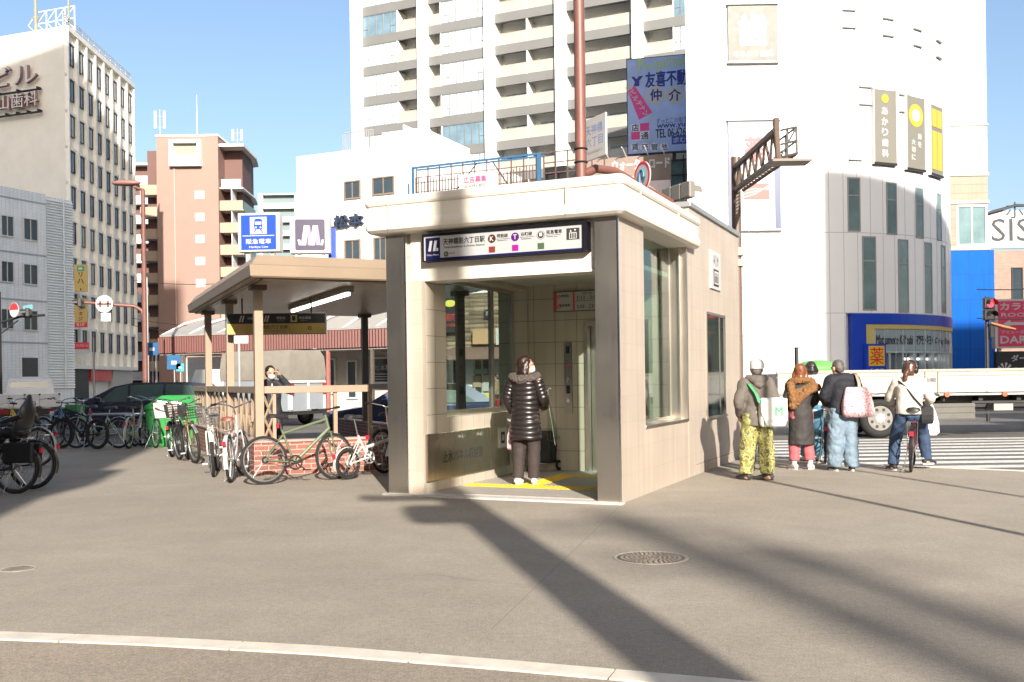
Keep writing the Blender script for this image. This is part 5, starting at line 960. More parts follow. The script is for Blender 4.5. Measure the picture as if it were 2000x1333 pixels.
g_ = gnd(2000,971); t = thing('sign_post', 'thin plain sign post at the right of the plaza', 'post', (g_.x+ta*(g_.y-2.0),2.0,0)); k = MB(); k.tube([(0,0,0),(0,0,7.5)],0.045,10); k.build('post', GREY, t)
t = thing('guide_post', 'slim grey post to the right of the camera', 'post', (3.0+ta*(15.1-2.6),2.6,0)); k = MB(); k.tube([(0,0,0),(0,0,7.4)],0.055,10); k.build('post', GREY, t)
# ================================================================ poles, lamps, signals
def pole_mesh(h, r0, r1, seg=14): k = MB(); k.tube([(0,0,0),(0,0,h*0.5),(0,0,h)],[r0,(r0+r1)/2,r1],seg); return k
# brown pole behind the entrance, with its drooping arm
b = at(1135,345,20); bp = thing('brown_pole', 'tall red brown steel pole with a curved arm rising behind the entrance roof', 'pole', (b.x,20,-0.1))
pole_mesh(12.5,0.125,0.105).build('pole', BROWNPOLE, bp, True)
k = MB()
for z in (at(1130,292,20).z,at(1130,318,20).z): k.torus((0,0,z+.1),0.125,0.018,'z',20,6)
k.build('clamp', DARK, bp)
def w2(px,py,Y,o): v = at(px,py,Y); return (v.x-o.location.x, v.y-o.location.y, v.z-o.location.z)
k = MB(); k.tube([w2(1140,341,20,bp),w2(1163,330,20.2,bp),w2(1200,334,20.6,bp),w2(1246,360,21,bp),w2(1312,396,21.6,bp)],[0.09,0.09,0.085,0.075,0.07],12); k.build('arm', BROWNPOLE, bp, True)
o = at(1162,270,19.9); sn = thing('street_name_sign', 'white street name plate with faint blue characters on the brown pole', 'sign', o, radians(-62)); k = MB(); k.box(-0.42,0.42,-0.02,0.02,-0.42,0.42); k.build('plate', WHITE, sn, bevel=0.01)
k = MB(); k.text('天神橋',0.0,0.08,0.2,-0.022,0.62); k.text('六丁目',0.0,-0.16,0.2,-0.022,0.62); k.build('lettering', mat('pale_blue', (0.15,0.25,0.5), 0.5), sn); k = MB(); k.text('Tenjimbashi 6',0.0,-0.32,0.09,-0.022,0.6); k.build('small_lettering', GREY, sn)
k = MB(); k.box(-0.62,-0.42,-0.03,0.03,0.2,0.26); k.box(-0.62,-0.42,-0.03,0.03,-0.26,-0.2); k.build('bracket', WHITE, sn)
o = at(1255,345,20.7); us = thing('turn_sign', 'round red ringed sign with a blue U-turn arrow seen edge-on over the entrance roof', 'traffic sign', o, radians(-66)); k = MB(); k.disc((0,0,0),0.31,'y',0.012,40); k.build('plate', WHITE, us); k = MB(); k.torus((0,-0.014,0),0.28,0.033,'y',40,8,0.15); k.build('red_ring', RED, us)
k = MB(); k.tube([(-0.10,-0.016,-0.17),(-0.10,-0.016,0.06),(-0.06,-0.016,0.13),(0.02,-0.016,0.13),(0.06,-0.016,0.06),(0.06,-0.016,-0.02)],0.022,6); k.add([(-0.02,-0.02,-0.02),(0.14,-0.02,-0.02),(0.06,-0.02,-0.15)],[(0,1,2)]); k.build('blue_arrow', mat('arrow_teal', (0.02,0.16,0.30), 0.4), us)
def signal(name, label, px, py, Y, rz, vertical=False, lit=None, back=False, s=1.0):
    o = at(px,py,Y); t = thing(name, label, 'traffic light', o, rz); k = MB(); n = 3 if not vertical else 2; w_ = 0.36*s
    for i in range(n):
        c = (i-(n-1)/2)*w_; k.box(*((c-w_*0.48,c+w_*0.48,-0.06,0.10,-w_*0.5,w_*0.5) if not vertical else (-w_*0.5,w_*0.5,-0.06,0.10,c-w_*0.48,c+w_*0.48)))
    k.build('housing', DARK if not back else mat('signal_grey', (0.16,0.15,0.13), 0.5), t, bevel=0.03)
    for i in range(n):
        c = (i-(n-1)/2)*w_; p = (c,-0.06,0) if not vertical else (0,-0.06,-c); q = MB(); rr = w_*0.38
        A = [(p[0]+rr*cos(a),p[1],p[2]+rr*sin(a)) for a in [pi*j/12 for j in range(-1,14)]]; q.loft([A,[(x,y-0.2,z-0.02) for x,y,z in A]], False, False); v = q.build('visor', MATS['signal_grey'] if back else DARK, t)
        q = MB(); q.disc(p,rr*0.95,'y',0.006); q.build('lens', mat('lit_red', (0.8,0.03,0.05), 0.4, var=0, emit=1.2) if lit == i else mat('dead_lens', (0.05,0.05,0.045), 0.2), v)
    return t
signal('traffic_light','row of grey signal heads seen from behind over the right end of the entrance roof',1326,378,21.6,radians(115),back=True)
# sign gantry pole at the annexe corner
b = at(1442,700,18.6); gp = thing('gantry_pole', 'dark brown sign gantry with a triangular truss arm and caged catwalk over the annexe', 'gantry', (b.x,18.6,-0.1)); DBR = mat('gantry_brown', (0.11,0.075,0.055), 0.5, var=0.15)
top = at(1434,308,18.6); pole_mesh(top.z+.1,0.095,0.085).build('pole', DBR, gp)
A = Vector(w2(1438,325,18.5,gp)); B = Vector(w2(1516,254,15.6,gp)); C_ = Vector(w2(1438,370,18.5,gp)); D_ = Vector(w2(1520,310,15.6,gp)); E_ = Vector(w2(1452,372,18.8,gp)); F_ = Vector(w2(1556,300,15.9,gp))
k = MB(); k.tube([A,B],0.055,8); k.tube([C_,D_],0.055,8); k.tube([E_,F_],0.035,6); k.tube([B,D_],0.045,8); k.tube([B,B+Vector((0,0,0.18))],0.05,8)
n = 6
for i in range(n):
    t0 = i/n; t1 = (i+1)/n; tm = (t0+t1)/2; k.tube([C_.lerp(D_,t0),A.lerp(B,tm)],0.022,6); k.tube([A.lerp(B,tm),C_.lerp(D_,t1)],0.022,6)
k.build('truss_arm', DBR, gp)
k = MB()
for i in range(16): t0 = (i+0.5)/16; a = C_.lerp(D_,t0); c = E_.lerp(F_,t0); k.tube([a,c],0.022,4,flat=0.5)
k.build('catwalk', DBR, gp)
k = MB(); F2 = F_+Vector((0,0,0.42)); D2 = D_+Vector((0.02,0,0.38)); G1 = E_.lerp(F_,0.72); 
for z in (0.0,0.2,0.42): k.tube([F_+Vector((0,0,z)), D_+Vector((0.05,0,z+0.02))],0.02,5)
k.tube([F_,F2],0.022,5); k.tube([D_.lerp(F_,0.5),D_.lerp(F2,0.5)+Vector((0,0,0.2))],0.02,5); k.tube([D_+Vector((.05,0,.05)),F2],0.016,5)
for q in (0.82,0.66): p_ = E_.lerp(F_,q); k.tube([p_,p_+Vector((0,0,0.42))],0.018,5)
for z in (0.2,0.42): k.tube([E_.lerp(F_,0.66)+Vector((0,0,z)),F_+Vector((0,0,z))],0.018,5)
k.build('cage', mat('cage_grey', (0.08,0.075,0.07), 0.5), gp)
k = MB(); k.box(-0.0,0.62,-0.2,0.2,-0.02,0.02); o_ = k.build('platform', DBR, gp); o_.location = D_+Vector((-0.1,0.15,-0.03))
k = MB(); lx = 0.16
for i in range(9): z = 0.9+i*0.45; k.tube([(0.08,-0.05,z),(lx+0.06,-0.05,z)],0.01,5)
k.tube([(lx+0.05,-0.05,0.8),(lx+0.05,-0.05,4.7)],0.008,5); k.build('ladder', GREY, gp)
k = MB(); k.box(-0.1,0.12,-0.13,0.1,3.75,3.9); k.box(-0.1,0.12,-0.13,0.1,3.55,3.68); k.build('pole_band', mat('band_pink', (0.38,0.22,0.19), 0.5), gp)
# brown lamp pole on the left
b = at(284,740,42); lp = thing('street_lamp', 'brown street lamp pole with a lamp head at its top left and a signal arm', 'street lamp', (b.x,42,-0.1)); top = at(281,372,42)
pole_mesh(top.z+.1,0.12,0.085).build('pole', BROWNPOLE, lp); k = MB(); k.tube([w2(281,372,42,lp),w2(262,366,42,lp)],0.06,8); k.build('lamp_arm', BROWNPOLE, lp); k = MB(); k.ell(w2(247,358,42,lp),(0.62,0.22,0.13)); k.build('lamp_head', mat('lamp_brown', (0.24,0.12,0.10), 0.5), lp, True)
k = MB(); k.tube([w2(284,628,42,lp),w2(277,607,42,lp),w2(262,598,42,lp),w2(200,594,41.5,lp),w2(150,590,41,lp)],[0.09,0.085,0.08,0.07,0.06],10); k.build('signal_arm', BROWNPOLE, lp, True)
signal('traffic_light','dark signal head on the brown arm before the yellow banner of the cream office',158,593,41.0,radians(-75),back=False)
o = at(204,594,41.3); t = thing('round_sign', 'plain white round sign back on the brown signal arm', 'traffic sign', o); k = MB(); k.disc((0,0,0),0.36,'y',0.012,36); k.build('plate', WHITE, t); k = MB(); k.box(-0.3,0.3,-0.05,-0.012,-0.03,0.03); k.box(-0.2,-0.12,-0.05,-0.012,-0.12,0.12); k.box(0.12,0.2,-0.05,-0.012,-0.12,0.12); k.build('bracket', BROWNPOLE, t)
o = at(207,620,41.3); t = thing('plain_plate', 'small blank white plate hanging under the round sign back', 'traffic sign', o); k = MB(); k.box(-0.21,0.21,-0.012,0.012,-0.17,0.17); k.build('plate', WHITE, t); k = MB(); k.tube([(0,0.02,-0.1),(0,0.02,0.3)],0.02,6); k.build('hanger', GREY, t)
b = at(1,700,41); t = thing('edge_signal_pole', 'dark pole at the left picture edge with a signal arm', 'pole', (b.x-0.05,41,-0.1)); pole_mesh(at(0,570,41).z+.1,0.11,0.09).build('pole', DARK, t); k = MB(); k.tube([(0,0,4.1),(0.9,0,4.35),(1.9,0,4.4)],0.05,8); k.tube([(0,0,3.6),(0.8,0,4.2)],0.03,6); k.build('arm', DARK, t)
signal('traffic_light','dark signal head at the left edge below a small teal board',55,612,41,radians(-70))
o = at(28,606,40.8); t = thing('red_disc_sign', 'small red topped round sign beside the left edge signal head', 'traffic sign', o, radians(-30)); k = MB(); k.disc((0,0,0),0.3,'y',0.012,30); k.build('plate', WHITE, t); k = MB(); k.add([(0,-0.014,0)]+[(0.29*cos(a),-0.014,0.29*sin(a)) for a in [pi*j/14 for j in range(15)]],[(0,j,j+1) for j in range(1,15)]); k.build('red_half', RED, t)
o = at(55,601,40.9); t = thing('teal_board', 'small tilted teal board above the left edge signal head', 'sign', o, radians(-20)); k = MB(); k.cbox((0,0,0),(0.5,0.03,0.2),0,0,radians(-6)); k.build('board', mat('board_teal', (0.14,0.30,0.33), 0.4), t); k = MB(); k.tube([(0,0.03,-0.2),(0,0.03,0)],0.02,6); k.build('bracket', DARK, t)
# slim poles and small signs before the red brown block
for px,yt,Y,r,lab in ((289,542,46,0.05,'slim white pole just beside the brown street lamp'),(306,680,46,0.05,'short white pole between the lamp and the arcade'),(365,700,44,0.04,'slim grey pole under the left end of the arcade'),(184,660,60,0.07,'dark slim pole before the cream office ground floor')):
    b = at(px,745,Y); t = thing('slim_pole', lab, 'pole', (b.x,Y,-0.1)); pole_mesh(at(px,yt,Y).z+.1,r,r*0.8,8).build('pole', DARK if Y==60 else WHITE, t)
    k = MB(); k.cyl((0,0,0),(0,0,0.25),r*1.8,r*1.5,8); k.build('foot', GREY, t)
for px,py,w_,h_,c,lab in ((297,682,0.55,0.55,(0.02,0.08,0.20),'dark blue square sign beside the brown lamp pole'),(340,708,0.6,0.62,(0.02,0.10,0.22),'blue square sign under the left end of the arcade'),(352,718,0.34,0.34,(0.05,0.32,0.48),'small light blue sign beside the larger blue one')):
    o = at(px,py,43.6); t = thing('blue_sign', lab, 'sign', o); k = MB(); k.box(-w_/2,w_/2,-0.02,0.02,-h_/2,h_/2); k.build('plate', mat('blue_%d'%px, c, 0.4), t); k = MB(); k.box(-w_*0.2,w_*0.2,-0.024,-0.021,-h_*0.15,h_*0.1); k.build('mark', WHITE, t); k = MB(); k.tube([(0,0.04,-o.z-0.1),(0,0.04,h_*0.4)],0.03,6); k.build('post', GREY, t)
# bus-stop like plate inside the shelter columns
o = at(466,664,27.5); o.z += 0.1; t = thing('stop_sign', 'white oblong plate on a grey post between the shelter columns', 'sign', (o.x,27.5,-0.1)); k = MB(); k.box(-0.27,0.27,-0.02,0.02,o.z-0.11,o.z+0.11); k.build('plate', WHITE, t, bevel=0.015); k = MB(); k.tube([(0,0.03,0),(0,0.03,o.z)],0.035,8); k.build('post', GREY, t); k = MB(); k.text('松 本 町',0,o.z-0.02,0.05,-0.023,0.22); k.build('lettering', GREY, t)
# banners on the cream office
def banner(name, label, x0_, y0_, x1_, y1_, Y, col, body, ink, vert=True):
    a = at(x0_,y1_,Y); b = at(x1_,y0_,Y); t = thing(name, label, 'sign', ((a.x+b.x)/2,Y,a.z), radians(8)); w_ = b.x-a.x; h_ = b.z-a.z; k = MB(); k.box(-w_/2,w_/2,0,0.25,0,h_); k.build('sign_box', col, t)
    if body:
        k = MB()
        if vert: n = len(body); [k.text(c,0,h_*(0.76-0.74*(i+1)/n)+h_*0.03,h_*0.74/n*0.72,-0.01,None,0.003,0.03) if c != 'ー' else k.box(-w_*0.05,w_*0.05,-0.012,0,h_*(0.76-0.74*(i+1)/n)+h_*0.02,h_*(0.76-0.74*(i+1)/n)+h_*0.1) for i,c in enumerate(body)]
        else: k.text(body,0,h_*0.55,h_*0.28,-0.01,w_*0.85,0.003,0.03)
        k.build('lettering', ink, t)
    return t,w_,h_
AMB = mat('banner_amber', (0.50,0.34,0.10), 0.5, var=0.05)
t,w_,h_ = banner('studio_banner','upper yellow banner with a green emblem and black kana on the cream office',146,517,169,570,89,AMB,'リハー',INK)
k = MB(); k.box(-w_*0.26,w_*0.3,-0.02,0,h_*0.76,h_*0.95); q = k.build('emblem', mat('emblem_green', (0.03,0.30,0.12), 0.5), t); k = MB(); k.ell((0,-0.025,h_*0.85),(w_*0.18,0.005,h_*0.05)); k.build('emblem_leaf', WHITE, q)
t,w_,h_ = banner('studio_banner','lower yellow banner with black kana and a red floor tag on the cream office',146,584,169,640,89,AMB,'スタジオ',INK)
k = MB(); k.box(-w_*0.5,w_*0.5,-0.03,-0.001,0,h_*0.17); q = k.build('floor_tag', RED, t); k = MB(); k.text('B1F',0,h_*0.04,h_*0.1,-0.035,w_*0.6,0.003,0.03); k.build('tag_letter', WHITE, q)
t,w_,h_ = banner('rental_sign','small red and white sign low on the cream office corner',145,669,173,692,89,WHITE,None,None)
k = MB(); k.box(-w_*0.5,w_*0.5,-0.03,-0.001,h_*0.42,h_); q = k.build('red_panel', RED, t); k = MB(); k.text('トランクルーム',0,h_*0.6,h_*0.26,-0.035,w_*0.9,0.003,0.02); k.build('lettering', WHITE, q)
# pedestrian light at the right
b = at(1932,610,31); t = signal('pedestrian_light','pedestrian light showing a red figure at the right edge before the blue tower',1932,604,31,radians(10),True,0)
k = MB(); k.tube([(0.0,0.12,-b.z-0.2),(0.0,0.12,0.4)],0.06,8); k.build('post', DARK, t)
o = at(1958,640,31); t = thing('brown_lamp_arm', 'short curved brown arm sticking out right below the pedestrian light', 'lamp', o, radians(8)); k = MB(); k.tube([(-0.42,0,0.14),(0,0,0.02),(0.42,0,-0.06)],[0.07,0.11,0.06],10,flat=0.6); k.build('arm', mat('lamp_amber', (0.30,0.13,0.05), 0.5), t, True); k = MB(); k.box(-0.40,-0.30,0.0,0.06,-0.3,0.14); k.build('bracket', DARK, t)
# overhead cables on the right
for i,(y0_,y1_) in enumerate(((566,560),(622,621))):
    a = at(1908,y0_,40); b = at(2060,y1_,34); k = MB(); k.tube([a,a.lerp(b,.5)+Vector((0,0,-0.06)),b],0.02,6); t = tag(k.build('cable', DARK), ('upper black cable','lower black cable')[i]+' crossing before the brick building at the right edge', 'cable')

for i,(xa_,ya_,xb_,yb_,Y) in enumerate(((318,548,520,545,70),(318,622,520,634,66),(318,636,520,646,66))):
    a = at(xa_-60,ya_,Y); b = at(xb_,yb_,Y); k = MB(); k.tube([a.lerp(b,t/6)-Vector((0,0,0.35*(1-(t/3-1)**2))) for t in range(7)],0.022,5); tag(k.build('cable', DARK), ('uppermost','middle','lowest')[i]+' of three thin cables crossing the red brown apartment wall', 'cable')
# ================================================================ vehicles
TYRE = RUBBER; HUB = mat('hub_grey', (0.16,0.15,0.135), 0.5, 0.2, 0.25, 8); BLUEP = mat('midnight_paint', (0.012,0.016,0.035), 0.18, 0.2, 0, coat=1.0); CARG = mat('car_glass', (0.045,0.075,0.068), 0.05, 0, 0.2, spec=0.8); TAILR = mat('tail_red', (0.22,0.008,0.01), 0.2, var=0)
def wheel(par, x, y, r, w_=0.2):
    k = MB(); k.torus((0,0,0), r-w_*0.4, w_*0.45, 'y', 32, 10, 1.0); o = k.build('wheel', TYRE, par, True, (x,y,r)); k = MB(); k.cyl((0,-w_*0.35,0),(0,w_*0.35,0),r*0.62,r*0.62,24); k.build('hub', HUB, o)
    for sg in (-1,1):
        k = MB(); k.cyl((0,sg*w_*0.30,0),(0,sg*w_*0.40,0),r*0.30,r*0.18,16); [k.cyl((r*0.24*cos(a),sg*w_*0.34,r*0.24*sin(a)),(r*0.24*cos(a),sg*w_*0.42,r*0.24*sin(a)),r*0.03,r*0.03,6) for a in [pi*i/4 for i in range(8)]]; k.build('hub_cap', GREY, o)
        k = MB(); [k.cyl((r*0.45*cos(a),sg*w_*0.352,r*0.45*sin(a)),(r*0.45*cos(a),sg*w_*0.358,r*0.45*sin(a)),r*0.085,r*0.085,10) for a in [pi*(i+.5)/4 for i in range(8)]]; k.build('rim_hole', BLACK, o)
    return o
def car(name, label, loc, rz, paint, low, roof, win, L, W, wx, r=0.31, van=True, group=None):
    """low = body outline (x, z); roof = greenhouse outline; win = window outlines on the side"""
    t = thing(name, label, 'car', loc, rz, group); hw = W/2
    k = MB(); n = len(low)
    def ring(y, inset, zi=0): 
        cx = sum(p[0] for p in low)/n; cz = sum(p[1] for p in low)/n; return [(cx+(p[0]-cx)*(1-inset), y, cz+(p[1]-cz)*(1-inset*0.7)) for p in low]
    k.loft([ring(-hw+0.0,0.05),ring(-hw+0.05,0.015),ring(-hw+0.16,0.0),ring(hw-0.16,0.0),ring(hw-0.05,0.015),ring(hw,0.05)]); k.build('body', paint, t, 50)
    zb = min(p[1] for p in roof); zt = max(p[1] for p in roof); k = MB()
    def rr(sgn, extra=0.0): return [(p[0], sgn*(hw-0.05-0.17*(p[1]-zb)/(zt-zb)+extra), p[1]) for p in roof]
    k.loft([rr(-1,-0.06),rr(-1,0.0),rr(1,0.0),rr(1,-0.06)][1:3] if False else [rr(-1),rr(1)]); k.build('cabin', paint, t, 40)
    def side(w_, sgn): return [(p[0], sgn*(hw-0.05-0.17*(p[1]-zb)/(zt-zb)+0.004), p[1]) for p in w_]
    for w_ in win:
        k = MB(); k.poly(side(w_,-1)); k.poly(side(w_,1)[::-1]); k.each('side_window', CARG, t)
    # windscreen and rear glass along the roof outline
    def cross(p, q, name_):
        a = Vector((p[0],0,p[1])); b = Vector((q[0],0,q[1])); d = (b-a).normalized(); nn = Vector((d.z,0,-d.x))
        if (a+nn*0.1 - Vector((sum(c[0] for c in roof)/len(roof),0,(zb+zt)/2))).length < (a - Vector((sum(c[0] for c in roof)/len(roof),0,(zb+zt)/2))).length: nn = -nn
        a2 = a.lerp(b,0.08)+nn*0.006; b2 = a.lerp(b,0.92)+nn*0.006; f = lambda z: hw-0.13-0.17*(z-zb)/(zt-zb); k = MB(); k.poly([(a2.x,-f(a2.z),a2.z),(a2.x,f(a2.z),a2.z),(b2.x,f(b2.z),b2.z),(b2.x,-f(b2.z),b2.z)]); k.build(name_, CARG, t)
    cross(roof[0],roof[1],'windscreen'); cross(roof[-1],roof[-2],'rear_window')
    for x in wx:
        for y in (-hw+0.1,hw-0.1): wheel(t, x, y, r)
    x1 = max(p[0] for p in low); zt_ = roof[-1][1]
    for y in (-hw+0.06,hw-0.26): k = MB(); k.box(x1-0.10,x1+0.004,y,y+0.2,zt_-0.22,zt_+0.06); k.build('tail_lamp', TAILR, t, bevel=0.02)
    x0 = min(p[0] for p in low)
    for y in (-hw+0.08,hw-0.4): k = MB(); k.box(x0-0.004,x0+0.12,y,y+0.32,0.62,0.74); k.build('headlight', mat('headlight', (0.5,0.5,0.5), 0.1), t, bevel=0.02)
    for y in (-hw-0.12,hw): k = MB(); k.box(roof[0][0]+0.45,roof[0][0]+0.6,y,y+0.12,roof[0][1]+0.02,roof[0][1]+0.18); k.build('mirror', paint, t, bevel=0.03)
    return t
low = [(0,0.30),(-0.02,0.62),(0.15,0.80),(0.95,0.98),(4.6,1.02),(4.74,0.9),(4.76,0.4),(4.6,0.24),(0.2,0.22)]
roof = [(0.85,0.96),(1.75,1.44),(2.3,1.55),(3.9,1.55),(4.35,1.50),(4.72,0.98)]
win = [[(1.35,1.0),(1.80,1.40),(2.15,1.48),(2.15,1.0)],[(2.22,1.0),(2.22,1.48),(3.15,1.49),(3.15,1.0)],[(3.22,1.0),(3.22,1.49),(3.95,1.46),(4.3,1.05),(4.25,1.0)]]
p = at(113,800,29.5); car('minivan','low black minivan parked nose left behind the row of bicycles and the green bin',(p.x,29.6,-0.1),radians(7),BLUEP,low,roof,win,4.75,1.78,(0.85,3.75))
low2 = [(0,0.30),(-0.02,0.6),(0.15,0.74),(1.15,0.90),(4.2,0.95),(4.35,0.85),(4.36,0.4),(4.2,0.24),(0.2,0.22)]; roof2 = [(0.95,0.88),(1.75,1.36),(2.2,1.44),(3.2,1.43),(3.6,1.36),(4.2,0.95)]
win2 = [[(1.4,0.93),(1.8,1.30),(2.25,1.37),(2.25,0.93)],[(2.32,0.93),(2.32,1.37),(3.15,1.36),(3.75,0.97),(3.7,0.93)]]
p = at(640,800,25.5); car('dark_sedan','dark blue car parked nose left behind the brick stair wall and the entrance',(p.x,25.8,-0.1),radians(4),mat('navy_paint', (0.015,0.025,0.07), 0.2, 0.2, 0, coat=1.0),low2,roof2,win2,4.35,1.68,(0.8,3.5))
# small white pickup seen from behind at the left edge
WT = mat('truck_white', (0.62,0.62,0.60), 0.4, var=0.1, scale=2); p = at(57,800,31)
t = thing('pickup_truck', 'small white flatbed pickup seen from behind at the left edge, with rusty tailgate edges', 'truck', (p.x,31,-0.1), radians(25))
k = MB(); k.box(-0.88,0.88,0,0.05,0.82,1.24); k.box(-0.88,-0.84,0.05,2.2,0.82,1.24); k.box(0.84,0.88,0.05,2.2,0.82,1.24); k.box(-0.84,0.84,0.05,2.2,0.78,0.84); k.build('bed', WT, t, bevel=0.01)
k = MB(); [k.box(x-0.012,x+0.012,-0.02,0,0.84,1.22) for x in (-0.55,-0.12,0.3)]; k.each('tailgate_rib', mat('rib_grey', (0.4,0.38,0.36), 0.6), t); k = MB(); [k.box(x-0.03,x+0.03,-0.03,0,z,z+0.05) for x in (-0.86,0.86,-0.12,0.3) for z in (0.80,1.2)]; k.each('hinge', RUST, t)
k = MB(); k.loft([[(-0.74,2.3,1.2),(0.74,2.3,1.2),(0.74,3.6,1.2),(-0.74,3.6,1.2)],[(-0.66,2.4,1.72),(0.66,2.4,1.72),(0.66,3.3,1.72),(-0.66,3.3,1.72)],[(-0.55,2.5,1.80),(0.55,2.5,1.80),(0.55,3.2,1.80),(-0.55,3.2,1.80)]]); k.box(-0.74,0.74,2.3,3.8,0.5,1.199); k.build('cab', WT, t, 40)
k = MB(); k.poly([(-0.62,2.318,1.28),(0.62,2.318,1.28),(0.58,2.378,1.62),(-0.58,2.378,1.62)]); k.build('rear_window', CARG, t); k = MB(); k.box(-0.8,0.8,0.1,2.2,0.45,0.77); k.build('chassis', DARK, t)
for x in (-0.8,0.56): k = MB(); k.box(x,x+0.24,-0.02,0.02,0.62,0.76); k.build('tail_lamp', TAILR, t)
k = MB(); k.box(-0.2,0.15,-0.03,0.0,0.55,0.72); k.build('number_plate', WHITE, t)
for x in (-0.62,0.62):
    for y in (0.6,3.0): o_ = wheel(t, x, y, 0.29, 0.15); o_.rotation_euler = (0,0,pi/2)
# white truck with a canvas top beyond the shelter
p = at(568,800,33.5); cr = radians(-28); t = thing('canvas_truck', 'white truck with a pale canvas top over grey lower panels, parked beyond the shelter', 'truck', (p.x,33.5,-0.1), cr); t.scale = (1.14,1.14,1.14)
CANV = mat('canvas', (0.20,0.18,0.15), 0.8, var=0.15, scale=2.5, bump=0.5, bscale=5); LGR = mat('panel_grey', (0.22,0.24,0.26), 0.45, var=0.06)
# side faces -y (to the left of the corner), rear faces +x at x = 0
k = MB(); n = 14
def cv(y): return [(-2.75+2.7*i/n, y+0.03*sin(i*2.3), 1.45) for i in range(n+1)]
k.loft([[(-2.75,-0.02,1.38),(0.0,-0.02,1.38),(0.0,1.62,1.38),(-2.75,1.62,1.38)],[(-2.76,-0.05,1.6),(0.01,-0.05,1.6),(0.01,1.65,1.6),(-2.76,1.65,1.6)],[(-2.72,-0.01,2.1),(-0.02,-0.01,2.1),(-0.02,1.6,2.1),(-2.72,1.6,2.1)],[(-2.65,0.12,2.28),(-0.08,0.12,2.28),(-0.08,1.48,2.28),(-2.65,1.48,2.28)]]); k.build('canvas', CANV, t, 40)
k = MB(); k.box(-2.72,-0.02,0,1.6,0.45,1.379); k.build('cargo_box', LGR, t, bevel=0.01)
k = MB(); [k.box(-0.018,0.03,y,y+0.05,0.5,1.37) for y in (0.0,0.78,1.55)]; [k.box(x,x+0.05,-0.03,0.0,0.5,1.37) for x in (-2.7,-1.4,-0.08)]; k.box(-0.018,0.02,0.05,1.55,1.30,1.37); k.each('door_bar', mat('bar_pale', (0.55,0.55,0.53), 0.4), t)
k = MB(); k.text('ーサービス',-1.0,0.62,0.2,-0.012,1.0); k.build('lettering', GREY, t); k = MB(); k.ell((-1.7,-0.012,1.12),(0.12,0.004,0.1)); k.build('pink_mark', mat('mark_pink', (0.5,0.12,0.18), 0.5), t)
k = MB(); k.box(-4.2,-2.85,-0.02,1.62,0.4,1.05); k.loft([[(-4.2,0,1.05),(-2.85,0,1.05),(-2.85,1.6,1.05),(-4.2,1.6,1.05)],[(-3.9,0.08,1.75),(-2.9,0.08,1.75),(-2.9,1.52,1.75),(-3.9,1.52,1.75)]]); k.build('cab', WT, t, 40); k = MB(); k.poly([(-3.95,0.015,1.12),(-3.0,0.0095,1.12),(-3.0,0.07,1.66),(-3.78,0.07,1.66)]); k.build('cab_window', CARG, t)
for y in (-0.03,1.5): k = MB(); k.box(0.0,0.06,y,y+0.13,0.95,1.3); k.build('tail_lamp', TAILR, t)
for x in (-3.6,-0.7):
    for y in (0.1,1.5): wheel(t, x, y, 0.3, 0.16)
k = MB(); k.box(-2.7,0.06,0.05,1.55,0.35,0.449); k.build('chassis', DARK, t)
# long flatbed truck on the right
x0 = at(1516,745,23.4).x; zt_ = at(1700,723,23.3).z; zb_ = at(1700,769,23.3).z
t = thing('flatbed_truck', 'long white flatbed truck with black chassis crossing behind the waiting people', 'truck', (x0,23.3,-0.1)); FBW = mat('flatbed_white', (0.30,0.29,0.265), 0.45, var=0.08, scale=1.5); Zt = zt_+.1; Zb = zb_+.1; L = 9.2
k = MB(); k.box(0,L,0,0.05,Zb,Zt-0.06); k.box(0,L,2.35,2.4,Zb,Zt-0.06); k.box(0,0.05,0.05,2.35,Zb,Zt-0.06); k.box(L-0.05,L,0.05,2.35,Zb,Zt+0.4); k.box(0.05,L-0.05,0.05,2.35,Zb-0.02,Zb+0.05); k.build('bed', FBW, t, bevel=0.006)
k = MB(); k.box(-0.02,L,-0.02,0.06,Zt-0.06,Zt); k.box(-0.02,L,-0.015,-0.001,Zt-0.16,Zt-0.14); [k.box(x,x+0.05,-0.03,0.0,Zb,Zt-0.07) for x in (0.0,3.45,3.75,7.0)]; k.build('bed_rail', mat('rail_cream', (0.27,0.25,0.205), 0.5, var=0.1), t)
k = MB(); k.text('最大積載量',3.6,Zt-0.3,0.1,-0.006,0.22); k.box(3.52,3.53,-0.004,0,Zb+.1,Zt-0.2); k.build('lettering', INK, t)
k = MB(); [k.box(x,x+0.13,-0.035,-0.001,Zb+0.0,Zb+0.03) for x in [0.4+0.9*i for i in range(9)]]; k.box(0,L,0.02,0.1,Zb-0.07,Zb-0.021); k.build('latch', GREY, t)
k = MB(); k.box(0.1,L+1.6,0.5,0.75,0.65,Zb-0.08); k.box(0.1,L+1.6,1.65,1.9,0.65,Zb-0.08); [k.box(0.3+i*0.9,0.4+i*0.9,0.2,2.2,Zb-0.2,Zb-0.08) for i in range(10)]; k.box(4.6,8.6,0.12,0.16,0.55,0.6); k.box(4.6,8.6,0.12,0.16,0.8,0.85); k.box(0.2,1.9,0.15,1.2,0.72,Zb-0.085); k.build('chassis', DARK, t)
xw = at(1722,800,23.4).x-x0
for xx in (xw,L+0.9):
    for y in (0.28,2.1): wheel(t, xx, y, 0.47, 0.26)
k = MB(); A = [(xw+0.6*cos(a),0.0,0.47+0.58*sin(a)) for a in [pi*(0.1+0.8*i/12) for i in range(13)]]; k.loft([A,[(x,0.5,z) for x,y,z in A]], False, False); k.build('mudguard', DARK, t)
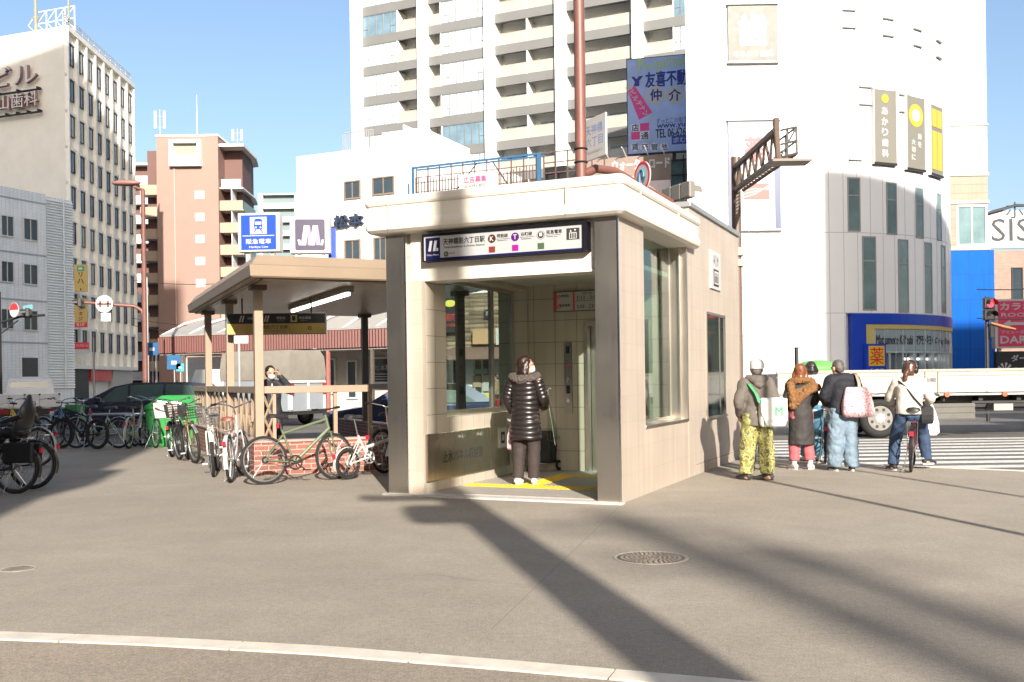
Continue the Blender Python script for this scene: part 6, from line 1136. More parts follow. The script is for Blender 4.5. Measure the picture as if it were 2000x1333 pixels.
k = MB(); xb_ = at(1821,800,23.4).x-x0; k.box(xb_,xb_+1.0,0.1,0.6,0.42,0.80); [k.box(xb_,xb_+1.0,0.08,0.1,z,z+0.05) for z in (0.44,0.58,0.72)]; k.build('tool_box', mat('box_grey', (0.09,0.085,0.075), 0.5, 0.2), t)
k = MB(); xb2 = at(1943,800,23.4).x-x0; k.box(xb2,xb2+0.45,0.14,0.6,0.62,0.78); k.build('battery_box', mat('box_pale', (0.25,0.25,0.235), 0.5), t)
for px in (1698,1849,1962): k = MB(); xx = at(px,774,23.3).x-x0; k.disc((xx,-0.01,Zb-0.05),0.06,'y',0.02); k.build('marker_lamp', mat('marker_orange', (0.45,0.10,0.05), 0.3), t)
k = MB(); k.xprism([(xb_-1.15,Zb-0.02),(xb_+0.25,Zb-0.02),(xb_-0.1,Zb-0.2),(xb_-0.7,Zb-0.25)],-0.01,0.03); k.build('side_skirt', FBW, t)
k = MB(); k.box(L+0.15,L+2.1,0.05,2.35,0.6,2.4); k.build('cab', WT, t, bevel=0.1); k = MB(); k.box(L+1.0,L+1.9,0.03,0.05,1.5,2.1); k.build('cab_window', CARG, t)
p = at(1594,722,24.6); tag(MB().ell((0,0,0),(0.55,0.5,0.24)).build('tarpaulin', mat('tarp_green', (0.10,0.30,0.07), 0.6, var=0.2), None, True, (p.x,24.6,p.z)), 'bundled bright green tarpaulin on the flatbed truck', 'tarpaulin')
p = at(1556,716,24.9); t = thing('black_pipe','black upright pipe on the flatbed truck beside the green tarpaulin','pipe',(p.x,24.9,p.z-0.3)); k = MB(); k.tube([(0,0,0),(0,0,0.75)],0.055,10); k.build('pipe',BLACK,t); k = MB(); k.tube([(0,0,0.75),(0,0,0.78)],0.065,10); k.build('pipe_cap',DARK,t)
# ================================================================ bicycles
SADDLE_B = mat('saddle_black', (0.02,0.02,0.02), 0.5); SADDLE_R = mat('saddle_brown', (0.16,0.05,0.03), 0.5); RIMM = mat('rim_silver', (0.5,0.5,0.49), 0.3, 0.9, 0); WIRE = mat('basket_wire', (0.28,0.28,0.28), 0.35, 0.8, 0); DWIRE = mat('dark_wire', (0.03,0.03,0.03), 0.5)
FR = {k: mat('frame_'+k, c, 0.3, 0.15, 0.05) for k,c in dict(olive=(0.12,0.145,0.085), white=(0.55,0.54,0.50), black=(0.015,0.015,0.018), silver=(0.42,0.42,0.42), gold=(0.26,0.21,0.10), green=(0.05,0.20,0.10), yellow=(0.50,0.36,0.03), maroon=(0.12,0.015,0.025), blue=(0.03,0.08,0.22), mint=(0.30,0.42,0.35)).items()}
REFL = mat('reflector_red', (0.5,0.02,0.04), 0.2, var=0)
def bike(label, contact, heading, frame='black', style='city', end='rear', lean=0.0, steer=0.0, saddle=None, basket=None, rims=RIMM, tyre=0.021, group='bicycles parked on the plaza', extra=(), at_xy=None, R=None):
    """contact = where the named wheel (rear or front) meets the ground"""
    fold = style == 'fold'; R = R or (0.22 if fold else 0.335); wb = 0.92 if fold else 1.05; xr, xf = -wb*0.42, wb*0.58
    h = radians(heading); xo = xr if end == 'rear' else xf
    t = thing('bicycle', label, 'bicycle', (contact[0]-xo*cos(h), contact[1]-xo*sin(h), contact[2] if len(contact) > 2 else 0), 0, group); t.rotation_euler = (radians(lean), 0, h)
    hx, hz = (xf-0.13 if not fold else xf-0.12), 0.80
    TS = Matrix.Translation((hx,0,0)) @ Matrix.Rotation(radians(steer),4,'Z') @ Matrix.Translation((-hx,0,0))
    fm = FR[frame]
    def whl(x, T):
        k = MB(); k.T = T; k.torus((x,0,R), R-tyre, tyre, 'y', 40, 8); o = k.build('wheel', RUBBER, t, True)
        k = MB(); k.T = T; k.torus((x,0,R), R-2*tyre-0.008, 0.011, 'y', 36, 6, 1.2); k.cyl((x,-0.035,R),(x,0.035,R),0.02,0.02,10)
        n = 14 if fold else 20
        for i in range(n):
            a = 2*pi*i/n; s_ = 0.022*(1 if i%2 else -1); b_ = a+0.35*(1 if i%4<2 else -1); k.tube([(x+0.02*cos(b_),s_,R+0.02*sin(b_)),(x+(R-2*tyre-0.01)*cos(a),0,R+(R-2*tyre-0.01)*sin(a))],0.0022,3,False)
        k.build('rim', rims, o)
    whl(xr, None); whl(xf, TS)
    bb = (xr+0.43*wb/1.05,0,0.28 if not fold else 0.29); st = (bb[0]-0.16,0,0.74 if not fold else 0.62); ht = (hx-0.0,0,0.93 if not fold else 0.75); hb = (hx+0.05,0,0.72 if not fold else 0.48)
    k = MB(); ax = (xr,0,R); r_ = 0.017
    for s_ in (-0.05,0.05): k.tube([(ax[0],s_,ax[2]),(bb[0],s_*0.5,bb[2])],0.011,6); k.tube([(ax[0],s_,ax[2]),(st[0]+0.02,s_*0.4,st[2]-0.06)],0.009,6)
    k.tube([bb,st],r_,8); k.tube([hb,ht],0.021,8)
    if style == 'hybrid': k.tube([bb,(hb[0],0,hb[2]+0.02)],0.026,8); k.tube([(st[0]+0.01,0,st[2]-0.05),(ht[0]+0.01,0,ht[2]-0.06)],0.019,8)
    elif fold: k.tube([bb,(bb[0]-0.02,0,0.44),(hb[0],0,hb[2]+0.06)],0.026,8); k.tube([(bb[0]-0.1,0,0.45),(ax[0]+0.02,0,ax[2])],0.014,6)
    else: k.tube([(bb[0],0,bb[2]+0.02),(bb[0]+0.2,0,0.40),(hb[0]-0.02,0,hb[2]+0.04)],0.023,8); k.tube([(st[0]+0.06,0,0.46),(bb[0]+0.22,0,0.5),(ht[0],0,ht[2]-0.1)],0.015,8)
    k.build('frame', fm, t, True)
    k = MB(); k.T = TS
    for s_ in (-0.05,0.05): k.tube([(hb[0],s_*0.9,hb[2]-0.04),(hb[0]+0.03,s_,hb[2]-0.16),(xf,s_,R)],0.012,6)
    k.tube([(hb[0],-0.05,hb[2]-0.04),(hb[0],0.05,hb[2]-0.04)],0.016,6); k.build('fork', fm, t, True)
    k = MB(); k.T = TS; sx = ht[0]-0.02
    if style == 'hybrid': k.tube([(sx,0,ht[2]),(sx-0.01,0,ht[2]+0.06),(sx+0.07,0,ht[2]+0.08)],0.014,6); k.tube([(sx+0.03,-0.30,ht[2]+0.09),(sx+0.07,0,ht[2]+0.08),(sx+0.03,0.30,ht[2]+0.09)],0.012,6)
    else:
        top = ht[2]+(0.10 if not fold else 0.26); k.tube([(sx+0.02,0,ht[2]-0.02),(sx-0.03,0,top)],0.013,6)
        for s_ in (-1,1): k.tube([(sx-0.03,0,top),(sx+0.05,s_*0.10,top+0.04),(sx+0.0,s_*0.24,top+0.08),(sx-0.17,s_*0.29,top+0.07)],0.011,6)
    k.build('handlebar', CHROME if style != 'hybrid' else DARK, t, True)
    for s_ in (-1,1):
        k = MB(); k.T = TS
        if style == 'hybrid': k.tube([(sx+0.045,s_*0.19,ht[2]+0.088),(sx+0.03,s_*0.31,ht[2]+0.09)],0.018,8)
        else: k.tube([(sx-0.06,s_*0.265,top+0.078),(sx-0.18,s_*0.29,top+0.07)],0.018,8)
        k.build('grip', BLACK, t, True)
    sz = st[2]+(0.16 if style == 'hybrid' else 0.12 if not fold else 0.24)
    k = MB(); k.tube([st,(st[0]-0.05,0,sz)],0.013,6); k.build('seat_post', CHROME, t)
    k = MB(); k.loft([[(st[0]-0.05+x,w_*c,sz+0.035+z+0.03*d) for c,d in ((-1,-0.9),(-0.8,0.3),(0,0.7),(0.8,0.3),(1,-0.9),(0,-1.2))] for x,w_,z in ((-0.15,0.05,0.0),(-0.12,0.095,0.015),(-0.05,0.09,0.012),(0.04,0.05,0.0),(0.12,0.024,0.0),(0.15,0.012,-0.01))]); k.build('saddle', saddle or SADDLE_B, t, 60)
    k = MB(); k.torus((bb[0],-0.045,bb[2]),0.085 if style != 'hybrid' else 0.095,0.012,'y',24,6,0.5); k.cyl((bb[0],-0.06,bb[2]),(bb[0],0.06,bb[2]),0.02,0.02,8)
    for i in range(5): a = 2*pi*i/5; k.tube([(bb[0],-0.045,bb[2]),(bb[0]+0.08*cos(a),-0.045,bb[2]+0.08*sin(a))],0.008,4)
    ca = radians(-40); 
    for s_ in (-1,1): e = (bb[0]+s_*0.17*cos(ca),-0.075*s_ if s_ > 0 else 0.075,bb[2]+s_*0.17*sin(ca)); k.tube([(bb[0],e[1]*0.85,bb[2]),e],0.011,6); k.cbox((e[0],e[1]*1.7,e[2]),(0.09,0.08,0.022))
    k.tube([(xr,-0.045,R+0.035),(bb[0],-0.045,bb[2]+0.085)],0.004,4); k.tube([(xr,-0.045,R-0.035),(bb[0],-0.045,bb[2]-0.085)],0.004,4); k.torus((xr,-0.045,R),0.04,0.012,'y',16,6,0.6)
    k.build('crankset', DARK if style == 'hybrid' else ALU, t)
    if style != 'hybrid':
        gm = fm if frame in ('white','silver') else (ALU if frame not in ('black','maroon') else FR['black'])
        def guard(x, a0, a1, T):
            k = MB(); k.T = T; rr = R+0.022; n = 14; A = [(x+rr*cos(a0+(a1-a0)*i/n),R+rr*sin(a0+(a1-a0)*i/n)) for i in range(n+1)]; k.loft([[(p[0],-0.028,p[1]-0.006) for p in A],[(p[0],0,p[1]+0.006) for p in A],[(p[0],0.028,p[1]-0.006) for p in A]], False, False); k.build('mudguard', gm, t, True)
        guard(xr, radians(20), radians(200), None); guard(xf, radians(35), radians(165), TS)
        k = MB(); k.box(xr-0.16,st[0]-0.05,-0.06,0.06,R*2+0.05,R*2+0.06) if False else [k.tube([(xr-0.2,y,2*R+0.06),(st[0]+0.02,y,2*R+0.06)],0.006,5) for y in (-0.06,-0.02,0.02,0.06)]
        [k.tube([(xr,y,R),(xr-0.12,y,2*R+0.06)],0.006,5) for y in (-0.065,0.065)]; k.tube([(xr-0.2,-0.06,2*R+0.06),(xr-0.2,0.06,2*R+0.06)],0.006,5)
        if not fold: k.build('rear_rack', CHROME, t)
    if 'panel' not in extra: k = MB(); k.cbox((xr-R-0.02 if style != 'hybrid' else st[0]-0.06,0,2*R-0.10 if style != 'hybrid' else st[2]+0.06),(0.025,0.05,0.06)); k.build('rear_reflector', REFL, t)
    k = MB(); k.tube([(xr+0.03,0.06,R-0.03),(xr+0.1,0.10,0.02),(xr+0.02,0.14,0.005)],0.008,5) if style != 'hybrid' else k.tube([(bb[0]-0.1,0.03,bb[2]),(bb[0]-0.2,0.16,0.01)],0.009,5); k.build('kickstand', ALU, t)
    if basket:
        k = MB(); k.T = TS; bx0, bx1 = hx+0.06, hx+0.32; z0, z1 = 0.80, 1.03; n = 9
        def q(f, z, m_=1.0): e = 0.02*(z-z0)/(z1-z0); return None
        for i in range(n):
            f = i/(n-1); y = -0.17+0.34*f; x = bx0+(bx1-bx0)*f
            k.tube([(bx0,y*0.85,z0),(bx0-0.01,y,z1)],0.0035,4); k.tube([(bx1-0.02,y*0.85,z0),(bx1+0.02,y,z1)],0.0035,4); k.tube([(x,-0.145,z0),(x,-0.175,z1)],0.0035,4); k.tube([(x,0.145,z0),(x,0.175,z1)],0.0035,4); k.tube([(bx0,y*0.85,z0),(bx1-0.02,y*0.85,z0)],0.0035,4)
        for i in range(6):
            z = z0+(z1-z0)*i/5; e = 0.03*i/5; rr_ = 0.0045 if i < 5 else 0.008
            k.tube([(bx0-e/3,-0.145-e,z),(bx1-0.02+e,-0.145-e,z),(bx1-0.02+e,0.145+e,z),(bx0-e/3,0.145+e,z),(bx0-e/3,-0.145-e,z)],rr_,4)
        k.build('basket', basket, t); 
        k = MB(); k.T = TS; k.cyl((hx+0.12,0,0.72),(hx+0.2,0,0.72),0.03,0.04,12); k.build('lamp', CHROME, t)
    return t
# --- by the shelter
bike('olive green flat bar bicycle leaning on the red brick stair wall', gnd(518,947), 33, 'olive', 'hybrid', 'rear', -5, 16, tyre=0.019)
fb = bike('small wheeled white folding bicycle with a black saddle next to the brick wall', gnd(681,937), 48, 'white', 'fold', 'rear', -4, 25, rims=CHROME)
bike('black bicycle half hidden behind the left steel post of the entrance', gnd(752,925), 62, 'black', 'city', 'rear', -6, 10)
bike('white bicycle with a wire basket, its front wheel turned to the camera', gnd(414,932), -78, 'white', 'city', 'front', 4, 8, basket=WIRE)
bike('silver bicycle with a brown saddle seen from behind next to the white one', gnd(452,943), 97, 'silver', 'city', 'rear', -4, -10, SADDLE_R)
bike('dark fat tyred bicycle with its front wheel to the camera, nearest the green bin', gnd(348,899), -72, 'black', 'city', 'front', 5, 14, basket=DWIRE, tyre=0.026)
bike('gold framed bicycle with fat black tyres between the green bin and the white bicycle', gnd(380,906), -66, 'gold', 'city', 'front', 6, 10, basket=DWIRE, tyre=0.028)
wbk = bike('dark bicycle carrying a pale cloth basket, against the right end of the green bin', gnd(336,893), 100, 'black', 'city', 'rear', -3, 0)
k = MB(); k.loft([[(-0.80+x*0.9,y,z) for x,y in ((0,-0.2),(0.42,-0.2),(0.42,0.2),(0,0.2))] for z in (0.76,0.78)]+[[(-0.82+x,y*1.1,z) for x,y in ((0,-0.2),(0.44,-0.2),(0.44,0.2),(0,0.2))] for z in (0.95,1.06)]); k.build('cloth_basket', mat('pale_cloth', (0.45,0.40,0.35), 0.8, var=0.1), wbk, bevel=0.03)
# --- the row in the shade along the far kerb
row = 'bicycles in the shaded row along the far kerb'
bike('yellow framed bicycle behind the child seat bicycles at the left', gnd(84,873), 160, 'yellow', 'city', 'rear', 2, 10, group=row)
bike('black bicycle with pale rims, first of the kerb row past the yellow one', gnd(119,876), 152, 'black', 'city', 'rear', 2, -12, group=row)
bike('blue bicycle behind the black one with pale rims in the kerb row', gnd(166,874), 148, 'blue', 'city', 'rear', 2, 0, group=row)
bike('dark bicycle with thick black tyres and dark rims in the middle of the kerb row', gnd(190,878), 156, 'black', 'hybrid', 'rear', 2, 8, rims=DARK, tyre=0.03, group=row)
gb_ = bike('mint bicycle carrying a bright green basket in the kerb row', gnd(232,876), 168, 'mint', 'city', 'rear', 2, 0, group=row)
k = MB(); k.loft([[(x,y*1.0,0.80) for x,y in ((0.50,-0.13),(0.78,-0.13),(0.78,0.13),(0.50,0.13))],[(x,y,0.97) for x,y in ((0.48,-0.16),(0.81,-0.16),(0.81,0.16),(0.48,0.16))]]); k.build('green_basket', mat('basket_green', (0.045,0.17,0.08), 0.5, var=0.2), gb_, bevel=0.02)
bike('silver bicycle pointing straight away at the end of the kerb row', gnd(252,877), 95, 'silver', 'city', 'rear', 2, 5, group=row, basket=DWIRE)
bike('black bicycle standing close behind the silver one in the kerb row', gnd(264,872), 92, 'black', 'city', 'rear', 3, -8, group=row)
bike('pale green bicycle leaning on the front of the green bin', gnd(304,876), 124, 'green', 'hybrid', 'rear', 3, 22, group=row)
# --- close group at the left edge with a child seat
near = 'dark bicycles close by at the left edge'
cs = bike('black bicycle with a high black child seat at the left edge', gnd(30,965), 172, 'black', 'city', 'rear', 3, 0, group=near, R=0.33, tyre=0.026)
xr = -1.05*0.42; CS = mat('seat_shell', (0.012,0.012,0.014), 0.4)
k = MB(); k.limb([(xr-0.02,0,0.78),(xr-0.10,0,0.92),(xr-0.15,0,1.08),(xr-0.17,0,1.24)],[0.13,0.16,0.14,0.05],12,4,0.55); k.limb([(xr-0.05,0,0.80),(xr+0.16,0,0.78),(xr+0.22,0,0.72)],[0.13,0.14,0.1],12,4,0.5); o = k.build('child_seat', CS, cs, True)
for s_ in (-1,1): k = MB(); k.limb([(xr+0.14,s_*0.14,0.76),(xr+0.2,s_*0.17,0.6),(xr+0.24,s_*0.16,0.42)],[0.05,0.045,0.06],10,3,0.6); k.limb([(xr-0.15,s_*0.15,1.0),(xr+0.02,s_*0.17,0.95),(xr+0.14,s_*0.12,0.93)],[0.035,0.03,0.025],8,3); k.build('foot_guard', CS, o, True)
k = MB(); k.box(xr-0.30,xr+0.12,0.07,0.12,0.40,0.66); k.box(xr-0.30,xr+0.12,-0.12,-0.07,0.40,0.66); k.build('skirt_guard', BLACK, cs, bevel=0.02)
bike('black bicycle just behind the child seat one, silver rim in view', gnd(63,956), 176, 'black', 'city', 'rear', 3, 0, group=near, tyre=0.024)
bike('bicycle with a silver mudguard behind the two dark ones at the left edge', gnd(74,912), 165, 'silver', 'city', 'rear', 3, 0, group=near, basket=DWIRE)
ob = bike('dark bicycle at the left edge, front end toward the camera', gnd(-38,955), 10, 'black', 'city', 'front', 4, 0, group=near, basket=DWIRE)
# green bin
p0 = gnd(281,874); p1 = gnd(383,873); t = thing('grit_bin', 'bright green plastic bin with a faceted sloping lid behind the parked bicycles', 'bin', ((p0.x+p1.x)/2, p0.y+0.1, 0), radians(-4)); wd = (p1.x-p0.x)/2
GRN = mat('bin_green', (0.03,0.235,0.05), 0.45, var=0.08, scale=2)
k = MB(); k.loft([[(-wd*0.93,0,0),(wd*0.93,0,0),(wd*0.93,0.8,0),(-wd*0.93,0.8,0)],[(-wd,-0.03,0.82),(wd,-0.03,0.82),(wd,0.84,0.82),(-wd,0.84,0.82)]]); k.build('bin_body', GRN, t, bevel=0.03)
k = MB(); k.loft([[(-wd-0.03,-0.06,0.825),(wd+0.03,-0.06,0.825),(wd+0.03,0.87,0.825),(-wd-0.03,0.87,0.825)],[(-wd-0.03,-0.06,0.90),(wd+0.03,-0.06,0.90),(wd+0.03,0.87,0.90),(-wd-0.03,0.87,0.90)],[(-wd*0.55,0.22,1.14),(wd*0.55,0.22,1.14),(wd*0.55,0.66,1.14),(-wd*0.55,0.66,1.14)]]); k.build('bin_lid', GRN, t, bevel=0.025)
# low rail of the cycle stand
a = gnd(172,872); t = thing('cycle_stand', 'low pale steel hoop of the cycle stand among the kerb row bicycles', 'cycle stand', (a.x, a.y+0.15, 0)); k = MB(); k.tube([(0,0,0),(0,0,0.68),(0.04,0,0.72),(1.9,0,0.72),(1.94,0,0.68),(1.94,0,0)],0.03,8); k.build('hoop', ALU, t, True); k = MB(); [k.cyl((x,0,0),(x,0,0.012),0.08,0.08,12) for x in (0,1.94)]; k.each('foot_plate', ALU, t)
# ================================================================ people
SKIN = mat('skin', (0.42,0.24,0.165), 0.5, var=0.06, scale=12); HAIRB = mat('hair_black', (0.015,0.012,0.011), 0.4, var=0.3, scale=30); MASK = mat('mask_white', (0.55,0.56,0.56), 0.7, var=0.03)
def V3(*a): return Vector(a)
def hand(mb, w_, el, palm, curl=0.6, s=1.0, thumb=1):
    """palm and five fingers at the wrist: el = where the forearm comes from, palm = direction the palm faces"""
    d = (Vector(w_)-Vector(el)).normalized(); p = Vector(palm); p = (p-d*p.dot(d)).normalized(); sd = d.cross(p)*thumb
    c = Vector(w_)+d*0.045*s; k = []
    mb.limb([Vector(w_)-d*0.01, Vector(w_)+d*0.035*s, Vector(w_)+d*0.085*s],[0.022*s,0.032*s,0.034*s],10,3,0.55 if abs(p.z) > 0.5 else 0.9)
    for i,(o,L) in enumerate(((-0.027,0.062),(-0.009,0.074),(0.009,0.070),(0.026,0.055))):
        a = Vector(w_)+d*0.085*s+sd*(-o)*s; q = curl*(0.85+0.1*i); b_ = a+(d*cos(q*0.6)+p*sin(q*0.6))*L*0.5*s; c_ = b_+(d*cos(q*1.6)+p*sin(q*1.6))*L*0.5*s; mb.limb([a-d*0.01*s,a,b_,c_],[0.010*s,0.010*s,0.009*s,0.0075*s],8,2)
    a = Vector(w_)+d*0.03*s+sd*0.028*s; b_ = a+(d*0.6+sd*0.6+p*0.35).normalized()*0.035*s; mb.limb([a-sd*0.012*s,a,b_,b_+(d*0.8+p*0.6).normalized()*0.028*s],[0.013*s,0.012*s,0.010*s,0.008*s],8,2)
BASE = dict(hipL=(-0.09,0,0.90),hipR=(0.09,0,0.90),kneeL=(-0.11,0.02,0.49),kneeR=(0.11,0.02,0.49),ankL=(-0.12,-0.01,0.09),ankR=(0.12,-0.01,0.09),footL=-6,footR=6,
    pelvis=(0,0,0.96),waist=(0,0.0,1.06),chest=(0,0.0,1.28),neck=(0,-0.01,1.45),head=(0,0.02,1.585),shL=(-0.175,-0.01,1.385),shR=(0.175,-0.01,1.385),elL=(-0.24,-0.03,1.13),elR=(0.24,-0.03,1.13),wrL=(-0.23,0.08,0.90),wrR=(0.23,0.08,0.90),palmL=(1,0,0),palmR=(-1,0,0),hy=0,hp=0,ht=0)
def person(label, loc, rz, height=1.65, **kw):
    J = {k: (Vector(v) if isinstance(v, tuple) else v) for k,v in {**BASE, **kw}.items()}
    s = height/1.70; b = MB()
    b.limb([J['pelvis']-V3(0,0,0.04),J['waist'],J['chest'],J['neck']-V3(0,0,0.06)],[0.12,0.105,0.125,0.075],16,4,0.75)
    b.limb([J['shL'],J['chest']+V3(0,0,0.09),J['shR']],[0.055,0.085,0.055],12,4)
    for q,sg in (('L',-1),('R',1)):
        b.limb([J['hip'+q]+V3(0,0,0.04),J['hip'+q],J['knee'+q],J['ank'+q]],[0.085,0.085,0.055,0.035],12,4); a = J['ank'+q]; f = radians(J['foot'+q]); b.limb([a-V3(0,0.03,0.05),a+V3(sin(f)*0.1,cos(f)*0.1,-0.06)],[0.035,0.03],10,3)
        b.limb([J['sh'+q],J['el'+q],J['wr'+q]],[0.05,0.038,0.025],12,4); hand(b, J['wr'+q], J['el'+q], J['palm'+q], J.get('curl'+q,0.7), 1.0, -sg)
    b.limb([J['neck']-V3(0,0,0.06),J['neck'],J['head']-V3(0,0,0.06)],[0.06,0.052,0.05],12,3)
    HR = Matrix.Rotation(radians(J['hy']),3,'Z') @ Matrix.Rotation(radians(J['hp']),3,'X') @ Matrix.Rotation(radians(J['ht']),3,'Y'); hc = J['head']
    def H(x,y,z): return hc+HR @ V3(x,y,z)
    b.ell(H(0,-0.01,0.02),(0.075,0.093,0.098),R=HR); b.ell(H(0,0.025,-0.05),(0.056,0.066,0.066),R=HR); b.ell(H(0,0.055,-0.085),(0.03,0.03,0.022),R=HR)
    b.limb([H(0,0.085,0.015),H(0,0.107,-0.02),H(0,0.092,-0.03)],[0.010,0.015,0.012],8,2)
    b.limb([H(-0.03,0.086,-0.062),H(0,0.093,-0.060),H(0.03,0.086,-0.062)],[0.007,0.009,0.007],8,2); b.limb([H(-0.05,0.078,0.03),H(0,0.090,0.033),H(0.05,0.078,0.03)],[0.010,0.010,0.010],8,2)
    for sx in (-1,1): b.ell(H(sx*0.078,-0.005,-0.01),(0.012,0.022,0.034),12,8,HR); b.ell(H(sx*0.03,0.078,0.008),(0.014,0.01,0.009),10,8,HR)
    o = b.build('person', SKIN, None, True); remesh(o, 0.0085, 2); o.location = loc; o.rotation_euler = (0,0,radians(rz)); o.scale = (s,s,s); tag(o, label, 'person'); 
    ey = MB()
    for sx in (-1,1): ey.ell(H(sx*0.031,0.087,0.010),(0.011,0.005,0.006),10,6,HR)
    ey.build('eyes', HAIRB, o)
    o_J = J; return o, J, H
def garment(par, name, fn, m, vox=0.012, sm=3, disp=0.0, ds=0.12, label=None):
    k = MB(); fn(k); o = k.build(name, m, par, True, label=label); remesh(o, vox, sm, disp, ds); return o
def trousers(par, J, m, r=(0.135,0.10,0.075,0.07), disp=0.03, low=0.06, name='trousers'):
    def fn(k):
        k.limb([J['pelvis']+V3(0,0,0.08),J['pelvis'],J['pelvis']-V3(0,0,0.06)],[r[0]*1.05,r[0]*1.12,r[0]],16,3,0.82)
        for q in 'LR':
            h_,kn,a = J['hip'+q],J['knee'+q],J['ank'+q]; k.tube([h_+V3(0,0,0.06),h_-V3(0,0,0.03),h_.lerp(kn,0.5),kn,kn.lerp(a,0.5),a.lerp(kn,0.12),a+V3(0,0,low-0.06)],[r[0]*0.8,r[0]*0.86,(r[0]*0.8+r[1])/2,r[1],(r[1]+r[2])/2,r[2],r[3]],16)
    return garment(par, name, fn, m, 0.012, 3, disp, 0.10)
def shoes(par, J, m, sole=None, L=0.26):
    for q in 'LR':
        a = J['ank'+q]; f = radians(J['foot'+q]); d = V3(sin(f),cos(f),0); z0 = a.z-0.09
        def fn(k): k.limb([a-d*0.045+V3(0,0,-0.035),a+d*0.03+V3(0,0,-0.04),a+d*0.11+V3(0,0,-0.058),a+d*(L-0.075)+V3(0,0,-0.066)],[0.044,0.048,0.042,0.028],12,3); k.limb([a+V3(0,0,-0.03),a+V3(0,0,0.015)],[0.045,0.043],12,2)
        o = garment(par, 'shoe', fn, m, 0.009, 2)
        k = MB(); P = []
        for i in range(16):
            t = 2*pi*i/16; x = 0.043*sin(t)*(1.08 if cos(t) > 0 else 0.9); y = 0.045+L*0.5*cos(t)*0.98; e = a+d*y+V3(d.y,-d.x,0)*x; P.append((e.x,e.y))
        k.prism(P, z0, z0+0.026); k.build('sole', sole or RUBBER, o)
def sleeves(k, J, r=(0.085,0.07,0.055), end=0.92, q='LR', n=3):
    for c in q: w_ = J['el'+c].lerp(J['wr'+c],end); k.limb([J['sh'+c]-V3(0,0,0.0),J['sh'+c].lerp(J['el'+c],0.5),J['el'+c],J['el'+c].lerp(w_,0.5),w_],[r[0],(r[0]+r[1])/2,r[1],(r[1]+r[2])/2,r[2]],14,n)
def jacket(par, J, m, r=0.165, hem=0.80, flat=0.72, sr=(0.085,0.07,0.055), disp=0.03, flare=1.0, name='jacket', ds=0.12, end=0.92, collar=0.075):
    def fn(k):
        c = J['chest']; p = J['pelvis']; w_ = J['waist']; rings = [(J['neck']-V3(0,0,0.0),collar),(J['neck']-V3(0,0,0.05),r*0.75),(c+V3(0,0,0.06),r*1.08),(c-V3(0,0,0.05),r*1.06),(w_,r*0.98),(p,r*1.05*flare**0.4),(V3(p.x,p.y,hem),r*1.06*flare)]
        k.tube([x[0] for x in rings],[x[1] for x in rings],20,True,1.0)
        k.v[:] = [(v[0], p.y+(v[1]-p.y)*1.0, v[2]) for v in k.v]
        k2 = MB(); k2.tube([x[0] for x in rings],[x[1] for x in rings],20); cy = {}
        k.v[:] = []; k.f[:] = []
        for i,(cc,rr) in enumerate(rings): pass
        k.loft([[ (cc.x+rr*cos(2*pi*i/22), cc.y+rr*flat*sin(2*pi*i/22), cc.z) for i in range(22)] for cc,rr in rings])
        k.limb([J['shL'],(J['shL']+J['shR'])/2+V3(0,-0.005,0.02),J['shR']],[sr[0]*0.85,sr[0]*0.98,sr[0]*0.85],14,4); sleeves(k, J, sr, end)
    return garment(par, name, fn, m, 0.012, 4, disp, ds)
def hair_cap(par, H, J, m, down=0.0, back=0.0, vol=1.0, name='hair', fringe=True, pony=None):
    HR = Matrix.Rotation(radians(J['hy']),3,'Z') @ Matrix.Rotation(radians(J['hp']),3,'X') @ Matrix.Rotation(radians(J['ht']),3,'Y')
    def fn(k):
        k.ell(H(0,-0.028,0.042),(0.086*vol,0.094*vol,0.092*vol),R=HR); k.ell(H(0,-0.05,-0.01),(0.078*vol,0.07*vol,0.09*vol),R=HR)
        if down:
            for x in (-0.062,-0.03,0.0,0.03,0.062): k.limb([H(x,-0.055+abs(x)*0.5,0.02),H(x*1.25*vol,-0.085+abs(x)*0.75,-down*0.5),H(x*1.3*vol,-0.075+abs(x)*0.85-back,-down)],[0.045,0.048,0.028],10,3)
            for x in (-0.078,0.078): k.limb([H(x,0.0,0.04),H(x*1.08,0.0,-0.04),H(x*1.12,-0.01,-down*0.85)],[0.03,0.032,0.018],10,3)
        if pony: k.limb([H(*p) for p in pony],[0.03,0.042,0.04,0.018],10,3)
    return garment(par, name, fn, m, 0.009, 2, 0.016, 0.03)
def strap(par, pts, m, w_=0.02, name='strap', t=0.006):
    k = MB(); k.tube(pts, w_, 8, True, 1.0); P = k
    return k.build(name, m, par, True)

# ---- woman waiting inside the entrance
wp = gnd(1028,947,0.03)
QUILT = mat('quilted_nylon', (0.016,0.012,0.012), 0.33, var=0.2, coat=0.1); FUR = mat('grey_fur', (0.085,0.070,0.060), 0.9, var=0.6, scale=40, bump=0.8, bscale=90); HBR = mat('hair_brown', (0.026,0.012,0.009), 0.42, var=0.35, scale=25); TBR = mat('brown_cloth', (0.03,0.02,0.018), 0.8, var=0.1)
o, J, H = person('woman in a shiny quilted dark coat with fur collar, waiting inside the entrance', wp, -22, 1.66, hy=-62, head=(0.01,0.03,1.585), wrL=(-0.21,0.12,0.95), elL=(-0.25,-0.02,1.14), wrR=(0.17,0.26,1.03), elR=(0.25,0.02,1.13), kneeL=(-0.10,0.02,0.49), kneeR=(0.10,0.03,0.49), ankL=(-0.11,-0.02,0.09), ankR=(0.10,0.03,0.09), footL=-4, footR=-20)
trousers(o, J, TBR, (0.13,0.092,0.078,0.08), 0.02); shoes(o, J, mat('sneaker_white', (0.60,0.59,0.58), 0.5), mat('sole_white', (0.55,0.55,0.53), 0.6))
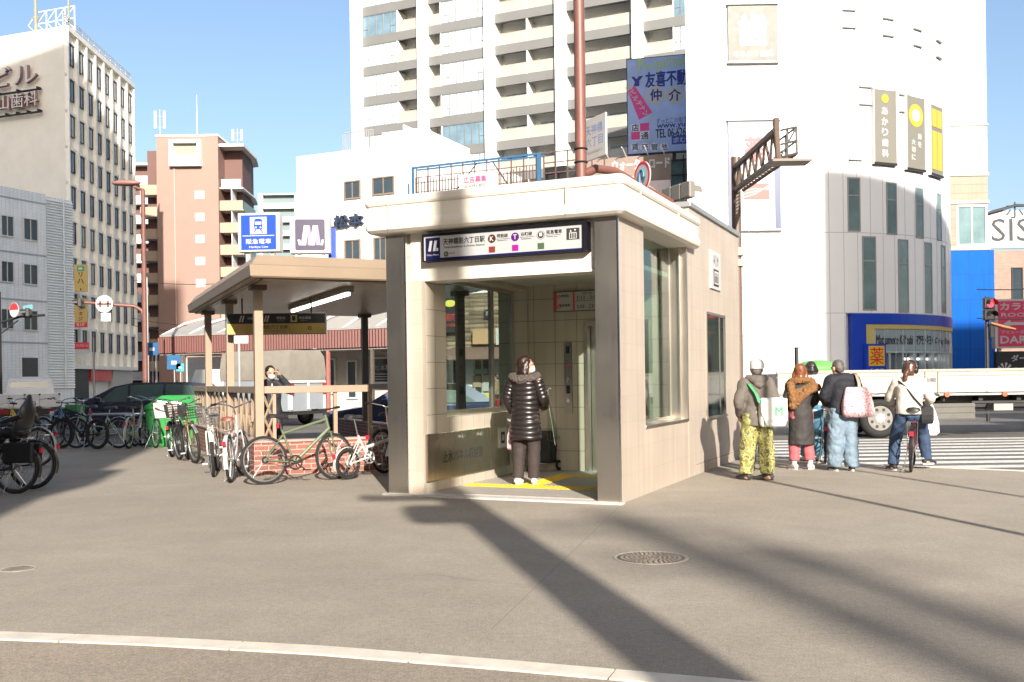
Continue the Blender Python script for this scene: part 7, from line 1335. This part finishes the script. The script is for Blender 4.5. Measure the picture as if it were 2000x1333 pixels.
# quilted coat: ribbed rings, built as its own surface
k = MB(); rings = []; nz = 96; z0, z1 = 0.60, 1.44
for i in range(nz+1):
    f = i/nz; z = z0+(z1-z0)*f; base = [(0.0,0.205),(0.12,0.20),(0.35,0.185),(0.55,0.178),(0.75,0.192),(0.90,0.185),(0.97,0.13),(1.0,0.085)]
    for (a,ra),(b_,rb2) in zip(base,base[1:]):
        if a <= f <= b_: r_ = ra+(rb2-ra)*(f-a)/(b_-a)
    ph = f*13; puff = abs(sin(pi*ph))**0.6*0.017
    rings.append([((r_+puff*(0.9+0.2*sin(5*t_+i)))*cos(t_), (r_*0.80+puff)*sin(t_)+0.005, z+0.006*sin(3*t_+ph)) for t_ in [2*pi*j/40 for j in range(40)]])
k.loft(rings); coat = k.build('coat', QUILT, o, True)
for q in 'LR':
    a,b_,c = J['sh'+q],J['el'+q],J['el'+q].lerp(J['wr'+q],0.92); P = []; R_ = []; n = 44
    for i in range(n+1):
        f = i/n; p = a.lerp(b_,f*2) if f < .5 else b_.lerp(c,(f-.5)*2); P.append(p); R_.append(0.088-0.026*f+abs(sin(pi*f*10))**0.6*0.012-0.004)
    k = MB(); k.tube(P,R_,16); k.build('sleeve', QUILT, coat, True)
def furf(k):
    for i in range(15):
        a = pi*1.06*i/14-0.03*pi; k.ell((0.165*cos(a+pi),-0.115*sin(a)+0.0-0.02,1.44-0.035*sin(a)),(0.062,0.058,0.052))
    k.ell((0,-0.14,1.40),(0.13,0.06,0.06))
garment(o, 'fur_collar', furf, FUR, 0.009, 1, 0.045, 0.02); hair_cap(o, H, J, HBR, 0.19, 0.01, 1.04)
HRm = Matrix.Rotation(radians(J['hy']),3,'Z'); k = MB(); k.ell(H(0,0.062,-0.052),(0.058,0.058,0.052),R=HRm); mk = k.build('mask', MASK, o, True); k = MB(); [k.tube([H(s_*0.05,0.09,-0.03),H(s_*0.082,0.0,-0.01)],0.003,4) for s_ in (-1,1)]; k.build('mask_loop', MASK, mk)
def wloc(o_, x, y, z): m_ = Matrix.Translation(o_.location) @ o_.rotation_euler.to_matrix().to_4x4() @ Matrix.Diagonal((*o_.scale,1)); return m_ @ Vector((x,y,z))
lw = wloc(o, *J['wrL']); t = thing('carrier_bag', 'pale pink plastic carrier bag in the hand of the woman in the quilted coat', 'bag', (lw.x-0.03,lw.y,lw.z-0.08), radians(60)); k = MB(); k.loft([[(x*a,y*a,z) for x,y in ((-0.10,-0.03),(0.10,-0.03),(0.10,0.03),(-0.10,0.03))] for a,z in ((0.15,0.0),(0.5,-0.10),(0.85,-0.22),(0.9,-0.38),(0.7,-0.40))]); k.build('bag_body', mat('bag_pink', (0.42,0.30,0.32), 0.35, var=0.15), t, True); k = MB(); k.tube([(-0.015,0,0),(0,0,0.07),(0.015,0,0)],0.008,6); k.build('bag_handle', mat('bag_pink',0), t)
rw = wloc(o, *J['wrR']); t = thing('clear_umbrella', 'pale green translucent umbrella hanging from the waiting woman, closed', 'umbrella', (rw.x+0.05,rw.y-0.12,rw.z+0.10), 0); k = MB(); k.tube([(0,0,0.02),(0.01,0,-0.12),(0.07,0,-0.52),(0.075,0,-0.55)],[0.012,0.035,0.085,0.02],12); k.build('canopy_cloth', glass_mat('green_film', (0.80,0.86,0.80), 0.8), t, True); k = MB(); k.tube([(0,0,0.12),(0.0,0,0.0),(0.085,0,-0.6)],0.006,6); k.tube([(0,0,0.12),(0.02,-0.0,0.15),(0.045,0,0.13)],0.007,6); k.build('handle', CHROME, t)
ct = gnd(1066,921,0.03); t = thing('shopping_trolley', 'black two wheeled shopping trolley beside the woman in the entrance', 'trolley', (ct.x,ct.y+0.1,0.03), radians(-30)); k = MB(); k.loft([[(-0.14,-0.10,0.12),(0.14,-0.10,0.12),(0.14,0.10,0.12),(-0.14,0.10,0.12)],[(-0.15,-0.12,0.34),(0.15,-0.12,0.34),(0.15,0.11,0.34),(-0.15,0.11,0.34)],[(-0.12,-0.10,0.60),(0.12,-0.10,0.60),(0.12,0.10,0.60),(-0.12,0.10,0.60)]]); k.build('bag_body', BLACK, t, bevel=0.03); 
k = MB(); [k.tube([(x,0.12,0.09),(x,0.14,0.6),(x,0.16,0.9)],0.009,6) for x in (-0.12,0.12)]; k.tube([(-0.12,0.16,0.9),(0.12,0.16,0.9)],0.011,6); k.tube([(-0.12,-0.13,0.01),(-0.12,-0.12,0.12),(0.12,-0.12,0.12),(0.12,-0.13,0.01)],0.009,6); k.build('trolley_frame', CHROME, t, True)
for x in (-0.17,0.17): k = MB(); k.torus((0,0,0),0.062,0.020,'x',22,8); w_ = k.build('wheel', RUBBER, t, True, (x,0.10,0.082)); k = MB(); k.cyl((-0.014,0,0),(0.014,0,0),0.035,0.035,12); k.build('hub', GREY, w_)

# ---- man in the grey jacket and camouflage trousers
def camo(name, a, b_, c_):
    m = mat(name, a, 0.8, var=0, scale=1); n = m.node_tree.nodes; L = m.node_tree.links; bs = n['Principled BSDF']; tc = n.new('ShaderNodeTexCoord'); no = n.new('ShaderNodeTexNoise'); no.inputs['Scale'].default_value = 19; no.inputs['Detail'].default_value = 2; L.new(tc.outputs['Object'], no.inputs['Vector'])
    cr = n.new('ShaderNodeValToRGB'); cr.color_ramp.interpolation = 'CONSTANT'; e = cr.color_ramp.elements; e[0].color = (*a,1); e[0].position = 0; e[1].color = (*b_,1); e[1].position = 0.47; q = e.new(0.57); q.color = (*c_,1); L.new(no.outputs['Fac'], cr.inputs[0]); L.new(cr.outputs[0], bs.inputs['Base Color']); return m
pa = gnd(1479,938)
o, J, H = person('man in a white cap, grey hooded jacket and yellow green camouflage trousers, seen from behind', pa, 6, 1.60, hy=-15, head=(0.03,0.04,1.58), ankL=(-0.14,0.06,0.09), ankR=(0.14,-0.05,0.09), kneeL=(-0.12,0.05,0.49), kneeR=(0.13,-0.01,0.49), footL=-25, footR=-55, wrL=(-0.20,0.14,0.92), wrR=(0.24,0.12,0.92), elL=(-0.27,-0.04,1.12), elR=(0.27,-0.04,1.12))
trousers(o, J, camo('camo_cloth', (0.20,0.19,0.055), (0.33,0.32,0.12), (0.10,0.085,0.045)), (0.14,0.115,0.10,0.095), 0.045); shoes(o, J, mat('shoe_charcoal', (0.03,0.03,0.032), 0.7))
GJ = mat('taupe_cloth', (0.105,0.090,0.078), 0.85, var=0.12, scale=8); jk = jacket(o, J, GJ, 0.185, 0.78, 0.78, (0.095,0.08,0.062), 0.035, 1.04)
garment(o, 'hood', lambda k: (k.limb([(-0.13,-0.05,1.47),(0,-0.14,1.43),(0.13,-0.05,1.47)],[0.05,0.075,0.05],12,4), k.limb([(-0.07,-0.11,1.42),(0,-0.16,1.36),(0.07,-0.11,1.42)],[0.04,0.055,0.04],12,3)), GJ, 0.011, 3, 0.02)
hair_cap(o, H, J, mat('hair_grey', (0.12,0.10,0.09), 0.6, var=0.3, scale=30), 0.0, 0, 0.98)
HR_ = Matrix.Rotation(radians(-15),3,'Z'); k = MB(); k.loft([[H(r_*cos(t_)*0.9,r_*sin(t_)*1.05-0.01,z) for t_ in [2*pi*i/20 for i in range(20)]] for r_,z in ((0.118,0.015),(0.118,0.07),(0.104,0.125),(0.06,0.156),(0.01,0.164))]); cpb = k.build('cap', WHITE, o, True); k = MB(); k.loft([[H(x,0.08+y,0.045+z) for x,z in ((-0.08,0),(-0.04,0.008),(0.04,0.008),(0.08,0))] for y in (0.0,0.075)], False, False); k.build('cap_peak', WHITE, cpb)
bl = wloc(o, 0.17, -0.19, 0.98); t = thing('shoulder_bag', 'white messenger bag with a green letter M worn by the man in the cap', 'bag', bl, radians(10)); WB = mat('bag_white', (0.55,0.55,0.53), 0.6, var=0.04)
k = MB(); k.loft([[(x*a,y*b_,z) for x,y in ((-0.19,-0.05),(0.19,-0.05),(0.19,0.05),(-0.19,0.05))] for a,b_,z in ((0.9,0.7,-0.20),(1.0,1.1,-0.12),(1.0,1.0,0.10),(0.92,0.6,0.19))]); k.build('bag_body', WB, t, bevel=0.04); k = MB(); k.cbox((0,-0.052,0.03),(0.37,0.02,0.30)); k.build('bag_flap', WB, t, bevel=0.009)
k = MB(); k.text('M',0.06,-0.05,0.115,-0.066,0.10,0.001,0.03); k.build('letter', mat('bag_green', (0.02,0.23,0.08), 0.6), t); k = MB(); k.tube([(-0.19,-0.03,0.12),(-0.185,-0.06,-0.02),(-0.12,-0.075,-0.19),(0.02,-0.06,-0.22)],0.008,6); k.build('bag_piping', mat('olive_edge', (0.12,0.13,0.09), 0.7), t)
k = MB(); P = [Vector(p) for p in ((-0.19,-0.03,0.12),(-0.235,-0.0,0.25),(-0.30,0.075,0.375),(-0.30,0.18,0.40))]
k.loft([[p+Vector((-0.02,-0.004,0)),p+Vector((0.02,-0.004,0)),p+Vector((0.02,0.004,0)),p+Vector((-0.02,0.004,0))] for p in P]); k.build('strap', mat('bag_green',0), t)
# ---- dark clad person hidden beyond him
pb = gnd(1462,921); o, J, H = person('mostly hidden person in black beyond the man with the white bag', (pb.x+0.16,pb.y+0.10,0), 12, 1.58, footL=-10); BK = mat('black_cloth', (0.007,0.007,0.009), 0.8, var=0.15); trousers(o, J, BK); shoes(o, J, RUBBER); jacket(o, J, BK, 0.175, 0.72); hair_cap(o, H, J, HAIRB); k = MB(); k.ell(H(0,-0.01,0.045),(0.1,0.115,0.09)); k.build('hat', mat('hat_charcoal', (0.04,0.04,0.042), 0.8), o, True)
# ---- woman with the fur stole
pf = gnd(1566,917); AUB = mat('hair_auburn', (0.16,0.052,0.018), 0.4, var=0.4, scale=25); BF = mat('brown_fur', (0.20,0.092,0.030), 0.85, var=0.6, scale=22, bump=0.9, bscale=80); LC = mat('charcoal_coat', (0.022,0.019,0.018), 0.75, var=0.12)
o, J, H = person('woman with auburn hair, brown fur stole over a long charcoal coat and pink trousers', pf, 4, 1.56, hy=-20, footL=-12, footR=38, ankL=(-0.125,0,0.09), ankR=(0.135,-0.02,0.09), elR=(0.25,0.02,1.13), wrR=(0.19,0.2,1.0), wrL=(-0.18,0.2,1.0))
trousers(o, J, mat('pink_cloth', (0.36,0.085,0.095), 0.8, var=0.1), (0.13,0.09,0.082,0.08), 0.025, 0.17); shoes(o, J, mat('sneaker_pink', (0.52,0.44,0.45), 0.6), mat('sole_white',0))
def socks(k):
    for q in 'LR': k.limb([J['ank'+q]+V3(0,0,-0.02),J['ank'+q]+V3(0,0,0.12)],[0.042,0.045],12,2)
garment(o, 'socks', socks, mat('sock_grey', (0.42,0.42,0.42), 0.8, var=0.1), 0.01, 1); jacket(o, J, LC, 0.172, 0.40, 0.80, (0.085,0.075,0.065), 0.03, 1.17, 'coat')
def stole(k):
    for i in range(16): a = 2*pi*i/16; k.ell((0.155*cos(a),0.11*sin(a)-0.02,1.43-0.02*sin(a)),(0.07,0.06,0.055))
    for i in range(9): f = i/8; k.ell((0.21-0.40*f,-0.150-0.03*sin(pi*f),1.33-0.29*f+0.06*sin(pi*f)),(0.072,0.055,0.066))
    for i in range(7): f = i/6; k.ell((-0.20+0.02*f,-0.08-0.06*f,1.38-0.26*f),(0.07,0.065,0.06))
    for i in range(6): f = i/5; k.ell((0.17-0.30*f,-0.13,1.37-0.12*f),(0.06,0.05,0.06))
garment(o, 'fur_stole', stole, BF, 0.010, 1, 0.045, 0.025); hair_cap(o, H, J, AUB, 0.17, 0.0, 1.12)
# ---- man in navy with the floral tote
pj = gnd(1647,920); NJ = mat('navy_cloth', (0.007,0.008,0.014), 0.8, var=0.15); JE = mat('pale_denim', (0.145,0.20,0.255), 0.85, var=0.3, scale=5)
o, J, H = person('stocky man in a navy jacket and baggy pale jeans, head bowed', pj, 3, 1.63, hy=22, hp=-14, head=(-0.05,0.06,1.565), footL=-8, footR=14, ankL=(-0.12,0.02,0.09), ankR=(0.13,-0.02,0.09), wrL=(-0.16,0.24,1.02), wrR=(0.15,0.24,1.0), elL=(-0.27,0.02,1.14), elR=(0.27,0.02,1.14))
trousers(o, J, JE, (0.155,0.125,0.105,0.10), 0.055, 0.03, 'jeans'); shoes(o, J, mat('shoe_navy', (0.02,0.022,0.03), 0.7), mat('sole_white',0)); jacket(o, J, NJ, 0.20, 0.86, 0.80, (0.10,0.085,0.065), 0.035, 0.98, collar=0.08); hair_cap(o, H, J, mat('hair_grizzled', (0.075,0.062,0.055), 0.6, var=0.4, scale=40), 0.0, 0, 0.96)
def floral(name):
    m = mat(name, (0.42,0.24,0.27), 0.7, var=0, scale=1); n = m.node_tree.nodes; L = m.node_tree.links; bs = n['Principled BSDF']; tc = n.new('ShaderNodeTexCoord'); vo = n.new('ShaderNodeTexVoronoi'); vo.inputs['Scale'].default_value = 38; L.new(tc.outputs['Object'], vo.inputs['Vector']); cr = n.new('ShaderNodeValToRGB'); e = cr.color_ramp.elements; e[0].color = (0.07,0.03,0.09,1); e[0].position = 0.14; e[1].color = (0.55,0.36,0.37,1); e[1].position = 0.5; q = e.new(0.3); q.color = (0.36,0.15,0.20,1); L.new(vo.outputs['Distance'], cr.inputs[0]); L.new(cr.outputs[0], bs.inputs['Base Color']); return m
bl = wloc(o, 0.13, -0.22, 1.06); t = thing('tote_bag', 'big pink floral tote bag hanging on the back of the man in navy', 'bag', bl, radians(-4)); k = MB(); k.loft([[(x*a+0.04*sh_,y*b_,z) for x,y in ((-0.20,-0.055),(0,-0.075),(0.20,-0.055),(0.20,0.055),(0,0.06),(-0.20,0.055))] for a,b_,z,sh_ in ((0.9,0.6,-0.23,0.6),(1.12,1.4,-0.17,0.5),(1.05,1.3,0.0,0.3),(0.8,0.7,0.17,0.0),(0.72,0.4,0.21,0.0))]); k.build('bag_body', floral('floral_cloth'), t, 50, bevel=0.02)
k = MB(); P = [Vector(p) for p in ((0.04,-0.035,0.15),(0.045,0.02,0.27),(0.035,0.10,0.38),(0.03,0.2,0.41))]; k.loft([[p+Vector((-0.022,-0.004,0)),p+Vector((0.022,-0.004,0)),p+Vector((0.022,0.004,0)),p+Vector((-0.022,0.004,0))] for p in P]); k.build('strap', mat('strap_beige', (0.32,0.27,0.20), 0.7), t)
# ---- hidden cyclist in blue between them, with a bicycle
ph_ = gnd(1612,906); bike('bicycle with a kickstand half hidden between the fur stole woman and the jeans man', (ph_.x,ph_.y,0), 72, 'black', 'city', 'rear', 2, 0, group='bicycles of the waiting people')
o, J, H = person('half hidden person in a white top and blue trousers beyond the man in navy', (ph_.x-0.06,ph_.y+0.5,0), 2, 1.62, footL=-10); trousers(o, J, mat('teal_denim', (0.05,0.15,0.22), 0.8, var=0.15)); shoes(o, J, WHITE); jacket(o, J, mat('white_knit', (0.50,0.48,0.44), 0.85, var=0.08), 0.16, 0.86); hair_cap(o, H, J, HAIRB, 0.08)
# ---- woman astride her bicycle
pc_ = gnd(1779,923); bike('maroon bicycle straddled by the woman in the white sweater', (pc_.x,pc_.y,0), 66, 'maroon', 'city', 'rear', 3, 6, group='bicycles of the waiting people', basket=DWIRE)
ox, oy = pc_.x+0.10, pc_.y+0.28
o, J, H = person('woman in a white sweater and earmuffs sitting astride a maroon bicycle', (ox,oy,0), -22, 1.62, hy=-10, hp=-8, head=(0.02,0.14,1.53), neck=(0,0.09,1.40), chest=(0,0.05,1.22), waist=(0,0.0,1.03), pelvis=(0,-0.01,0.94), shL=(-0.17,0.08,1.34), shR=(0.17,0.08,1.34), elL=(-0.29,0.18,1.10), elR=(0.30,0.20,1.10), wrL=(-0.26,0.46,1.02), wrR=(0.27,0.47,1.02), palmL=(0,0,-1), palmR=(0,0,-1),
    hipL=(-0.10,0.0,0.90), kneeL=(-0.20,0.14,0.50), ankL=(-0.24,-0.02,0.09), hipR=(0.10,0.0,0.90), kneeR=(0.19,0.26,0.56), ankR=(0.24,0.30,0.16), footL=-30, footR=40)
WS = mat('white_sweater', (0.50,0.46,0.41), 0.9, var=0.06, bump=0.3, bscale=120); trousers(o, J, mat('dark_denim', (0.025,0.05,0.105), 0.8, var=0.3, scale=6), (0.130,0.095,0.08,0.078), 0.03, 0.05, 'jeans'); shoes(o, J, mat('shoe_black', (0.02,0.02,0.022), 0.6), mat('sole_white',0))
jacket(o, J, WS, 0.19, 0.86, 0.86, (0.085,0.075,0.055), 0.025, 1.0, 'sweater'); hair_cap(o, H, J, mat('hair_redbrown', (0.075,0.028,0.018), 0.4, var=0.35, scale=25), 0.0, 0, 1.05, pony=[(0,-0.10,0.0),(-0.03,-0.14,-0.06),(-0.05,-0.13,-0.16),(-0.05,-0.11,-0.26)])
HR_ = Matrix.Rotation(radians(-10),3,'Z'); k = MB(); k.ell(H(0.088,-0.02,-0.005),(0.035,0.055,0.058),R=HR_); k.ell(H(-0.088,-0.02,-0.005),(0.035,0.055,0.058),R=HR_); k.tube([H(0.1*cos(a),-0.02,0.03+0.118*sin(a)) for a in [pi*i/12 for i in range(13)]],0.012,8); k.build('earmuffs', BLACK, o, True)
k = MB(); k.tube([(-0.15,0.0,1.37),(-0.05,-0.105,1.28),(0.08,-0.155,1.10),(0.19,-0.12,0.97),(0.225,-0.05,0.93)],0.013,8); sb = k.build('bag_strap', BLACK, o, True)
bl = wloc(o, 0.25, -0.06, 0.86); t = thing('crossbody_bag', 'small black crossbody bag at the hip of the woman on the maroon bicycle', 'bag', bl, radians(-20)); k = MB(); k.loft([[(x*a,y*a,z) for x,y in ((-0.09,-0.04),(0.09,-0.04),(0.09,0.04),(-0.09,0.04))] for a,z in ((0.85,-0.14),(1,-0.08),(1,0.08),(0.8,0.12))]); k.build('bag_body', BLACK, t, bevel=0.02); k = MB(); k.cbox((0,-0.042,0.04),(0.16,0.012,0.11)); k.build('bag_flap', DARK, t)
bl = wloc(o, 0.32, 0.36, 0.92); t = thing('white_carrier_bag', 'white plastic carrier bag hanging from the handlebar of the maroon bicycle', 'bag', bl, radians(10)); k = MB(); k.loft([[(x*a,y*a,z) for x,y in ((-0.09,-0.05),(0.0,-0.065),(0.09,-0.05),(0.09,0.05),(-0.09,0.05))] for a,z in ((0.2,0.06),(0.6,-0.06),(0.95,-0.2),(1.0,-0.34),(0.6,-0.38))]); k.build('bag_body', mat('bag_pale', (0.6,0.6,0.58), 0.4, var=0.1), t, True); k = MB(); k.tube([(-0.012,0,0.05),(0,0,0.12),(0.012,0,0.05)],0.006,6); k.build('bag_handle', mat('bag_pale',0), t)
# ---- man on the phone in the shelter
o, J, H = person('man in a dark coat and white mask phoning inside the stair shelter', sloc(0.58,1.75,0.012), 205, 1.66, hy=10, hp=-8, head=(0.0,0.03,1.585), elL=(-0.36,0.06,1.26), wrL=(-0.155,0.10,1.53), palmL=(1,0,0), wrR=(0.2,0.15,0.92), footL=-8)
trousers(o, J, BK); shoes(o, J, RUBBER); jacket(o, J, mat('dark_coat', (0.016,0.016,0.022), 0.75, var=0.1), 0.18, 0.55, 0.78, disp=0.03, flare=1.05, name='coat'); hair_cap(o, H, J, HAIRB, 0.0, 0, 1.0)
k = MB(); k.ell(H(0,0.058,-0.052),(0.060,0.056,0.052)); k.build('mask', MASK, o, True); k = MB(); k.limb([(0,0.135,1.38),(0,0.15,1.22),(0,0.15,1.08)],[0.03,0.028,0.02],10,3,0.5); k.build('shirt', WHITE, o, True)
pw = wloc(o,-0.115,0.055,1.575); t = thing('mobile_phone', 'black mobile phone at the ear of the man in the shelter', 'phone', pw, radians(205)); k = MB(); k.cbox((0,0,0),(0.012,0.07,0.14),0,radians(-20)); k.build('phone_body', BLACK, t, bevel=0.004); k = MB(); k.cbox((0.0068,0,0),(0.001,0.062,0.128),0,radians(-20)); k.build('screen', DGLASS, t)
bl = wloc(o,0.2,0.17,0.62); t = thing('red_bag', 'dark red shoulder bag held by the man with the phone', 'bag', bl, 0); k = MB(); k.loft([[(x*a,y*a,z) for x,y in ((-0.14,-0.07),(0.14,-0.07),(0.14,0.07),(-0.14,0.07))] for a,z in ((0.9,-0.2),(1.05,-0.1),(0.9,0.14))]); k.build('bag_body', mat('bag_red', (0.20,0.02,0.025), 0.6), t, bevel=0.03); k = MB(); k.tube([(-0.08,0,0.13),(0,0,0.26),(0.08,0,0.13)],0.01,6); k.build('bag_handle', mat('bag_red',0), t)
# ---- pedestrian with a backpack across the street
pp_ = at(971,775,36.5); o, J, H = person('pedestrian in a tan coat with a dark backpack, seen through the entrance window', (pp_.x,36.5,-0.1), 75, 1.70, ankL=(-0.09,0.18,0.09), ankR=(0.09,-0.2,0.11), kneeL=(-0.09,0.13,0.50), kneeR=(0.09,-0.02,0.48)); trousers(o, J, BK); shoes(o, J, RUBBER); jacket(o, J, mat('tan_coat', (0.20,0.145,0.085), 0.8, var=0.1), 0.17, 0.66, name='coat'); hair_cap(o, H, J, HBR)
bl = wloc(o,0,-0.24,1.2); t = thing('backpack', 'dark blue backpack on the pedestrian in the tan coat', 'backpack', bl, radians(75)); k = MB(); k.loft([[(x*a,y*a,z) for x,y in ((-0.14,-0.09),(0.14,-0.09),(0.15,0.09),(-0.15,0.09))] for a,z in ((0.85,-0.25),(1.0,-0.15),(1.0,0.1),(0.7,0.24))]); k.build('bag_body', mat('pack_blue', (0.03,0.04,0.06), 0.7), t, bevel=0.04); k = MB(); k.cbox((0,-0.1,-0.08),(0.2,0.05,0.18)); k.build('bag_pocket', DARK, t, bevel=0.02)
